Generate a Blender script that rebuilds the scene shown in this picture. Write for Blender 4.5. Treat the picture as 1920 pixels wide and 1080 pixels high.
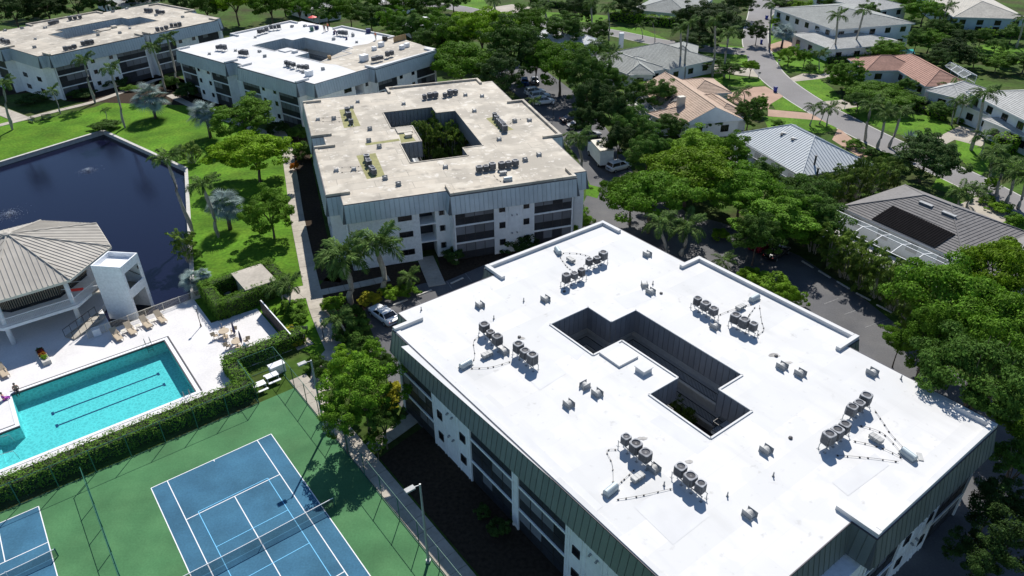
import bpy, bmesh, math, random
from mathutils import Vector, Matrix
from mathutils.geometry import tessellate_polygon
R = math.radians
PI = math.pi
for o in list(bpy.data.objects): bpy.data.objects.remove(o)
scene = bpy.context.scene
col = scene.collection
rnd = random.Random(7)

# ------------------------------------------------------------ camera
F, PITCH, ROLL, CH = 1353.98, 0.560012, -0.0121048, 48.3604   # px focal length on a 1920 wide frame, drone height in m
_c, _s = math.cos(PITCH), math.sin(PITCH)
FWD = Vector((0, _c, -_s)); _up = Vector((0, _s, _c)); _rt = Vector((1, 0, 0))
RT = _rt*math.cos(ROLL) + _up*math.sin(ROLL); UP = -_rt*math.sin(ROLL) + _up*math.cos(ROLL)
camd = bpy.data.cameras.new('camera'); cam = bpy.data.objects.new('camera', camd); col.objects.link(cam)
M = Matrix((RT, UP, -FWD)).transposed().to_4x4(); M.translation = (0, 0, CH); cam.matrix_world = M
camd.sensor_width = 36; camd.lens = F/1920*36; camd.clip_start = .5; camd.clip_end = 6000
scene.camera = cam

# ------------------------------------------------------------ light
SUN_EL, SUN_AZ = R(46.6), R(81.7)
sky_strength, sun_strength, exposure = 0.09, 4.8, 0.28
w = bpy.data.worlds.new('World'); scene.world = w; w.use_nodes = True
nt = w.node_tree; bg = nt.nodes['Background']
sk = nt.nodes.new('ShaderNodeTexSky'); sk.sky_type = 'NISHITA'; sk.sun_disc = False
sk.sun_elevation = SUN_EL; sk.sun_rotation = PI/2 - SUN_AZ; sk.air_density = 1.0; sk.dust_density = .1; sk.ozone_density = 5.0
nt.links.new(sk.outputs[0], bg.inputs[0]); bg.inputs[1].default_value = sky_strength
sd = bpy.data.lights.new('sun', 'SUN'); sd.energy = sun_strength; sd.angle = R(.5); sd.color = (1, .96, .9)
so = bpy.data.objects.new('sun', sd); col.objects.link(so)
sv = Vector((math.cos(SUN_EL)*math.cos(SUN_AZ), math.cos(SUN_EL)*math.sin(SUN_AZ), math.sin(SUN_EL)))
so.rotation_euler = (-sv).to_track_quat('-Z', 'Y').to_euler(); so.location = (0, 0, 90)
vs = scene.view_settings; vs.view_transform = 'Standard'; vs.look = 'None'; vs.gamma = 1; vs.exposure = exposure

# ------------------------------------------------------------ where things stand
def G(px, py, z=0.0):
    """the point of height z seen at a place of the photograph (1920 x 1080)"""
    d = FWD*F + RT*(px-960) - UP*(py-540)
    t = (z-CH)/d.z
    return Vector((d.x*t, d.y*t, z))
def mpp(p):                      # metres per photograph pixel at p
    return (Vector(p)-Vector((0, 0, CH))).dot(FWD)/F
KO = Vector((-31.9719, 44.6858, 0)); KY = 0.650197
def K(x, y, z=0.0):              # the tennis court's own axes: x along the baseline, y towards the net
    c, s = math.cos(KY), math.sin(KY)
    return Vector((KO.x + x*c + y*s, KO.y + x*s - y*c, z))

# ------------------------------------------------------------ materials
MATS = {}
def node(nt, t, **k):
    n = nt.nodes.new(t)
    for a, v in k.items(): setattr(n, a, v)
    return n
def mat(name, colr, rough=.7, var=0, scale=1.0, var2=0, scale2=.1, bump=0, bscale=8, metal=0, spec=.5, rand=0, tint=None, trans=0, bdist=.02):
    if name in MATS: return MATS[name]
    m = bpy.data.materials.new(name); m.use_nodes = True; nt = m.node_tree; L = nt.links
    b = nt.nodes['Principled BSDF']
    b.inputs['Roughness'].default_value = rough; b.inputs['Metallic'].default_value = metal
    b.inputs['Specular IOR Level'].default_value = spec
    c4 = (*colr, 1); b.inputs['Base Color'].default_value = c4
    src = None
    geo = node(nt, 'ShaderNodeNewGeometry')
    def mul(src, fac, lo, hi):
        mr = node(nt, 'ShaderNodeMapRange'); mr.inputs[1].default_value = .3; mr.inputs[2].default_value = .7
        mr.inputs[3].default_value = lo; mr.inputs[4].default_value = hi; L.new(fac, mr.inputs[0])
        mx = node(nt, 'ShaderNodeMix', data_type='RGBA', blend_type='MULTIPLY'); mx.inputs[0].default_value = 1
        if src is None: mx.inputs[6].default_value = c4
        else: L.new(src, mx.inputs[6])
        L.new(mr.outputs[0], mx.inputs[7]); return mx.outputs[2]
    if tint:
        nz = node(nt, 'ShaderNodeTexNoise'); nz.inputs['Scale'].default_value = scale2*1.7; nz.inputs['Detail'].default_value = 5
        L.new(geo.outputs['Position'], nz.inputs['Vector'])
        mr = node(nt, 'ShaderNodeMapRange'); mr.inputs[1].default_value = .42; mr.inputs[2].default_value = .66; L.new(nz.outputs[0], mr.inputs[0])
        mx = node(nt, 'ShaderNodeMix', data_type='RGBA'); mx.inputs[6].default_value = c4; mx.inputs[7].default_value = (*tint, 1)
        L.new(mr.outputs[0], mx.inputs[0]); src = mx.outputs[2]
    for v, sc in ((var, scale), (var2, scale2)):
        if v:
            nz = node(nt, 'ShaderNodeTexNoise'); nz.inputs['Scale'].default_value = sc; nz.inputs['Detail'].default_value = 6
            L.new(geo.outputs['Position'], nz.inputs['Vector']); src = mul(src, nz.outputs[0], 1-v, 1+v)
    if rand:
        oi = node(nt, 'ShaderNodeObjectInfo'); mr = node(nt, 'ShaderNodeMapRange')
        mr.inputs[1].default_value = 0; mr.inputs[2].default_value = 1; mr.inputs[3].default_value = .3; mr.inputs[4].default_value = .7
        L.new(oi.outputs['Random'], mr.inputs[0]); src = mul(src, mr.outputs[0], 1-rand, 1+rand)
    if src is not None: L.new(src, b.inputs['Base Color'])
    if bump:
        nz = node(nt, 'ShaderNodeTexNoise'); nz.inputs['Scale'].default_value = bscale; nz.inputs['Detail'].default_value = 4
        L.new(geo.outputs['Position'], nz.inputs['Vector'])
        bp = node(nt, 'ShaderNodeBump'); bp.inputs['Strength'].default_value = bump; bp.inputs['Distance'].default_value = bdist
        L.new(nz.outputs[0], bp.inputs['Height']); L.new(bp.outputs[0], b.inputs['Normal'])
    if trans:
        tr = node(nt, 'ShaderNodeBsdfTranslucent'); ms = node(nt, 'ShaderNodeMixShader'); ms.inputs[0].default_value = trans
        if src is not None: L.new(src, tr.inputs[0])
        else: tr.inputs[0].default_value = c4
        L.new(b.outputs[0], ms.inputs[1]); L.new(tr.outputs[0], ms.inputs[2]); L.new(ms.outputs[0], nt.nodes['Material Output'].inputs[0])
    MATS[name] = m
    return m
def leafmat(name, colr, rand=.24, trans=.22, rough=.7):
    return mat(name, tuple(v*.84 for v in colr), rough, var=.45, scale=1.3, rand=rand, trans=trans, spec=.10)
LAWN = mat('lawn', (.075, .175, .012), .9, var=.3, scale=2.2, var2=.32, scale2=.16, tint=(.100, .195, .015), bump=.6, bscale=9, bdist=.05, spec=.1)
ROUGH_LAWN = mat('garden_ground', (.052, .100, .016), .95, var=.3, scale=1.2, var2=.3, scale2=.09, tint=(.055, .06, .022), bump=.6, bscale=6, bdist=.05, spec=.1)
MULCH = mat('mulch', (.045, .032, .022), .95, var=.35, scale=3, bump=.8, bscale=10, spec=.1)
ASPHALT = mat('asphalt', (.105, .105, .110), .9, var=.12, scale=6, var2=.2, scale2=.15, tint=(.13, .128, .128), bump=.2, bscale=30, spec=.25)
ROADM = mat('road_asphalt', (.225, .215, .21), .9, var=.1, scale=4, var2=.12, scale2=.12, spec=.2)
CONC = mat('concrete', (.42, .38, .32), .9, var=.1, scale=3, var2=.16, scale2=.4, bump=.15, bscale=20, spec=.2)
DRIVE = mat('paver_drive', (.40, .36, .30), .9, var=.12, scale=5, var2=.14, scale2=.3, spec=.2)
DRIVEPINK = mat('paver_drive_pink', (.40, .27, .20), .9, var=.12, scale=5, var2=.14, scale2=.3, spec=.2)
KERBM = mat('kerb_concrete', (.52, .50, .46), .85, var=.12, scale=2, spec=.2)
DECKM = mat('pool_deck', (.68, .66, .645), .85, var=.06, scale=5, var2=.07, scale2=.35, spec=.2)
COURTG = mat('court_green', (.062, .172, .070), .85, var=.10, scale=6, var2=.2, scale2=.22, tint=(.076, .195, .080), spec=.2)
COURTB = mat('court_blue', (.042, .132, .212), .85, var=.12, scale=6, var2=.2, scale2=.3, tint=(.048, .148, .232), spec=.2)
LINEW = mat('line_white', (.8, .8, .8), .7)
LINEB = mat('line_light_blue', (.16, .52, .80), .7)
WHITE = mat('white_paint', (.78, .79, .80), .6, var=.05, scale=1.5)
WALLW = mat('wall_white', (.82, .83, .83), .85, var=.06, scale=2.0, var2=.08, scale2=.3, bump=.15, bscale=6)
BLOCKW = mat('block_white', (.84, .85, .85), .9, var=.1, scale=3.5, bump=.5, bscale=5)
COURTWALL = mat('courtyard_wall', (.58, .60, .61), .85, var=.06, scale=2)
METG = mat('metal_green_grey', (.20, .225, .215), .45, var=.06, scale=1.0, var2=.08, scale2=.2, metal=.25, rand=.05)
METSHADE = mat('metal_shade_blue', (.50, .55, .57), .45, var=.06, scale=1.0, var2=.08, scale2=.2, metal=.2, rand=.05)  # green-grey metal, with the blue of its shade put into the colour
METBACK = mat('metal_joint', (.10, .11, .115), .6)
METDARK = mat('metal_dark', (.22, .23, .25), .5, var=.06, scale=1, metal=.2, rand=.06)
TRIMD = mat('trim_dark', (.05, .045, .06), .6)
GLASS = mat('dark_glass', (.012, .014, .018), .12, spec=.6)
SCREEN = mat('lanai_screen', (.030, .033, .040), .5, var=.35, scale=.5, spec=.3)
PANEGREY = mat('pane_grey', (.16, .17, .19), .5, var=.1, scale=1, rand=.25)  # paler grey, on most upper panes of the lanai windows
BRONZE = mat('bronze_frame', (.03, .028, .028), .5)
GALV = mat('galvanised', (.30, .31, .315), .6, var=.2, scale=3, metal=.2, rand=.12)
GALVP = mat('pale_sheet_metal', (.40, .40, .385), .6, var=.2, scale=3, metal=0, rand=.1)
ACM = mat('ac_grey', (.07, .072, .08), .7, var=.25, scale=4, metal=0, spec=.2, rand=.25)
ACTOP = mat('ac_top', (.33, .335, .345), .7, var=.25, scale=4, metal=0, spec=.2, rand=.2)
BLACK = mat('black', (.012, .012, .013), .5)
DGREY = mat('dark_grey', (.05, .05, .055), .5)
CREAM = mat('cream_paint', (.60, .56, .47), .7, var=.06, scale=1)
TAN = mat('tan_sling', (.44, .355, .25), .7, var=.08, scale=5)
WOODP = mat('plywood', (.45, .30, .15), .8, var=.15, scale=3)
GREENP = mat('fence_green', (.02, .12, .085), .5)
POLEM = mat('pole_grey', (.34, .35, .35), .5, metal=.3, var=.08, scale=2)
TRUNK = mat('bark', (.13, .10, .075), .95, var=.3, scale=4, bump=.6, bscale=9)
PTRUNK = mat('palm_trunk', (.36, .33, .28), .9, var=.18, scale=2.5, bump=.4, bscale=7)
CSHAFT = mat('crownshaft', (.12, .24, .05), .5, var=.1, scale=2)
LF_MID = leafmat('leaf_mid', (.130, .265, .020))
LF_YEL = leafmat('leaf_yellow', (.205, .355, .016))
LF_LIME = leafmat('leaf_lime', (.190, .345, .022))
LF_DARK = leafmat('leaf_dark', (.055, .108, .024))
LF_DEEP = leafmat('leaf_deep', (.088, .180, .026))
LF_PALM = leafmat('leaf_palm', (.110, .190, .042), trans=.2)
LF_ARECA = leafmat('leaf_areca', (.145, .225, .036), trans=.25)
LF_SILV = leafmat('leaf_silver', (.24, .32, .30), trans=.1)
LF_GOLD = leafmat('leaf_gold', (.42, .40, .03), rand=.1)
LF_ORANGE = leafmat('leaf_orange', (.50, .20, .02))
LF_HEDGE = leafmat('leaf_hedge', (.130, .260, .026), rand=.1)
LF_RED = leafmat('leaf_red', (.30, .05, .03))
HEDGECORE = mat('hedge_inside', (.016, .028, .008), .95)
REDM = mat('red_cloth', (.75, .04, .03), .6)
ORANGE = mat('orange_shirt', (.85, .16, .05), .7)
NAVY = mat('navy', (.02, .03, .12), .6)
PURPLE = mat('purple_cloth', (.35, .05, .38), .7)
SKIN = mat('skin', (.45, .25, .17), .6)
HAIR = mat('hair_dark', (.03, .02, .015), .6)
BLUEBIN = mat('bin_blue', (.02, .05, .40), .5)
TYRE = mat('tyre', (.02, .02, .02), .8)
STONE = mat('planter_stone', (.50, .48, .44), .85, var=.1, scale=3)

def roof_mat(name, base, dirt, patch, old):
    m = bpy.data.materials.new(name); m.use_nodes = True; nt = m.node_tree; L = nt.links; b = nt.nodes['Principled BSDF']
    b.inputs['Roughness'].default_value = .75; b.inputs['Specular IOR Level'].default_value = .3
    tc = node(nt, 'ShaderNodeTexCoord')
    def noise(sc, det=6, stretch=None):
        n = node(nt, 'ShaderNodeTexNoise'); n.inputs['Scale'].default_value = sc; n.inputs['Detail'].default_value = det
        if stretch:
            mp = node(nt, 'ShaderNodeMapping'); mp.inputs['Scale'].default_value = stretch; L.new(tc.outputs['Object'], mp.inputs[0]); L.new(mp.outputs[0], n.inputs['Vector'])
        else: L.new(tc.outputs['Object'], n.inputs['Vector'])
        return n.outputs[0]
    def ramp(fac, lo, hi):
        mr = node(nt, 'ShaderNodeMapRange'); mr.inputs[1].default_value = lo; mr.inputs[2].default_value = hi; L.new(fac, mr.inputs[0]); return mr.outputs[0]
    def mix(a, c, f, amt):
        mu = node(nt, 'ShaderNodeMath', operation='MULTIPLY'); L.new(f, mu.inputs[0]); mu.inputs[1].default_value = amt
        mx = node(nt, 'ShaderNodeMix', data_type='RGBA'); L.new(mu.outputs[0], mx.inputs[0])
        if isinstance(a, tuple): mx.inputs[6].default_value = (*a, 1)
        else: L.new(a, mx.inputs[6])
        mx.inputs[7].default_value = (*c, 1); return mx.outputs[2]
    # welded sheets of membrane: faint rectangles that differ a little
    br = node(nt, 'ShaderNodeTexBrick'); br.inputs['Scale'].default_value = 1; br.inputs['Brick Width'].default_value = 9.5; br.inputs['Row Height'].default_value = 2.1
    br.inputs['Mortar Size'].default_value = .02 if not old else .05; br.inputs['Color1'].default_value = (*base, 1); br.inputs['Color2'].default_value = (*patch, 1)
    br.inputs['Mortar'].default_value = (*dirt, 1) if old else (*[v*.93 for v in base], 1)
    L.new(tc.outputs['Object'], br.inputs['Vector'])
    if old:
        c = mix(br.outputs['Color'], dirt, ramp(noise(.13, 7), .44, .60), .80)
        c = mix(c, dirt, ramp(noise(.8, 9, (1, .3, 1)), .48, .66), .55)
        c = mix(c, (.58, .525, .43), ramp(noise(.3, 5), .54, .64), .75)
        c = mix(c, (.62, .58, .51), ramp(noise(1.2, 4), .62, .66), .8)
        c = mix(c, (.20, .18, .15), ramp(noise(.55, 9), .60, .72), .6)
    else:
        c = mix(br.outputs['Color'], dirt, ramp(noise(.13, 6), .5, .68), .28)
        c = mix(c, dirt, ramp(noise(.7, 9, (1, .25, 1)), .52, .72), .30)
        c = mix(c, patch, ramp(noise(.35, 3), .55, .6), .6)
        c = mix(c, (.36, .35, .33), ramp(noise(1.6, 10), .64, .78), .5)
    L.new(c, b.inputs['Base Color'])
    n = node(nt, 'ShaderNodeTexNoise'); n.inputs['Scale'].default_value = 3; L.new(tc.outputs['Object'], n.inputs['Vector'])
    bp = node(nt, 'ShaderNodeBump'); bp.inputs['Strength'].default_value = .15; bp.inputs['Distance'].default_value = .02; L.new(n.outputs[0], bp.inputs['Height']); L.new(bp.outputs[0], b.inputs['Normal'])
    return m
ROOFW = roof_mat('roof_white_membrane', (.68, .67, .65), (.45, .45, .44), (.60, .60, .59), False)
ROOFT = roof_mat('roof_weathered', (.52, .46, .37), (.335, .30, .245), (.46, .415, .34), True)

def water_pond():
    m = bpy.data.materials.new('pond_water'); m.use_nodes = True; nt = m.node_tree; L = nt.links; b = nt.nodes['Principled BSDF']
    b.inputs['Base Color'].default_value = (.006, .007, .022, 1); b.inputs['Roughness'].default_value = .10; b.inputs['IOR'].default_value = 1.33
    b.inputs['Specular IOR Level'].default_value = .40
    ge = node(nt, 'ShaderNodeNewGeometry')
    n = node(nt, 'ShaderNodeTexNoise'); n.inputs['Scale'].default_value = 2.6; n.inputs['Detail'].default_value = 5; L.new(ge.outputs['Position'], n.inputs['Vector'])
    bp = node(nt, 'ShaderNodeBump'); bp.inputs['Strength'].default_value = .35; bp.inputs['Distance'].default_value = .05
    L.new(n.outputs[0], bp.inputs['Height']); L.new(bp.outputs[0], b.inputs['Normal'])
    return m
def water_pool():
    m = bpy.data.materials.new('pool_water'); m.use_nodes = True; nt = m.node_tree; L = nt.links; out = nt.nodes['Material Output']
    ge = node(nt, 'ShaderNodeNewGeometry')
    n = node(nt, 'ShaderNodeTexNoise'); n.inputs['Scale'].default_value = 2.2; n.inputs['Detail'].default_value = 4; L.new(ge.outputs['Position'], n.inputs['Vector'])
    bp = node(nt, 'ShaderNodeBump'); bp.inputs['Strength'].default_value = .3; bp.inputs['Distance'].default_value = .04; L.new(n.outputs[0], bp.inputs['Height'])
    tr = node(nt, 'ShaderNodeBsdfTransparent'); tr.inputs[0].default_value = (.44, .90, .92, 1)
    gl = node(nt, 'ShaderNodeBsdfGlossy'); gl.inputs['Roughness'].default_value = .03; L.new(bp.outputs[0], gl.inputs['Normal'])
    fr = node(nt, 'ShaderNodeFresnel'); fr.inputs[0].default_value = 1.33; L.new(bp.outputs[0], fr.inputs[1])
    ms = node(nt, 'ShaderNodeMixShader'); L.new(fr.outputs[0], ms.inputs[0]); L.new(tr.outputs[0], ms.inputs[1]); L.new(gl.outputs[0], ms.inputs[2])
    L.new(ms.outputs[0], out.inputs[0]); return m
def pool_floor():
    m = bpy.data.materials.new('pool_plaster_caustics'); m.use_nodes = True; nt = m.node_tree; L = nt.links; b = nt.nodes['Principled BSDF']
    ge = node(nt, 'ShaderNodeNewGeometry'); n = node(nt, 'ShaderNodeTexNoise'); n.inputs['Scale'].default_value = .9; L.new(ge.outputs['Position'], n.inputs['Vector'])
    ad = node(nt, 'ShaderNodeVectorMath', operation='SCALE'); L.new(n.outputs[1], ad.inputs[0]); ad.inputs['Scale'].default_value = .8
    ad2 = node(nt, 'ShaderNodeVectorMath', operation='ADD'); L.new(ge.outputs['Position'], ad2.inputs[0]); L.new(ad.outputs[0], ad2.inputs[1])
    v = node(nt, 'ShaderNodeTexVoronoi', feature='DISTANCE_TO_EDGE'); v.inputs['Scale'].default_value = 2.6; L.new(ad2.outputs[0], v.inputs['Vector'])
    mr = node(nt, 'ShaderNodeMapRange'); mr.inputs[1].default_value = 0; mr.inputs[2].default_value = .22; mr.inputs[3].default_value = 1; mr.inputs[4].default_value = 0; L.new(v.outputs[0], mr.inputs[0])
    mx = node(nt, 'ShaderNodeMix', data_type='RGBA'); mx.inputs[6].default_value = (.33, .54, .55, 1); mx.inputs[7].default_value = (.46, .70, .70, 1); L.new(mr.outputs[0], mx.inputs[0])  # caustic light net painted into the plaster colour
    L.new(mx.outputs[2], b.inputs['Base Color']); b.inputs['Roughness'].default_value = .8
    return m
def mesh_alpha(name, colr, a):
    m = bpy.data.materials.new(name); m.use_nodes = True; nt = m.node_tree; L = nt.links; b = nt.nodes['Principled BSDF']
    b.inputs['Base Color'].default_value = (*colr, 1); b.inputs['Roughness'].default_value = .6
    tr = node(nt, 'ShaderNodeBsdfTransparent'); ms = node(nt, 'ShaderNodeMixShader'); ms.inputs[0].default_value = a
    L.new(tr.outputs[0], ms.inputs[1]); L.new(b.outputs[0], ms.inputs[2]); L.new(ms.outputs[0], nt.nodes['Material Output'].inputs[0])
    return m
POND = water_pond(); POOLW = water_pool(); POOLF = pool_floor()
CHAIN = mesh_alpha('chain_link', (.03, .16, .12), .07)
NETM = mesh_alpha('court_net', (.03, .03, .035), .45)
CAGE = mesh_alpha('insect_screen', (.20, .24, .25), .30)

# ------------------------------------------------------------ mesh helpers
class MB:
    def __init__(s): s.v = []; s.f = []; s.mi = []; s.cur = 0
    def add(s, vs, fs):
        n = len(s.v); s.v += [tuple(v) for v in vs]; s.f += [tuple(i+n for i in f) for f in fs]; s.mi += [s.cur]*len(fs); return s
    def box(s, cx, cy, cz, sx, sy, sz, rz=0, M=None):
        x, y, z = sx/2, sy/2, sz/2
        vs = [Vector((a*x, b*y, c*z)) for c in (-1, 1) for a, b in ((-1, -1), (1, -1), (1, 1), (-1, 1))]
        if rz: m = Matrix.Rotation(rz, 3, 'Z'); vs = [m @ v for v in vs]
        vs = [v + Vector((cx, cy, cz)) for v in vs]
        if M is not None: vs = [M @ v for v in vs]
        return s.add(vs, [(3, 2, 1, 0), (4, 5, 6, 7), (0, 1, 5, 4), (1, 2, 6, 5), (2, 3, 7, 6), (3, 0, 4, 7)])
    def b2(s, x0, x1, y0, y1, z0, z1): return s.box((x0+x1)/2, (y0+y1)/2, (z0+z1)/2, abs(x1-x0), abs(y1-y0), abs(z1-z0))
    def bar(s, p, q, wdt, h=None):
        p, q = Vector(p), Vector(q); d = q-p; L = d.length
        if L < 1e-6: return s
        x = d/L; up = Vector((0, 0, 1)) if abs(x.z) < .95 else Vector((0, 1, 0)); y = up.cross(x).normalized(); z = x.cross(y)
        m = Matrix((x, y, z)).transposed().to_4x4(); m.translation = (p+q)/2
        return s.box(0, 0, 0, L, wdt, h or wdt, M=m)
    def tube(s, pts, rad, n=8, cap=True):
        pts = [Vector(p) for p in pts]; rings = []
        rr = rad if isinstance(rad, (list, tuple)) else [rad]*len(pts)
        vs = []
        for i, p in enumerate(pts):
            d = (pts[min(i+1, len(pts)-1)]-pts[max(i-1, 0)]).normalized()
            a = Vector((0, 0, 1)) if abs(d.z) < .9 else Vector((1, 0, 0)); u = d.cross(a).normalized(); v = d.cross(u)
            for k in range(n): t = 2*PI*k/n; vs.append(p + (u*math.cos(t)+v*math.sin(t))*rr[i])
        fs = [(i*n+k, i*n+(k+1) % n, (i+1)*n+(k+1) % n, (i+1)*n+k) for i in range(len(pts)-1) for k in range(n)]
        if cap: fs += [tuple(range(n))[::-1], tuple((len(pts)-1)*n+k for k in range(n))]
        return s.add(vs, fs)
    def prism(s, poly, z0, z1):
        n = len(poly); vs = [(p[0], p[1], z0) for p in poly] + [(p[0], p[1], z1) for p in poly]
        return s.add(vs, [tuple(range(n))[::-1], tuple(range(n, 2*n))] + [(i, (i+1) % n, n+(i+1) % n, n+i) for i in range(n)])
    def sheet(s, outer, holes=(), z=0.0):
        loops = [[Vector((p[0], p[1], 0)) for p in lp] for lp in (outer, *holes)]
        vs = [v for lp in loops for v in lp]; tr = tessellate_polygon(loops)
        fs = []
        for a, b, c in tr:
            nz = (vs[b]-vs[a]).cross(vs[c]-vs[a]).z
            if abs(nz) < 1e-9: continue
            fs.append((a, b, c) if nz > 0 else (a, c, b))
        return s.add([(v.x, v.y, z) for v in vs], fs)
    def mesh(s, name, mats, smooth=False):
        me = bpy.data.meshes.new(name); me.from_pydata(s.v, [], s.f)
        for m in (mats if isinstance(mats, (list, tuple)) else [mats]): me.materials.append(m)
        if any(s.mi): me.polygons.foreach_set('material_index', s.mi)
        if smooth: me.polygons.foreach_set('use_smooth', [True]*len(s.f))
        me.update(); return me
    def build(s, name, mats, parent=None, smooth=False, loc=None): return put(name, s.mesh(name, mats, smooth), parent, loc)
def put(name, me, parent=None, loc=None, rz=0, M=None, sc=None, matl=None):
    o = bpy.data.objects.new(name, me); col.objects.link(o)
    if parent is not None: o.parent = parent
    if M is not None: o.matrix_basis = M
    else:
        if loc is not None: o.location = loc
        if rz: o.rotation_euler = (0, 0, rz)
        if sc is not None: o.scale = sc if isinstance(sc, (tuple, list)) else (sc, sc, sc)
    if matl is not None: o.material_slots[0].link = 'OBJECT'; o.material_slots[0].material = matl
    return o
LABELS = {}
def tag(o, label, cat, group=None):
    o['label'] = label; o['category'] = cat
    if group: o['group'] = group
    LABELS.setdefault(label, []).append(o.name)
    return o
def T(name, label, cat, loc=(0, 0, 0), rz=0, group=None, sc=None):
    return tag(put(name, None, None, loc, rz, sc=sc), label, cat, group)
def struct(o, kind='structure'): o['kind'] = kind; return o
def copy_tree(o, parent=None):
    c = o.copy(); col.objects.link(c); c.parent = parent
    for ch in o.children: copy_tree(ch, c)
    return c
def offset_poly(poly, d):        # moves every edge of a counter-clockwise outline outwards by d
    n = len(poly); res = []
    for i in range(n):
        a, b, c = Vector(poly[i-1]), Vector(poly[i]), Vector(poly[(i+1) % n])
        e1 = (b-a).normalized(); e2 = (c-b).normalized(); n1 = Vector((e1.y, -e1.x)); n2 = Vector((e2.y, -e2.x))
        cr = e1.x*e2.y-e1.y*e2.x
        if abs(cr) < 1e-6: res.append(b+n1*d); continue
        q1 = b+n1*d; q2 = b+n2*d; t = ((q2-q1).x*e2.y-(q2-q1).y*e2.x)/cr; res.append(q1+e1*t)
    return res
def strip_poly(pts, wdt):
    pts = [Vector(p[:2]) for p in pts]; l, r = [], []
    for i, p in enumerate(pts):
        d = (pts[min(i+1, len(pts)-1)]-pts[max(i-1, 0)]).normalized(); nn = Vector((-d.y, d.x))
        ww = wdt[i] if isinstance(wdt, (list, tuple)) else wdt
        l.append(p+nn*ww/2); r.append(p-nn*ww/2)
    return r + l[::-1]
def smooth_line(pts, k=6):       # Catmull-Rom through the points
    pts = [Vector(p) for p in pts]; out = []
    for i in range(len(pts)-1):
        p0, p1, p2, p3 = pts[max(i-1, 0)], pts[i], pts[i+1], pts[min(i+2, len(pts)-1)]
        for j in range(k):
            t = j/k; out.append(.5*((2*p1)+(p2-p0)*t+(2*p0-5*p1+4*p2-p3)*t*t+(3*p1-p0-3*p2+p3)*t**3))
    return out+[pts[-1]]
def GP(pts, z=0): return [G(x, y, z) for x, y in pts]

# ============================================================ THE GROUND
pond_px = [G(-420, 432), G(0, 304), G(193, 245), G(349, 316)]
pond_poly = [p for p in pond_px] + [K(12.6, -29.1), K(3.0, -28.4), K(3.0, -34), K(4.6, -36.5), K(4.6, -45), K(.6, -49), K(-7, -49), K(-11, -45), K(-75, -45)]
pool_poly = [K(-7.95, -22.3), K(7.3, -22.3), K(7.3, -10.75), K(-11.8, -10.75), K(-11.8, -16.35), K(-7.95, -16.35)]
deck_poly = [K(12.6, -29.1), K(3.0, -28.4), K(3.0, -34), K(4.6, -36.5), K(4.6, -45), K(.6, -49), K(-7, -49), K(-11, -45), K(-40, -45), K(-40, -9.0), K(11.7, -9.0), K(11.7, -11.4), K(18, -11.4), K(18, -22), K(12.6, -22.4)]
big = [(-2500, -300), (2500, -300), (2500, 3500), (-2500, 3500)]
struct(MB().sheet(big, [pond_poly, pool_poly], 0).build('ground', ROUGH_LAWN))
lawn_poly = GP([(-420, 250), (0, 213), (60, 230), (180, 200), (250, 172), (330, 190), (420, 226), (520, 262), (548, 330), (566, 440), (592, 545), (640, 640), (665, 690), (560, 655), (484, 590), (470, 600), (392, 600), (362, 560)]) + [K(12.6, -29.1)] + [p.copy() for p in pond_px[::-1]]
struct(MB().sheet(lawn_poly, (), .006).build('pond_lawn', LAWN))
struct(MB().sheet(pond_poly, (), -.75).build('pond_water', POND))
# the pond's sea wall and its concrete cap
edge = [pond_px[0], pond_px[1], pond_px[2], pond_px[3], K(12.6, -29.1), K(16.5, -29.1)]
seawall = struct(put('pond_sea_wall', None))
for a, b in zip(edge, edge[1:]):
    MB().bar((a.x, a.y, -.57), (b.x, b.y, -.57), .22, 1.1).build('wall_face', KERBM, seawall)
    MB().bar((a.x, a.y, .05), (b.x, b.y, .05), .55, .14).build('coping', KERBM, seawall)
# pool deck and pool
struct(MB().sheet(deck_poly, [pool_poly], .03).build('pool_deck', DECKM))
dk = MB()
for a, b in zip(deck_poly[:8], deck_poly[1:9]): dk.bar((a.x, a.y, -.5), (b.x, b.y, -.5), .2, 1.04)
struct(dk.build('deck_retaining_wall', WALLW))
pool = T('swimming_pool', 'rectangular turquoise lap pool in the pale deck', 'pool', K(0, -16, 0), KY)
pl = MB(); pz = -1.55
pl.sheet(pool_poly, (), pz)
for i in range(6):
    a, b = pool_poly[i], pool_poly[(i+1) % 6]
    pl.add([(a.x, a.y, .03), (b.x, b.y, .03), (b.x, b.y, pz), (a.x, a.y, pz)], [(0, 1, 2, 3)])
inv = pool.matrix_basis.inverted() if False else (Matrix.Translation(K(0, -16, 0)) @ Matrix.Rotation(KY, 4, 'Z')).inverted()
def local_mesh(mb, m): mb.v = [tuple(m @ Vector(v)) for v in mb.v]; return mb
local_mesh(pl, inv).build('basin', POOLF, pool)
local_mesh(MB().sheet(pool_poly, (), -.14), inv).build('water', POOLW, pool)
cp = MB(); op = offset_poly([p.to_2d() for p in pool_poly], .0) if False else None
def kbox(mb, x0, x1, y0, y1, z0, z1):                               # box given in court axes
    pts = [K(x0, y0), K(x1, y0), K(x1, y1), K(x0, y1)]
    return mb.prism([(p.x, p.y) for p in pts[::-1]], z0, z1)
for q in ((-8.3, 7.65, -22.65, -22.3), (7.3, 7.65, -22.3, -10.75), (-12, 7.65, -10.75, -10.4), (-8.3, -7.95, -22.3, -16.35), (-12, -8.3, -16.7, -16.35)): kbox(cp, *q, .0, .075)
local_mesh(cp, inv).build('coping', WHITE, pool)
tl = MB()
for q in ((-7.95, 7.3, -22.3, -22.17), (7.17, 7.3, -22.17, -10.75), (-11.8, -7.95, -16.35, -16.22)): kbox(tl, *q, -.13, .07)
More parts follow.
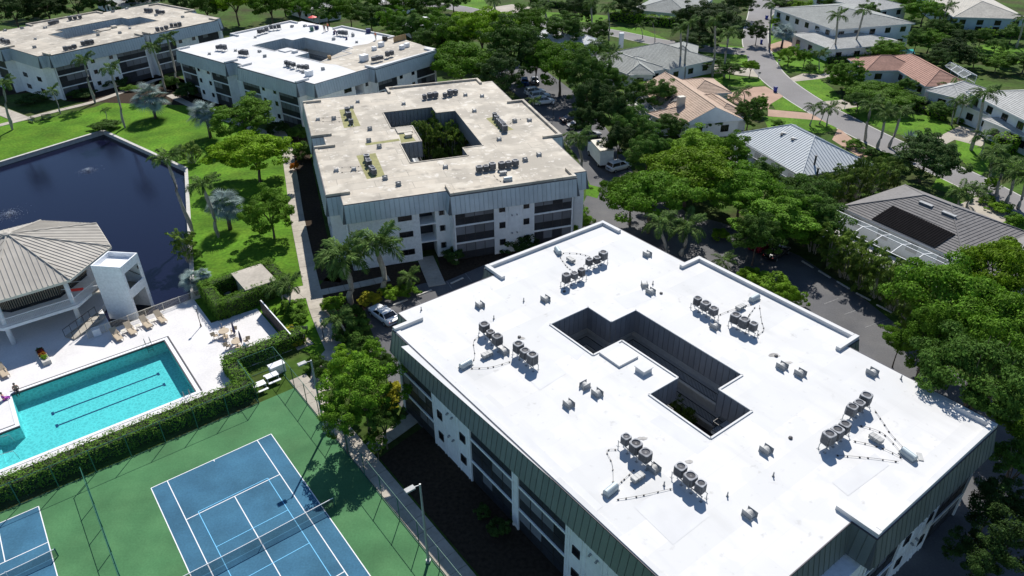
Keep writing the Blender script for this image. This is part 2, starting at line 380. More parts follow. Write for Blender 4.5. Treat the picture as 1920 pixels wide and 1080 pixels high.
for q in ((-8.0, 7.85, -22.85, -22.65), (7.65, 7.85, -22.65, -10.6), (-12, -8.3, -16.9, -16.7)): kbox(tl, *q, .0, .045)
local_mesh(tl, inv).build('dark_tile_band', DGREY, pool)
for y in (-18.6, -16.3):
    ln = MB(); kbox(ln, -5.2, 5.2, y-.09, y+.09, pz+.004, pz+.02)
    for x in (-5.2, 5.2): kbox(ln, x-.12, x+.12, y-.28, y+.28, pz+.004, pz+.024)
    local_mesh(ln, inv).build('lane_line', NAVY, pool)
st = MB()
for i in range(4): kbox(st, -11.8+i*.45, -11.35+i*.45, -16.3, -10.8, pz, -.35-.28*i)
local_mesh(st, inv).build('entry_steps', POOLF, pool)
# tennis courts
def kpoly(*p): return [K(x, y) for x, y in p]
courts = struct(MB().sheet(kpoly((-34, -5.1), (15.5, -5.1), (15.5, 40), (-34, 40))[::-1], (), .012).build('court_surface', COURTG))
def court(name, x0, x1, y0, y1):
    return struct(MB().sheet(kpoly((x0, y0), (x1, y0), (x1, y1), (x0, y1)), (), .017).build(name, COURTB))
def line(mb, x0, y0, x1, y1, wd=.06, z=.022):
    if x0 == x1: q = kpoly((x0-wd/2, y0), (x0+wd/2, y0), (x0+wd/2, y1), (x0-wd/2, y1))
    else: q = kpoly((x0, y0-wd/2), (x1, y0-wd/2), (x1, y0+wd/2), (x0, y0+wd/2))
    mb.sheet(q, (), z)
c1 = court('tennis_court', 0, 10.97, 0, 23.77); m1 = MB()
for a in ((0, 0, 0, 23.77), (10.97, 0, 10.97, 23.77), (1.37, 0, 1.37, 23.77), (9.6, 0, 9.6, 23.77), (5.485, 5.485, 5.485, 18.285)): line(m1, *a, .075)
for a in ((0, 0, 10.97, 0), (0, 23.77, 10.97, 23.77), (1.37, 5.485, 9.6, 5.485), (1.37, 18.285, 9.6, 18.285)): line(m1, *a, .075, .024)
line(m1, 5.485, 0, 5.485, .25, .075, .026)
m1.build('white_lines', LINEW, c1)
m2 = MB()
for a in ((2.45, 5.25, 2.45, 18.5), (8.55, 5.25, 8.55, 18.5)): line(m2, *a, .06, .028)
for a in ((2.45, 5.25, 8.55, 5.25), (2.45, 9.81, 8.55, 9.81), (2.45, 14.1, 8.55, 14.1), (2.45, 18.5, 8.55, 18.5)): line(m2, *a, .06, .030)
m2.build('light_blue_lines', LINEB, c1)
c2 = court('pickleball_court', -14.3, -8.2, -3.85, 9.55); m3 = MB()
for a in ((-14.3, -3.85, -14.3, 9.55), (-8.2, -3.85, -8.2, 9.55), (-11.25, -3.85, -11.25, .85), (-11.25, 5.1, -11.25, 9.55)): line(m3, *a, .075)
for a in ((-14.3, -3.85, -8.2, -3.85), (-14.3, .85, -8.2, .85), (-14.3, 5.1, -8.2, 5.1), (-14.3, 9.55, -8.2, 9.55)): line(m3, *a, .075, .024)
m3.build('white_lines', LINEW, c2)
# asphalt yard round the buildings, roads, drives
asph = GP([(676, 560), (735, 545), (800, 530), (925, 482), (1010, 440), (1085, 400), (1108, 350), (1080, 290), (1000, 205), (925, 140), (860, 110), (950, 105), (1020, 130), (1100, 190), (1165, 280), (1190, 330), (1290, 400), (1360, 420), (1500, 480), (1620, 560), (1720, 640), (1820, 720), (1960, 830), (2250, 1040), (2100, 1400)]) + [Vector((13, 24, 0)), Vector((-12, 56, 0))]
struct(MB().sheet(asph, (), .008).build('parking_lot', ASPHALT))
bandD = GP([(330, 45), (370, 30), (420, 55), (405, 75)]); struct(MB().sheet(bandD, (), .008).build('service_road', ASPHALT))
ROADS = [('residential_road', [(1428, -40), (1425, 20), (1416, 70), (1425, 105), (1446, 140), (1500, 182), (1580, 228), (1660, 268), (1750, 308), (1835, 348), (1930, 400), (2100, 490)], 6.6),
         ('cross_road', [(700, -4), (840, 12), (900, 24), (960, 36), (1040, 48), (1140, 60), (1230, 78), (1330, 92), (1425, 98)], 6.4),
         ('far_road', [(1425, 30), (1460, 0), (1500, -40)], 6)]
for i, (nme, pp, wd) in enumerate(ROADS):
    ptsw = smooth_line([Vector((*G(*q)[:2], 0)) for q in pp])
    rd = struct(MB().sheet(strip_poly(ptsw, wd), (), .024+.004*i).build(nme, ROADM))
    kb = MB(); kp = strip_poly(ptsw, wd+.5)
    kb.sheet(kp, (), .014+.002*i); kb.build('gutter', KERBM, rd)
def lawn(name, pts, z=.012, m=LAWN): return struct(MB().sheet(GP(pts), (), z).build(name, m))
for i, pts in enumerate([
    [(1290, 142), (1345, 137), (1428, 150), (1434, 160), (1395, 163), (1340, 160)],
    [(1462, 178), (1512, 209), (1455, 207), (1445, 192)],
    [(1430, 218), (1500, 222), (1540, 226), (1570, 240), (1545, 250), (1490, 247), (1440, 240)],
    [(1487, 152), (1535, 147), (1560, 165), (1580, 188), (1545, 190)],
    [(1574, 206), (1605, 197), (1650, 205), (1700, 212), (1745, 218), (1790, 240), (1768, 252), (1722, 262), (1660, 245)],
    [(1280, 80), (1340, 82), (1405, 90), (1400, 130), (1330, 128), (1285, 105)],
    [(1430, 65), (1480, 60), (1530, 85), (1490, 95), (1440, 85)], [(1430, 40), (1470, 38), (1480, 52), (1430, 52)],
    [(1440, 98), (1500, 105), (1560, 110), (1540, 138), (1480, 135), (1455, 115)],
    [(1790, 255), (1830, 268), (1860, 300), (1840, 330), (1800, 300)],
    [(1760, 330), (1800, 335), (1810, 355), (1780, 362), (1745, 352)],
    [(1745, 365), (1790, 372), (1850, 400), (1820, 405), (1770, 388)],
    [(1800, 95), (1860, 80), (1920, 90), (1990, 110), (1920, 120), (1840, 115)],
    [(1880, 290), (1930, 280), (1990, 320), (1930, 350), (1885, 322)],
    [(1850, 370), (1925, 415), (1990, 460), (1960, 470), (1880, 420)],
    [(850, 0), (900, -10), (915, 10), (890, 20), (845, 14)], [(880, 30), (975, 24), (1045, 38), (1000, 45), (920, 42)],
    [(1120, 50), (1200, 52), (1260, 78), (1200, 72), (1130, 58)], [(1220, 74), (1255, 76), (1250, 88), (1215, 84)],
    [(1010, 22), (1100, 26), (1150, 30), (1120, 42), (1040, 40)],
    [(1100, 345), (1128, 352), (1120, 372), (1098, 366)]]):
    lawn('front_lawn', pts, .012+.0015*(i % 3))
for i, (pts, m) in enumerate([
    ([(1285, 118), (1330, 120), (1420, 130), (1432, 146), (1350, 137), (1300, 142), (1285, 138)], DRIVE),
    ([(1360, 178), (1395, 165), (1435, 162), (1470, 180), (1445, 195), (1440, 205), (1400, 205), (1370, 190)], DRIVEPINK),
    ([(1440, 205), (1515, 212), (1555, 222), (1575, 242), (1600, 262), (1640, 290), (1620, 300), (1560, 262), (1572, 240), (1540, 226), (1440, 218)], DRIVEPINK),
    ([(1505, 138), (1540, 140), (1560, 132), (1580, 140), (1535, 148), (1490, 153), (1478, 148)], DRIVE),
    ([(1545, 190), (1590, 186), (1625, 190), (1620, 198), (1575, 206), (1558, 200)], DRIVE),
    ([(1690, 272), (1768, 252), (1800, 236), (1860, 250), (1840, 275), (1790, 262), (1745, 285), (1705, 290)], DRIVE),
    ([(1470, 75), (1530, 78), (1540, 95), (1500, 105), (1440, 95), (1435, 86)], DRIVEPINK),
    ([(1795, 385), (1840, 365), (1860, 380), (1900, 410), (1870, 420), (1830, 410)], DRIVE),
    ([(895, 18), (960, 8), (1000, 14), (960, 26), (915, 34)], DRIVE),
    ([(1250, 84), (1282, 86), (1290, 110), (1275, 112), (1248, 100)], DRIVE)]):
    struct(MB().sheet(GP(pts), (), .018+.0015*(i % 2)).build('driveway', m))
struct(MB().sheet(GP([(1690, 94), (1712, 92), (1716, 100), (1694, 102)]), (), .03).build('garden_pool', mat('garden_pool_water', (.06, .42, .42), .1)))
# slabs of the walks, one by one
def walk(name, pts, wd, slab=1.8, z=.07, m=CONC):
    pts = smooth_line([Vector((p[0], p[1], 0)) for p in pts], 8)
    root = struct(put(name, None)); d = [0]
    for a, b in zip(pts, pts[1:]): d.append(d[-1]+(b-a).length)
    def at(s):
        for i in range(len(d)-1):
            if d[i+1] >= s: t = (s-d[i])/max(d[i+1]-d[i], 1e-6); return pts[i].lerp(pts[i+1], t), (pts[i+1]-pts[i]).normalized()
        return pts[-1], (pts[-1]-pts[-2]).normalized()
    n = max(1, round(d[-1]/slab)); st = d[-1]/n
    for i in range(n):
        (a, da), (b, db) = at(i*st+.02), at((i+1)*st-.02); na, nb = Vector((-da.y, da.x, 0))*wd/2, Vector((-db.y, db.x, 0))*wd/2
        zz = z+rnd.uniform(-.008, .008)
        MB().prism([(a-na)[:2], (b-nb)[:2], (b+nb)[:2], (a+na)[:2]], -.02, zz).build('slab', m, root)
    return root
walk('walkway', GP([(500, 215), (532, 262), (546, 330), (556, 400), (570, 470), (590, 560), (608, 610), (628, 655)]), 2.0)
walk('walkway', GP([(628, 655), (612, 672), (598, 700), (603, 735)]), 1.8)
walk('walkway', GP([(632, 652), (665, 660), (700, 655)]), 1.6)
walk('walkway', [K(16.5, y) for y in (-6.5, 0, 8, 16, 24, 30)], 1.8, 1.6)
walk('walkway', [K(17.6, 7.6), K(20.0, 7.2), K(23.6, 6.4)], 1.5)
walk('walkway', GP([(-120, 262), (0, 235), (95, 211), (180, 190), (236, 170), (268, 158)]), 1.7)
walk('walkway', GP([(-80, 178), (0, 208), (46, 226)]), 3.0)
walk('walkway', GP([(318, 178), (370, 203), (430, 226), (500, 250), (532, 264)]), 1.7)
walk('walkway', GP([(262, 162), (300, 148), (330, 150)]), 1.5)
walk('walkway', GP([(797, 482), (808, 508), (820, 536)]), 2.2)
walk('walkway', GP([(588, 552), (680, 533), (730, 522)]), 1.4)
walk('walkway', GP([(536, 560), (565, 548), (586, 545)]), 3.2)
# mulch beds beside the buildings
for pts in ([(560, 195), (575, 260), (600, 380), (622, 480), (640, 530), (592, 525), (575, 440), (555, 330), (548, 260)],
            [(625, 505), (700, 492), (785, 492), (800, 530), (730, 548), (690, 572), (640, 640), (612, 590), (595, 540)],
            [(820, 480), (1010, 440), (1090, 400), (1095, 425), (920, 492), (830, 530)],
            [(0, 180), (120, 190), (260, 150), (330, 140), (420, 200), (560, 240), (560, 200), (400, 160), (200, 120), (0, 130)]):
    lawn('planting_bed', pts, .020, MULCH)
shade_bed = [K(17.6, 9.2), K(20.5, 8.6), K(23.2, 8.2), K(24.5, 20), K(24.5, 34), K(17.6, 34)]  # mulch bed, laid dark to deepen the block's shade on the ground
struct(MB().sheet(shade_bed, (), .020).build('planting_bed', MULCH))
# parking lines and wheel stops
pk = MB()
for a, b in (((740, 552), (762, 580)), ((765, 548), (790, 570)), ((832, 520), (848, 542)), ((870, 510), (885, 528)), ((1545, 570), (1572, 560)), ((1582, 590), (1617, 578)), ((1622, 614), (1665, 598)), ((1312, 425), (1348, 445)), ((1330, 432), (1345, 430))):
    a, b = G(*a), G(*b); pk.sheet(strip_poly([a, b], .1), (), .018)
struct(pk.build('bay_lines', mat('worn_line', (.20, .20, .20), .9, var=.4, scale=3)))
ws = MB().prism([(-1.0, -.1), (1.0, -.1), (1.0, .1), (-1.0, .1)], .0, .12).mesh('wheel_stop', KERBM)
for i, (a, b) in enumerate((((739, 572), (762, 563)), ((785, 554), (808, 545)), ((846, 532), (868, 522)), ((1505, 491), (1523, 502)), ((1536, 509), (1556, 521)), ((1570, 529), (1592, 542)), ((1607, 551), (1630, 563)), ((1645, 573), (1670, 586)))):
    p, q = G(*a), G(*b); d = q-p
    tag(put('wheel_stop', ws, None, (p+q)/2 + Vector((0, 0, .008)), math.atan2(d.y, d.x)),
        ['pale concrete wheel stop ahead of the white sedan', 'pale concrete wheel stop left of the entrance path', 'pale concrete wheel stop right of the entrance path'][i] if i < 3 else
        ['first', 'second', 'third', 'fourth', 'fifth'][i-3] + ' white wheel stop from the left along the tall palm hedge', 'wheel stop', 'wheel stops')

# ============================================================ THE APARTMENT BUILDINGS
RZ, MZ = 9.6, 7.1                # roof edge, lower edge of the sloping metal
def area(p): return sum(p[i-1][0]*p[i][1]-p[i][0]*p[i-1][1] for i in range(len(p)))/2
WIN = {}
def win_mesh(wd, ht):
    k = (wd, ht)
    if k not in WIN:
        f = MB(); t = .06
        for x in (-wd/2, wd/2): f.box(x, -.02, 0, t, .1, ht+t)
        for z in (-ht/2, ht/2): f.box(0, -.02, z, wd-t, .1, t)
        if wd > 1.2: f.box(0, -.02, 0, t, .08, ht-t)
        WIN[k] = (f.mesh('window', BRONZE), MB().box(0, .01, 0, wd-t, .03, ht-t).mesh('pane', GLASS))
    return WIN[k]
PANE_UP = MB().box(0, 0, 0, 1, .03, 1).mesh('pane', PANEGREY); PANE_LO = MB().box(0, 0, 0, 1, .03, 1).mesh('pane', SCREEN)
def panel_mesh(m, h):
    a = MB(); dz = RZ-.03-MZ
    def sec(x0, x1, o): a.add([(x0, -.02-o, -.02), (x1, -.02-o, -.02), (x1, -.44-o, -dz), (x0, -.44-o, -dz), (x0, .03, -.02), (x1, .03, -.02), (x1, -.40, -dz), (x0, -.40, -dz)],
                              [(3, 2, 1, 0), (4, 5, 6, 7), (0, 1, 5, 4), (1, 2, 6, 5), (2, 3, 7, 6), (3, 0, 4, 7)])
    sec(.045, .955, .02); sec(-.018, .018, .06)
    return a.mesh('panel', m)
def fascia_mesh(m):
    a = MB(); a.box(.5, -.03, -1.2, .88, .04, 2.36); a.box(0, -.035, -1.2, .04, .07, 2.36); return a.mesh('panel', m)
def apartment(name, label, org, yaw, W, L, sx, ey, nx, ws, hole, roofm, metal, detail, extra=None):
    root = T(name, label, 'building', (org[0], org[1], 0), yaw)
    d = 1.8
    P = [((0, 0), 'Sr'), ((sx[0], 0), ''), ((sx[0], -d), 'Sp'), ((sx[1], -d), ''), ((sx[1], 0), ''), ((W, 0), 'E'), ((W, ey[0]), ''), ((W+d, ey[0]), 'Ep'), ((W+d, ey[1]), ''), ((W, ey[1]), 'E'),
         ((W, L), ''), ((nx[1], L), ''), ((nx[1], L+d), 'Np'), ((nx[0], L+d), ''), ((nx[0], L), 'Nr'), ((0, L), '')]
    for a, b in ws: P += [((0, b), ''), ((-d, b), 'Wp'), ((-d, a), ''), ((0, a), '')]
    out = [p for p, _ in P]; tags = [t for _, t in P]
    if area(hole) < 0: hole = hole[::-1]
    # roof
    MB().sheet(out, [hole], RZ).build('roof', roofm, root)
    low = MB(); low.sheet(offset_poly(out, .38), [hole], MZ+.02); low.build('soffit', WALLW, root)
    # sloping metal behind the panels, so that the corners close
    o0 = offset_poly(out, 0.0); o1 = offset_poly(out, .40); bk = MB(); n = len(out)
    bk.add([(v.x, v.y, RZ-.01) for v in o0]+[(v.x, v.y, MZ) for v in o1], [(i, n+i, n+(i+1) % n, (i+1) % n) for i in range(n)])
    bk.build('sloping_fascia', METBACK, root)
    ot = offset_poly(out, .03)
    for i in range(n): a, b = ot[i], ot[(i+1) % n]; MB().bar((a.x, a.y, RZ-.03), (b.x, b.y, RZ-.03), .07, .10).build('drip_edge', TRIMD, root)
    pmesh = panel_mesh(metal, RZ-MZ); joined = MB()
    for i in range(n):
        a, b = Vector(out[i]), Vector(out[(i+1) % n]); e = b-a; ln = e.length; k = max(1, round(ln/.62)); rz = math.atan2(e.y, e.x)
        for j in range(k):
            p = a+e*(j/k); m = Matrix.Translation((p.x, p.y, RZ-.01)) @ Matrix.Rotation(rz, 4, 'Z') @ Matrix.Diagonal((ln/k, 1, 1, 1))
            if detail > 1: put('panel', pmesh, root, M=m)
            else:
                vs = [m @ v.co for v in pmesh.vertices]; joined.add(vs, [tuple(f.vertices) for f in pmesh.polygons])
    if detail <= 1: struct(joined.build('panel_cladding', metal, root), 'stuff')
    # raised kerbs round the projecting bays
    def curb(pts, hh=.36):
        cb = MB()
        for a, b in zip(pts, pts[1:]):
            dx = Vector(b)-Vector(a); u = dx.normalized()*(.24 if dx.length < 4 else -.004)
            cb.bar((a[0]-u.x, a[1]-u.y, RZ+hh/2), (b[0]+u.x, b[1]+u.y, RZ+hh/2), .42, hh)
        cb.build('parapet', roofm, root)
    i_ = .25
    curb([(sx[0]+i_, 1.0), (sx[0]+i_, -d+i_)]); curb([(sx[0]+i_+.24, -d+i_), (sx[1]-i_-.24, -d+i_)]); curb([(sx[1]-i_, -d+i_), (sx[1]-i_, 1.0)])
    curb([(W-1.0, ey[0]+i_), (W+d-i_, ey[0]+i_)]); curb([(W+d-i_, ey[0]+i_+.24), (W+d-i_, ey[1]-i_-.24)]); curb([(W+d-i_, ey[1]-i_), (W-1.0, ey[1]-i_)])
    curb([(nx[1]-i_, L-1.0), (nx[1]-i_, L+d-i_)]); curb([(nx[1]-i_-.24, L+d-i_), (nx[0]+i_+.24, L+d-i_)]); curb([(nx[0]+i_, L+d-i_), (nx[0]+i_, L-1.0)])
    for a, b in ws: curb([(1.0, b-i_), (-d+i_, b-i_)]); curb([(-d+i_, b-i_-.24), (-d+i_, a+i_+.24)], .10); curb([(-d+i_, a+i_), (1.0, a+i_)])
    # outer walls
    wall, rib, slab, dark, blk = ('wall', WALLW), ('wall_rib', WALLW), ('floor_band', WALLW), ('back_wall', SCREEN), ('block_wall', BLOCKW)
    inn = offset_poly(out, -.12)
    def seg(a, e, s0, s1, o0, o1, z0, z1, mb):           # box along the edge between distances s0..s1, o = outward offset
        nn = Vector((e.y, -e.x)); q = [a+e*s0+nn*o0, a+e*s1+nn*o0, a+e*s1+nn*o1, a+e*s0+nn*o1]
        if area(q) < 0: q = q[::-1]
        MB().prism(q, z0, z1).build(mb[0], mb[1], root)
    def window(a, e, s, z, wd, ht):
        nn = Vector((e.y, -e.x)); p = a+e*s+nn*.02; f, g = win_mesh(wd, ht)
        m = Matrix.Translation((p.x, p.y, z)) @ Matrix.Rotation(math.atan2(e.y, e.x), 4, 'Z')
        o = put('window', f, root, M=m); put('pane', g, o)
    FL = (2.55, 5.1)
    def glass(a, e, s0, s1, panes):
        seg(a, e, s0, s1, -.9, -.7, 0, 9, dark)
        for z in FL: seg(a, e, s0, s1, -.7, .03, z-.11, z+.11, slab)
        for s in (s0, s1): seg(a, e, s-.09, s+.09, -.4, .06, 0, MZ+.3, slab)
        if not panes: seg(a, e, s0, s1, -.2, -.15, 0, MZ+.2, dark); return
        nn = Vector((e.y, -e.x)); nb = 4; pw = (s1-s0-.2)/nb; rz = math.atan2(e.y, e.x)
        for fi, (z0, z1) in enumerate(((.1, 2.44), (2.66, 4.99), (5.21, 7.4))):
            fr = MB()
            for j in range(nb+1): fr.box(-pw*nb/2+j*pw, 0, (z0+z1)/2, .07, .08, z1-z0)
            zm = z0+(z1-z0)*.45
            for z in (z0+.03, zm, z1-.03): fr.box(0, 0, z, pw*nb, .09, .06)
            p = a+e*((s0+s1)/2)+nn*(-.12); m = Matrix.Translation((p.x, p.y, 0)) @ Matrix.Rotation(rz, 4, 'Z')
            fo = put('lanai_window', fr.mesh('lanai_window', BRONZE), root, M=m)
            for j in range(nb):
                xx = -pw*nb/2+(j+.5)*pw
                put('pane', PANE_LO, fo, M=Matrix.Translation((xx, 0, (z0+zm)/2)) @ Matrix.Diagonal((pw-.07, 1, zm-z0-.06, 1)))
                put('pane', PANE_UP if rnd.random() < .62 else PANE_LO, fo, M=Matrix.Translation((xx, 0, (zm+z1)/2)) @ Matrix.Diagonal((pw-.07, 1, z1-zm-.06, 1)))
    def white(a, e, s0, s1, wins):
        seg(a, e, s0, s1, -.3, 0, 0, 9.3, wall); ln = s1-s0
        for s in (s0+.35, s0+ln*.28, s0+ln*.36, s0+ln*.64, s0+ln*.72, s1-.35): seg(a, e, s-.05, s+.05, 0, .07, 0, MZ+.3, rib)
        if wins:
            for s in (s0+ln*.19, s0+ln*.81):
                for z in (1.75, 4.3, 6.62): window(a, e, s, z, .75, .8 if z < 6 else .7)
            if detail > 1:
                nn = Vector((e.y, -e.x)); rz = math.atan2(e.y, e.x)
                for z in (2.95, 5.6):
                    for s in (-.35, .35):
                        p = a+e*(s0+ln/2+s); vent = MB(); vent.tube([(0, 0, 0), (0, -.16, .0), (0, -.22, -.1)], [.09, .1, .1], 8)
                        vent.build('wall_vent', GALV, root, loc=None).matrix_basis = Matrix.Translation((p.x, p.y, z)) @ Matrix.Rotation(rz, 4, 'Z')
    for i in range(n):
        a, b = inn[i], inn[(i+1) % n]; e = (b-a); ln = e.length; e = e/ln; tg = tags[i]
        if tg in ('Sp', 'Wp', 'Np', 'Ep') and ln > 15:
            vis = tg in ('Sp', 'Wp')
            parts = 2 if ln > 30 else 1
            for q in range(parts):
                s0 = ln*q/parts; l1 = ln/parts; g1, g2 = .335*l1, .655*l1
                seg(a, e, s0, s0+.3, -.3, 0, 0, 9.3, wall); seg(a, e, s0+l1-.3, s0+l1, -.3, 0, 0, 9.3, wall)
                glass(a, e, s0+.3, s0+g1, vis); white(a, e, s0+g1, s0+g2, vis); glass(a, e, s0+g2, s0+l1-.3, vis)
        elif tg == 'Sr':
            sb = ln*.70; sc_ = ln*.86
            seg(a, e, .2, sb, -.3, .02, 0, MZ+.4, blk); seg(a, e, 0, .2, -.3, 0, 0, 9.3, wall)
            for z in (1.5, 4.15, 6.55): window(a, e, sb-1.9, z, 1.75, .75)
            seg(a, e, sb, sc_, -2.6, -2.4, 0, 9, dark)
            for z in FL: seg(a, e, sb, sc_, -2.4, -.1, z-.12, z+.08, slab)
            for s in (sb-.1, sc_+.1): seg(a, e, s-.1, s+.1, -2.5, -.31, 0, 9, wall)
            seg(a, e, sc_, ln, -.3, 0, 0, 9.3, wall)
            for s in (sc_+.5, sc_+1.2): seg(a, e, s-.05, s+.05, 0, .07, 0, MZ+.2, rib)
            for z in (1.75, 4.3, 6.62): window(a, e, sc_+.85, z, .7, .75)
        elif tg == 'Nr' or tg == 'E':
            seg(a, e, 0, ln, -.3, 0, 0, 9.3, wall)
            for s in (.25, .75):
                for z in (1.6, 4.2): window(a, e, ln*s, z, 1.75, .9)
        else:
            seg(a, e, 0, ln, -.3, -.001, 0, 9.3, wall)
    # courtyard
    hn = len(hole); hin = offset_poly(hole, 1.5); iw = MB(); fm = fascia_mesh(METDARK if detail > 1 else METSHADE); hj = MB()
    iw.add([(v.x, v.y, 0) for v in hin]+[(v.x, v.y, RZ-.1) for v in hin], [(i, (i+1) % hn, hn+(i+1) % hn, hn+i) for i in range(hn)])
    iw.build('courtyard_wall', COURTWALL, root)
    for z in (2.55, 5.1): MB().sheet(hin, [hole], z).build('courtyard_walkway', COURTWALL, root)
    for i in range(hn):
        a, b = Vector(hole[i]), Vector(hole[(i+1) % hn]); e = b-a; ln = e.length; rz = math.atan2(e.y, e.x); e /= ln
        for z in (2.55, 5.1):
            MB().bar((*a, z-.12), (*b, z-.12), .06, .27).build('walkway_edge', COURTWALL, root); rails = MB()
            rails.bar((*a, z+1.05), (*b, z+1.05), .05); rails.bar((*a, z+.12), (*b, z+.12), .04)
            for j in range(int(ln/.16)+1): p = a+e*min(ln, j*.16); rails.box(p.x, p.y, z+.58, .025, .025, .95)
            rails.build('courtyard_railing', BLACK, root)
        k = max(1, round(ln/.62))
        for j in range(k):                                # panels face the courtyard
            p = a+e*((j+1)*ln/k); m = Matrix.Translation((p.x, p.y, RZ-.02)) @ Matrix.Rotation(rz+PI, 4, 'Z') @ Matrix.Diagonal((ln/k, 1, 1, 1))
            if detail > 1: put('courtyard_panel', fm, root, M=m)
            else: hj.add([m @ v.co for v in fm.vertices], [tuple(f.vertices) for f in fm.polygons])
    if detail <= 1: struct(hj.build('courtyard_panels', METSHADE, root), 'stuff')
    for i in range(hn): a, b = hole[i], hole[(i+1) % hn]; MB().bar((*a, RZ+.05), (*b, RZ+.05), .16, .10).build('courtyard_kerb', roofm, root)
    # flat plinth and hatch on the tongue of roof between the two halves of the courtyard
    hx = min(p[0] for p in hole); tongue = sorted({round(p[1], 2) for p in hole})
    ty = (tongue[2]+tongue[3])/2 if len(tongue) > 4 else 20
    MB().box(hx+1.7, ty+1.9, RZ+.11, 2.3, 2.5, .22).build('roof_plinth', roofm, root)
    MB().box(hx+1.9, ty-.9, RZ+.22, 1.0, 1.0, .44).box(hx+1.9, ty-.9, RZ+.47, 1.15, 1.15, .07).build('roof_hatch', roofm, root)
    if extra: extra(root)
    return root
hole_C = [(10.4, 33.7), (18.75, 33.7), (18.75, 30.5), (22, 30.5), (22, 13.8), (18.9, 13.8), (18.9, 10.65), (10.5, 10.65), (10.5, 18.5), (13.75, 18.5), (13.75, 25.7), (10.4, 25.7)]
hole_A = [(10.2, 29.75), (15, 29.75), (15, 26.55), (18.25, 26.55), (18.25, 14.05), (15.2, 14.05), (15.2, 10.75), (10.2, 10.75), (10.2, 17.15), (13.7, 17.15), (13.7, 23.8), (10.2, 23.8)]
def blockA(root):
    b = MB(); b.b2(7.2, 11.6, -1.5, .1, 0, 6.75); b.build('stair_block', BLOCKW, root)
PATCH = mat('membrane_patch', (.605, .605, .60), .8, var=.05, scale=.6)
STAIN = mat('roof_stain', (.40, .385, .36), .9, var=.4, scale=1.2)
YA, YC, YB, YD = R(36.74), R(17.5), R(51.14), R(143.86)
OA, OC, OB = (13.112, 25.333), (-20.841, 81.704), (-36.231, 133.966)
BLD_A = apartment('apartment_building', 'nearest apartment block with a spotless white flat roof', OA, YA, 28.9, 40.2, (11.5, 28.4), (10.9, 29.5), (11.4, 28.45), [(1.0, 38.1)], hole_A, ROOFW, METG, 2, blockA)
BLD_C = apartment('apartment_building', 'middle apartment block with a stained beige flat roof and palms in its courtyard', OC, YC, 32.6, 45, (13.2, 30.5), (13.5, 31.8), (13, 30.4), [(25.5, 43.5), (3, 21)], hole_C, ROOFT, METSHADE, 2)
def patches(root, org, yaw, polys, m, z):
    mi = (Matrix.Translation((org[0], org[1], 0)) @ Matrix.Rotation(yaw, 4, 'Z')).inverted()
    for k, pts in enumerate(polys): MB().sheet([mi @ G(x, y, RZ) for x, y in pts], (), z+.0015*k).build('membrane_patch' if m is PATCH else 'roof_stain', m, root)
patches(BLD_A, OA, YA, [[(1238, 778), (1330, 836), (1308, 852), (1218, 790)], [(1055, 598), (1028, 612), (1098, 660), (1082, 676), (1005, 622), (1042, 588)], [(1150, 560), (1210, 540), (1232, 556), (1176, 580)], [(752, 650), (800, 640), (1130, 950), (1110, 965)], [(1188, 950), (1262, 905), (1330, 968), (1262, 1022)], [(980, 700), (1030, 672), (1062, 700), (1012, 732)], [(1560, 905), (1640, 850), (1668, 872), (1590, 930)]], PATCH, RZ+.004)
def blot(cx, cy, a, b, k): r_ = random.Random(k); return [(cx+a*r_.uniform(.6, 1)*math.cos(2*PI*i/14), cy+b*r_.uniform(.6, 1)*math.sin(2*PI*i/14)) for i in range(14)]
patches(BLD_A, OA, YA, [blot(1452, 666, 14, 5, 1), blot(1478, 680, 9, 3, 2), blot(1205, 822, 12, 4, 3), blot(1292, 866, 10, 4, 4), blot(978, 634, 8, 3, 5), blot(1310, 560, 7, 3, 6)], STAIN, RZ+.018)
def tan_part(root):                                       # the part of the roof that has not been coated white yet
    mi = (Matrix.Translation((OB[0], OB[1], 0)) @ Matrix.Rotation(YB, 4, 'Z')).inverted()
    edge = [(598, 117), (612, 120), (630, 121), (648, 127), (668, 134), (690, 126.5), (800, 97), (806, 93), (790, 84), (758, 74), (742, 68.5), (728, 71), (714, 74), (700, 77), (690, 82), (664, 86), (656, 89.5), (640, 97)]
    pts = [mi @ G(x, y, RZ) for x, y in edge]; MB().sheet(pts, (), RZ+.012).build('uncoated_roof', ROOFT, root)
BLD_B = apartment('apartment_building', 'apartment block with workers on its half coated white roof', OB, YB, 32.6, 46, (13.4, 30.6), (14.5, 32.8), (13.4, 30.6), [(26.2, 44.8), (3, 21.8)], [(x, y+.8) for x, y in hole_C], ROOFW, METSHADE, 1, tan_part)
mD = Matrix.Rotation(YD, 3, 'Z'); oD = Vector((-97.83, 156.92, 0)) - mD @ Vector((-1.8, 43.5, 0))
BLD_D = apartment('apartment_building', 'farthest apartment block at the upper left with a sandy flat roof', (oD.x, oD.y), YD, 32.6, 45, (13.2, 30.5), (13.5, 31.8), (13, 30.4), [(22.0, 43.5), (2, 20.6)], hole_C, ROOFT, METSHADE, 1)

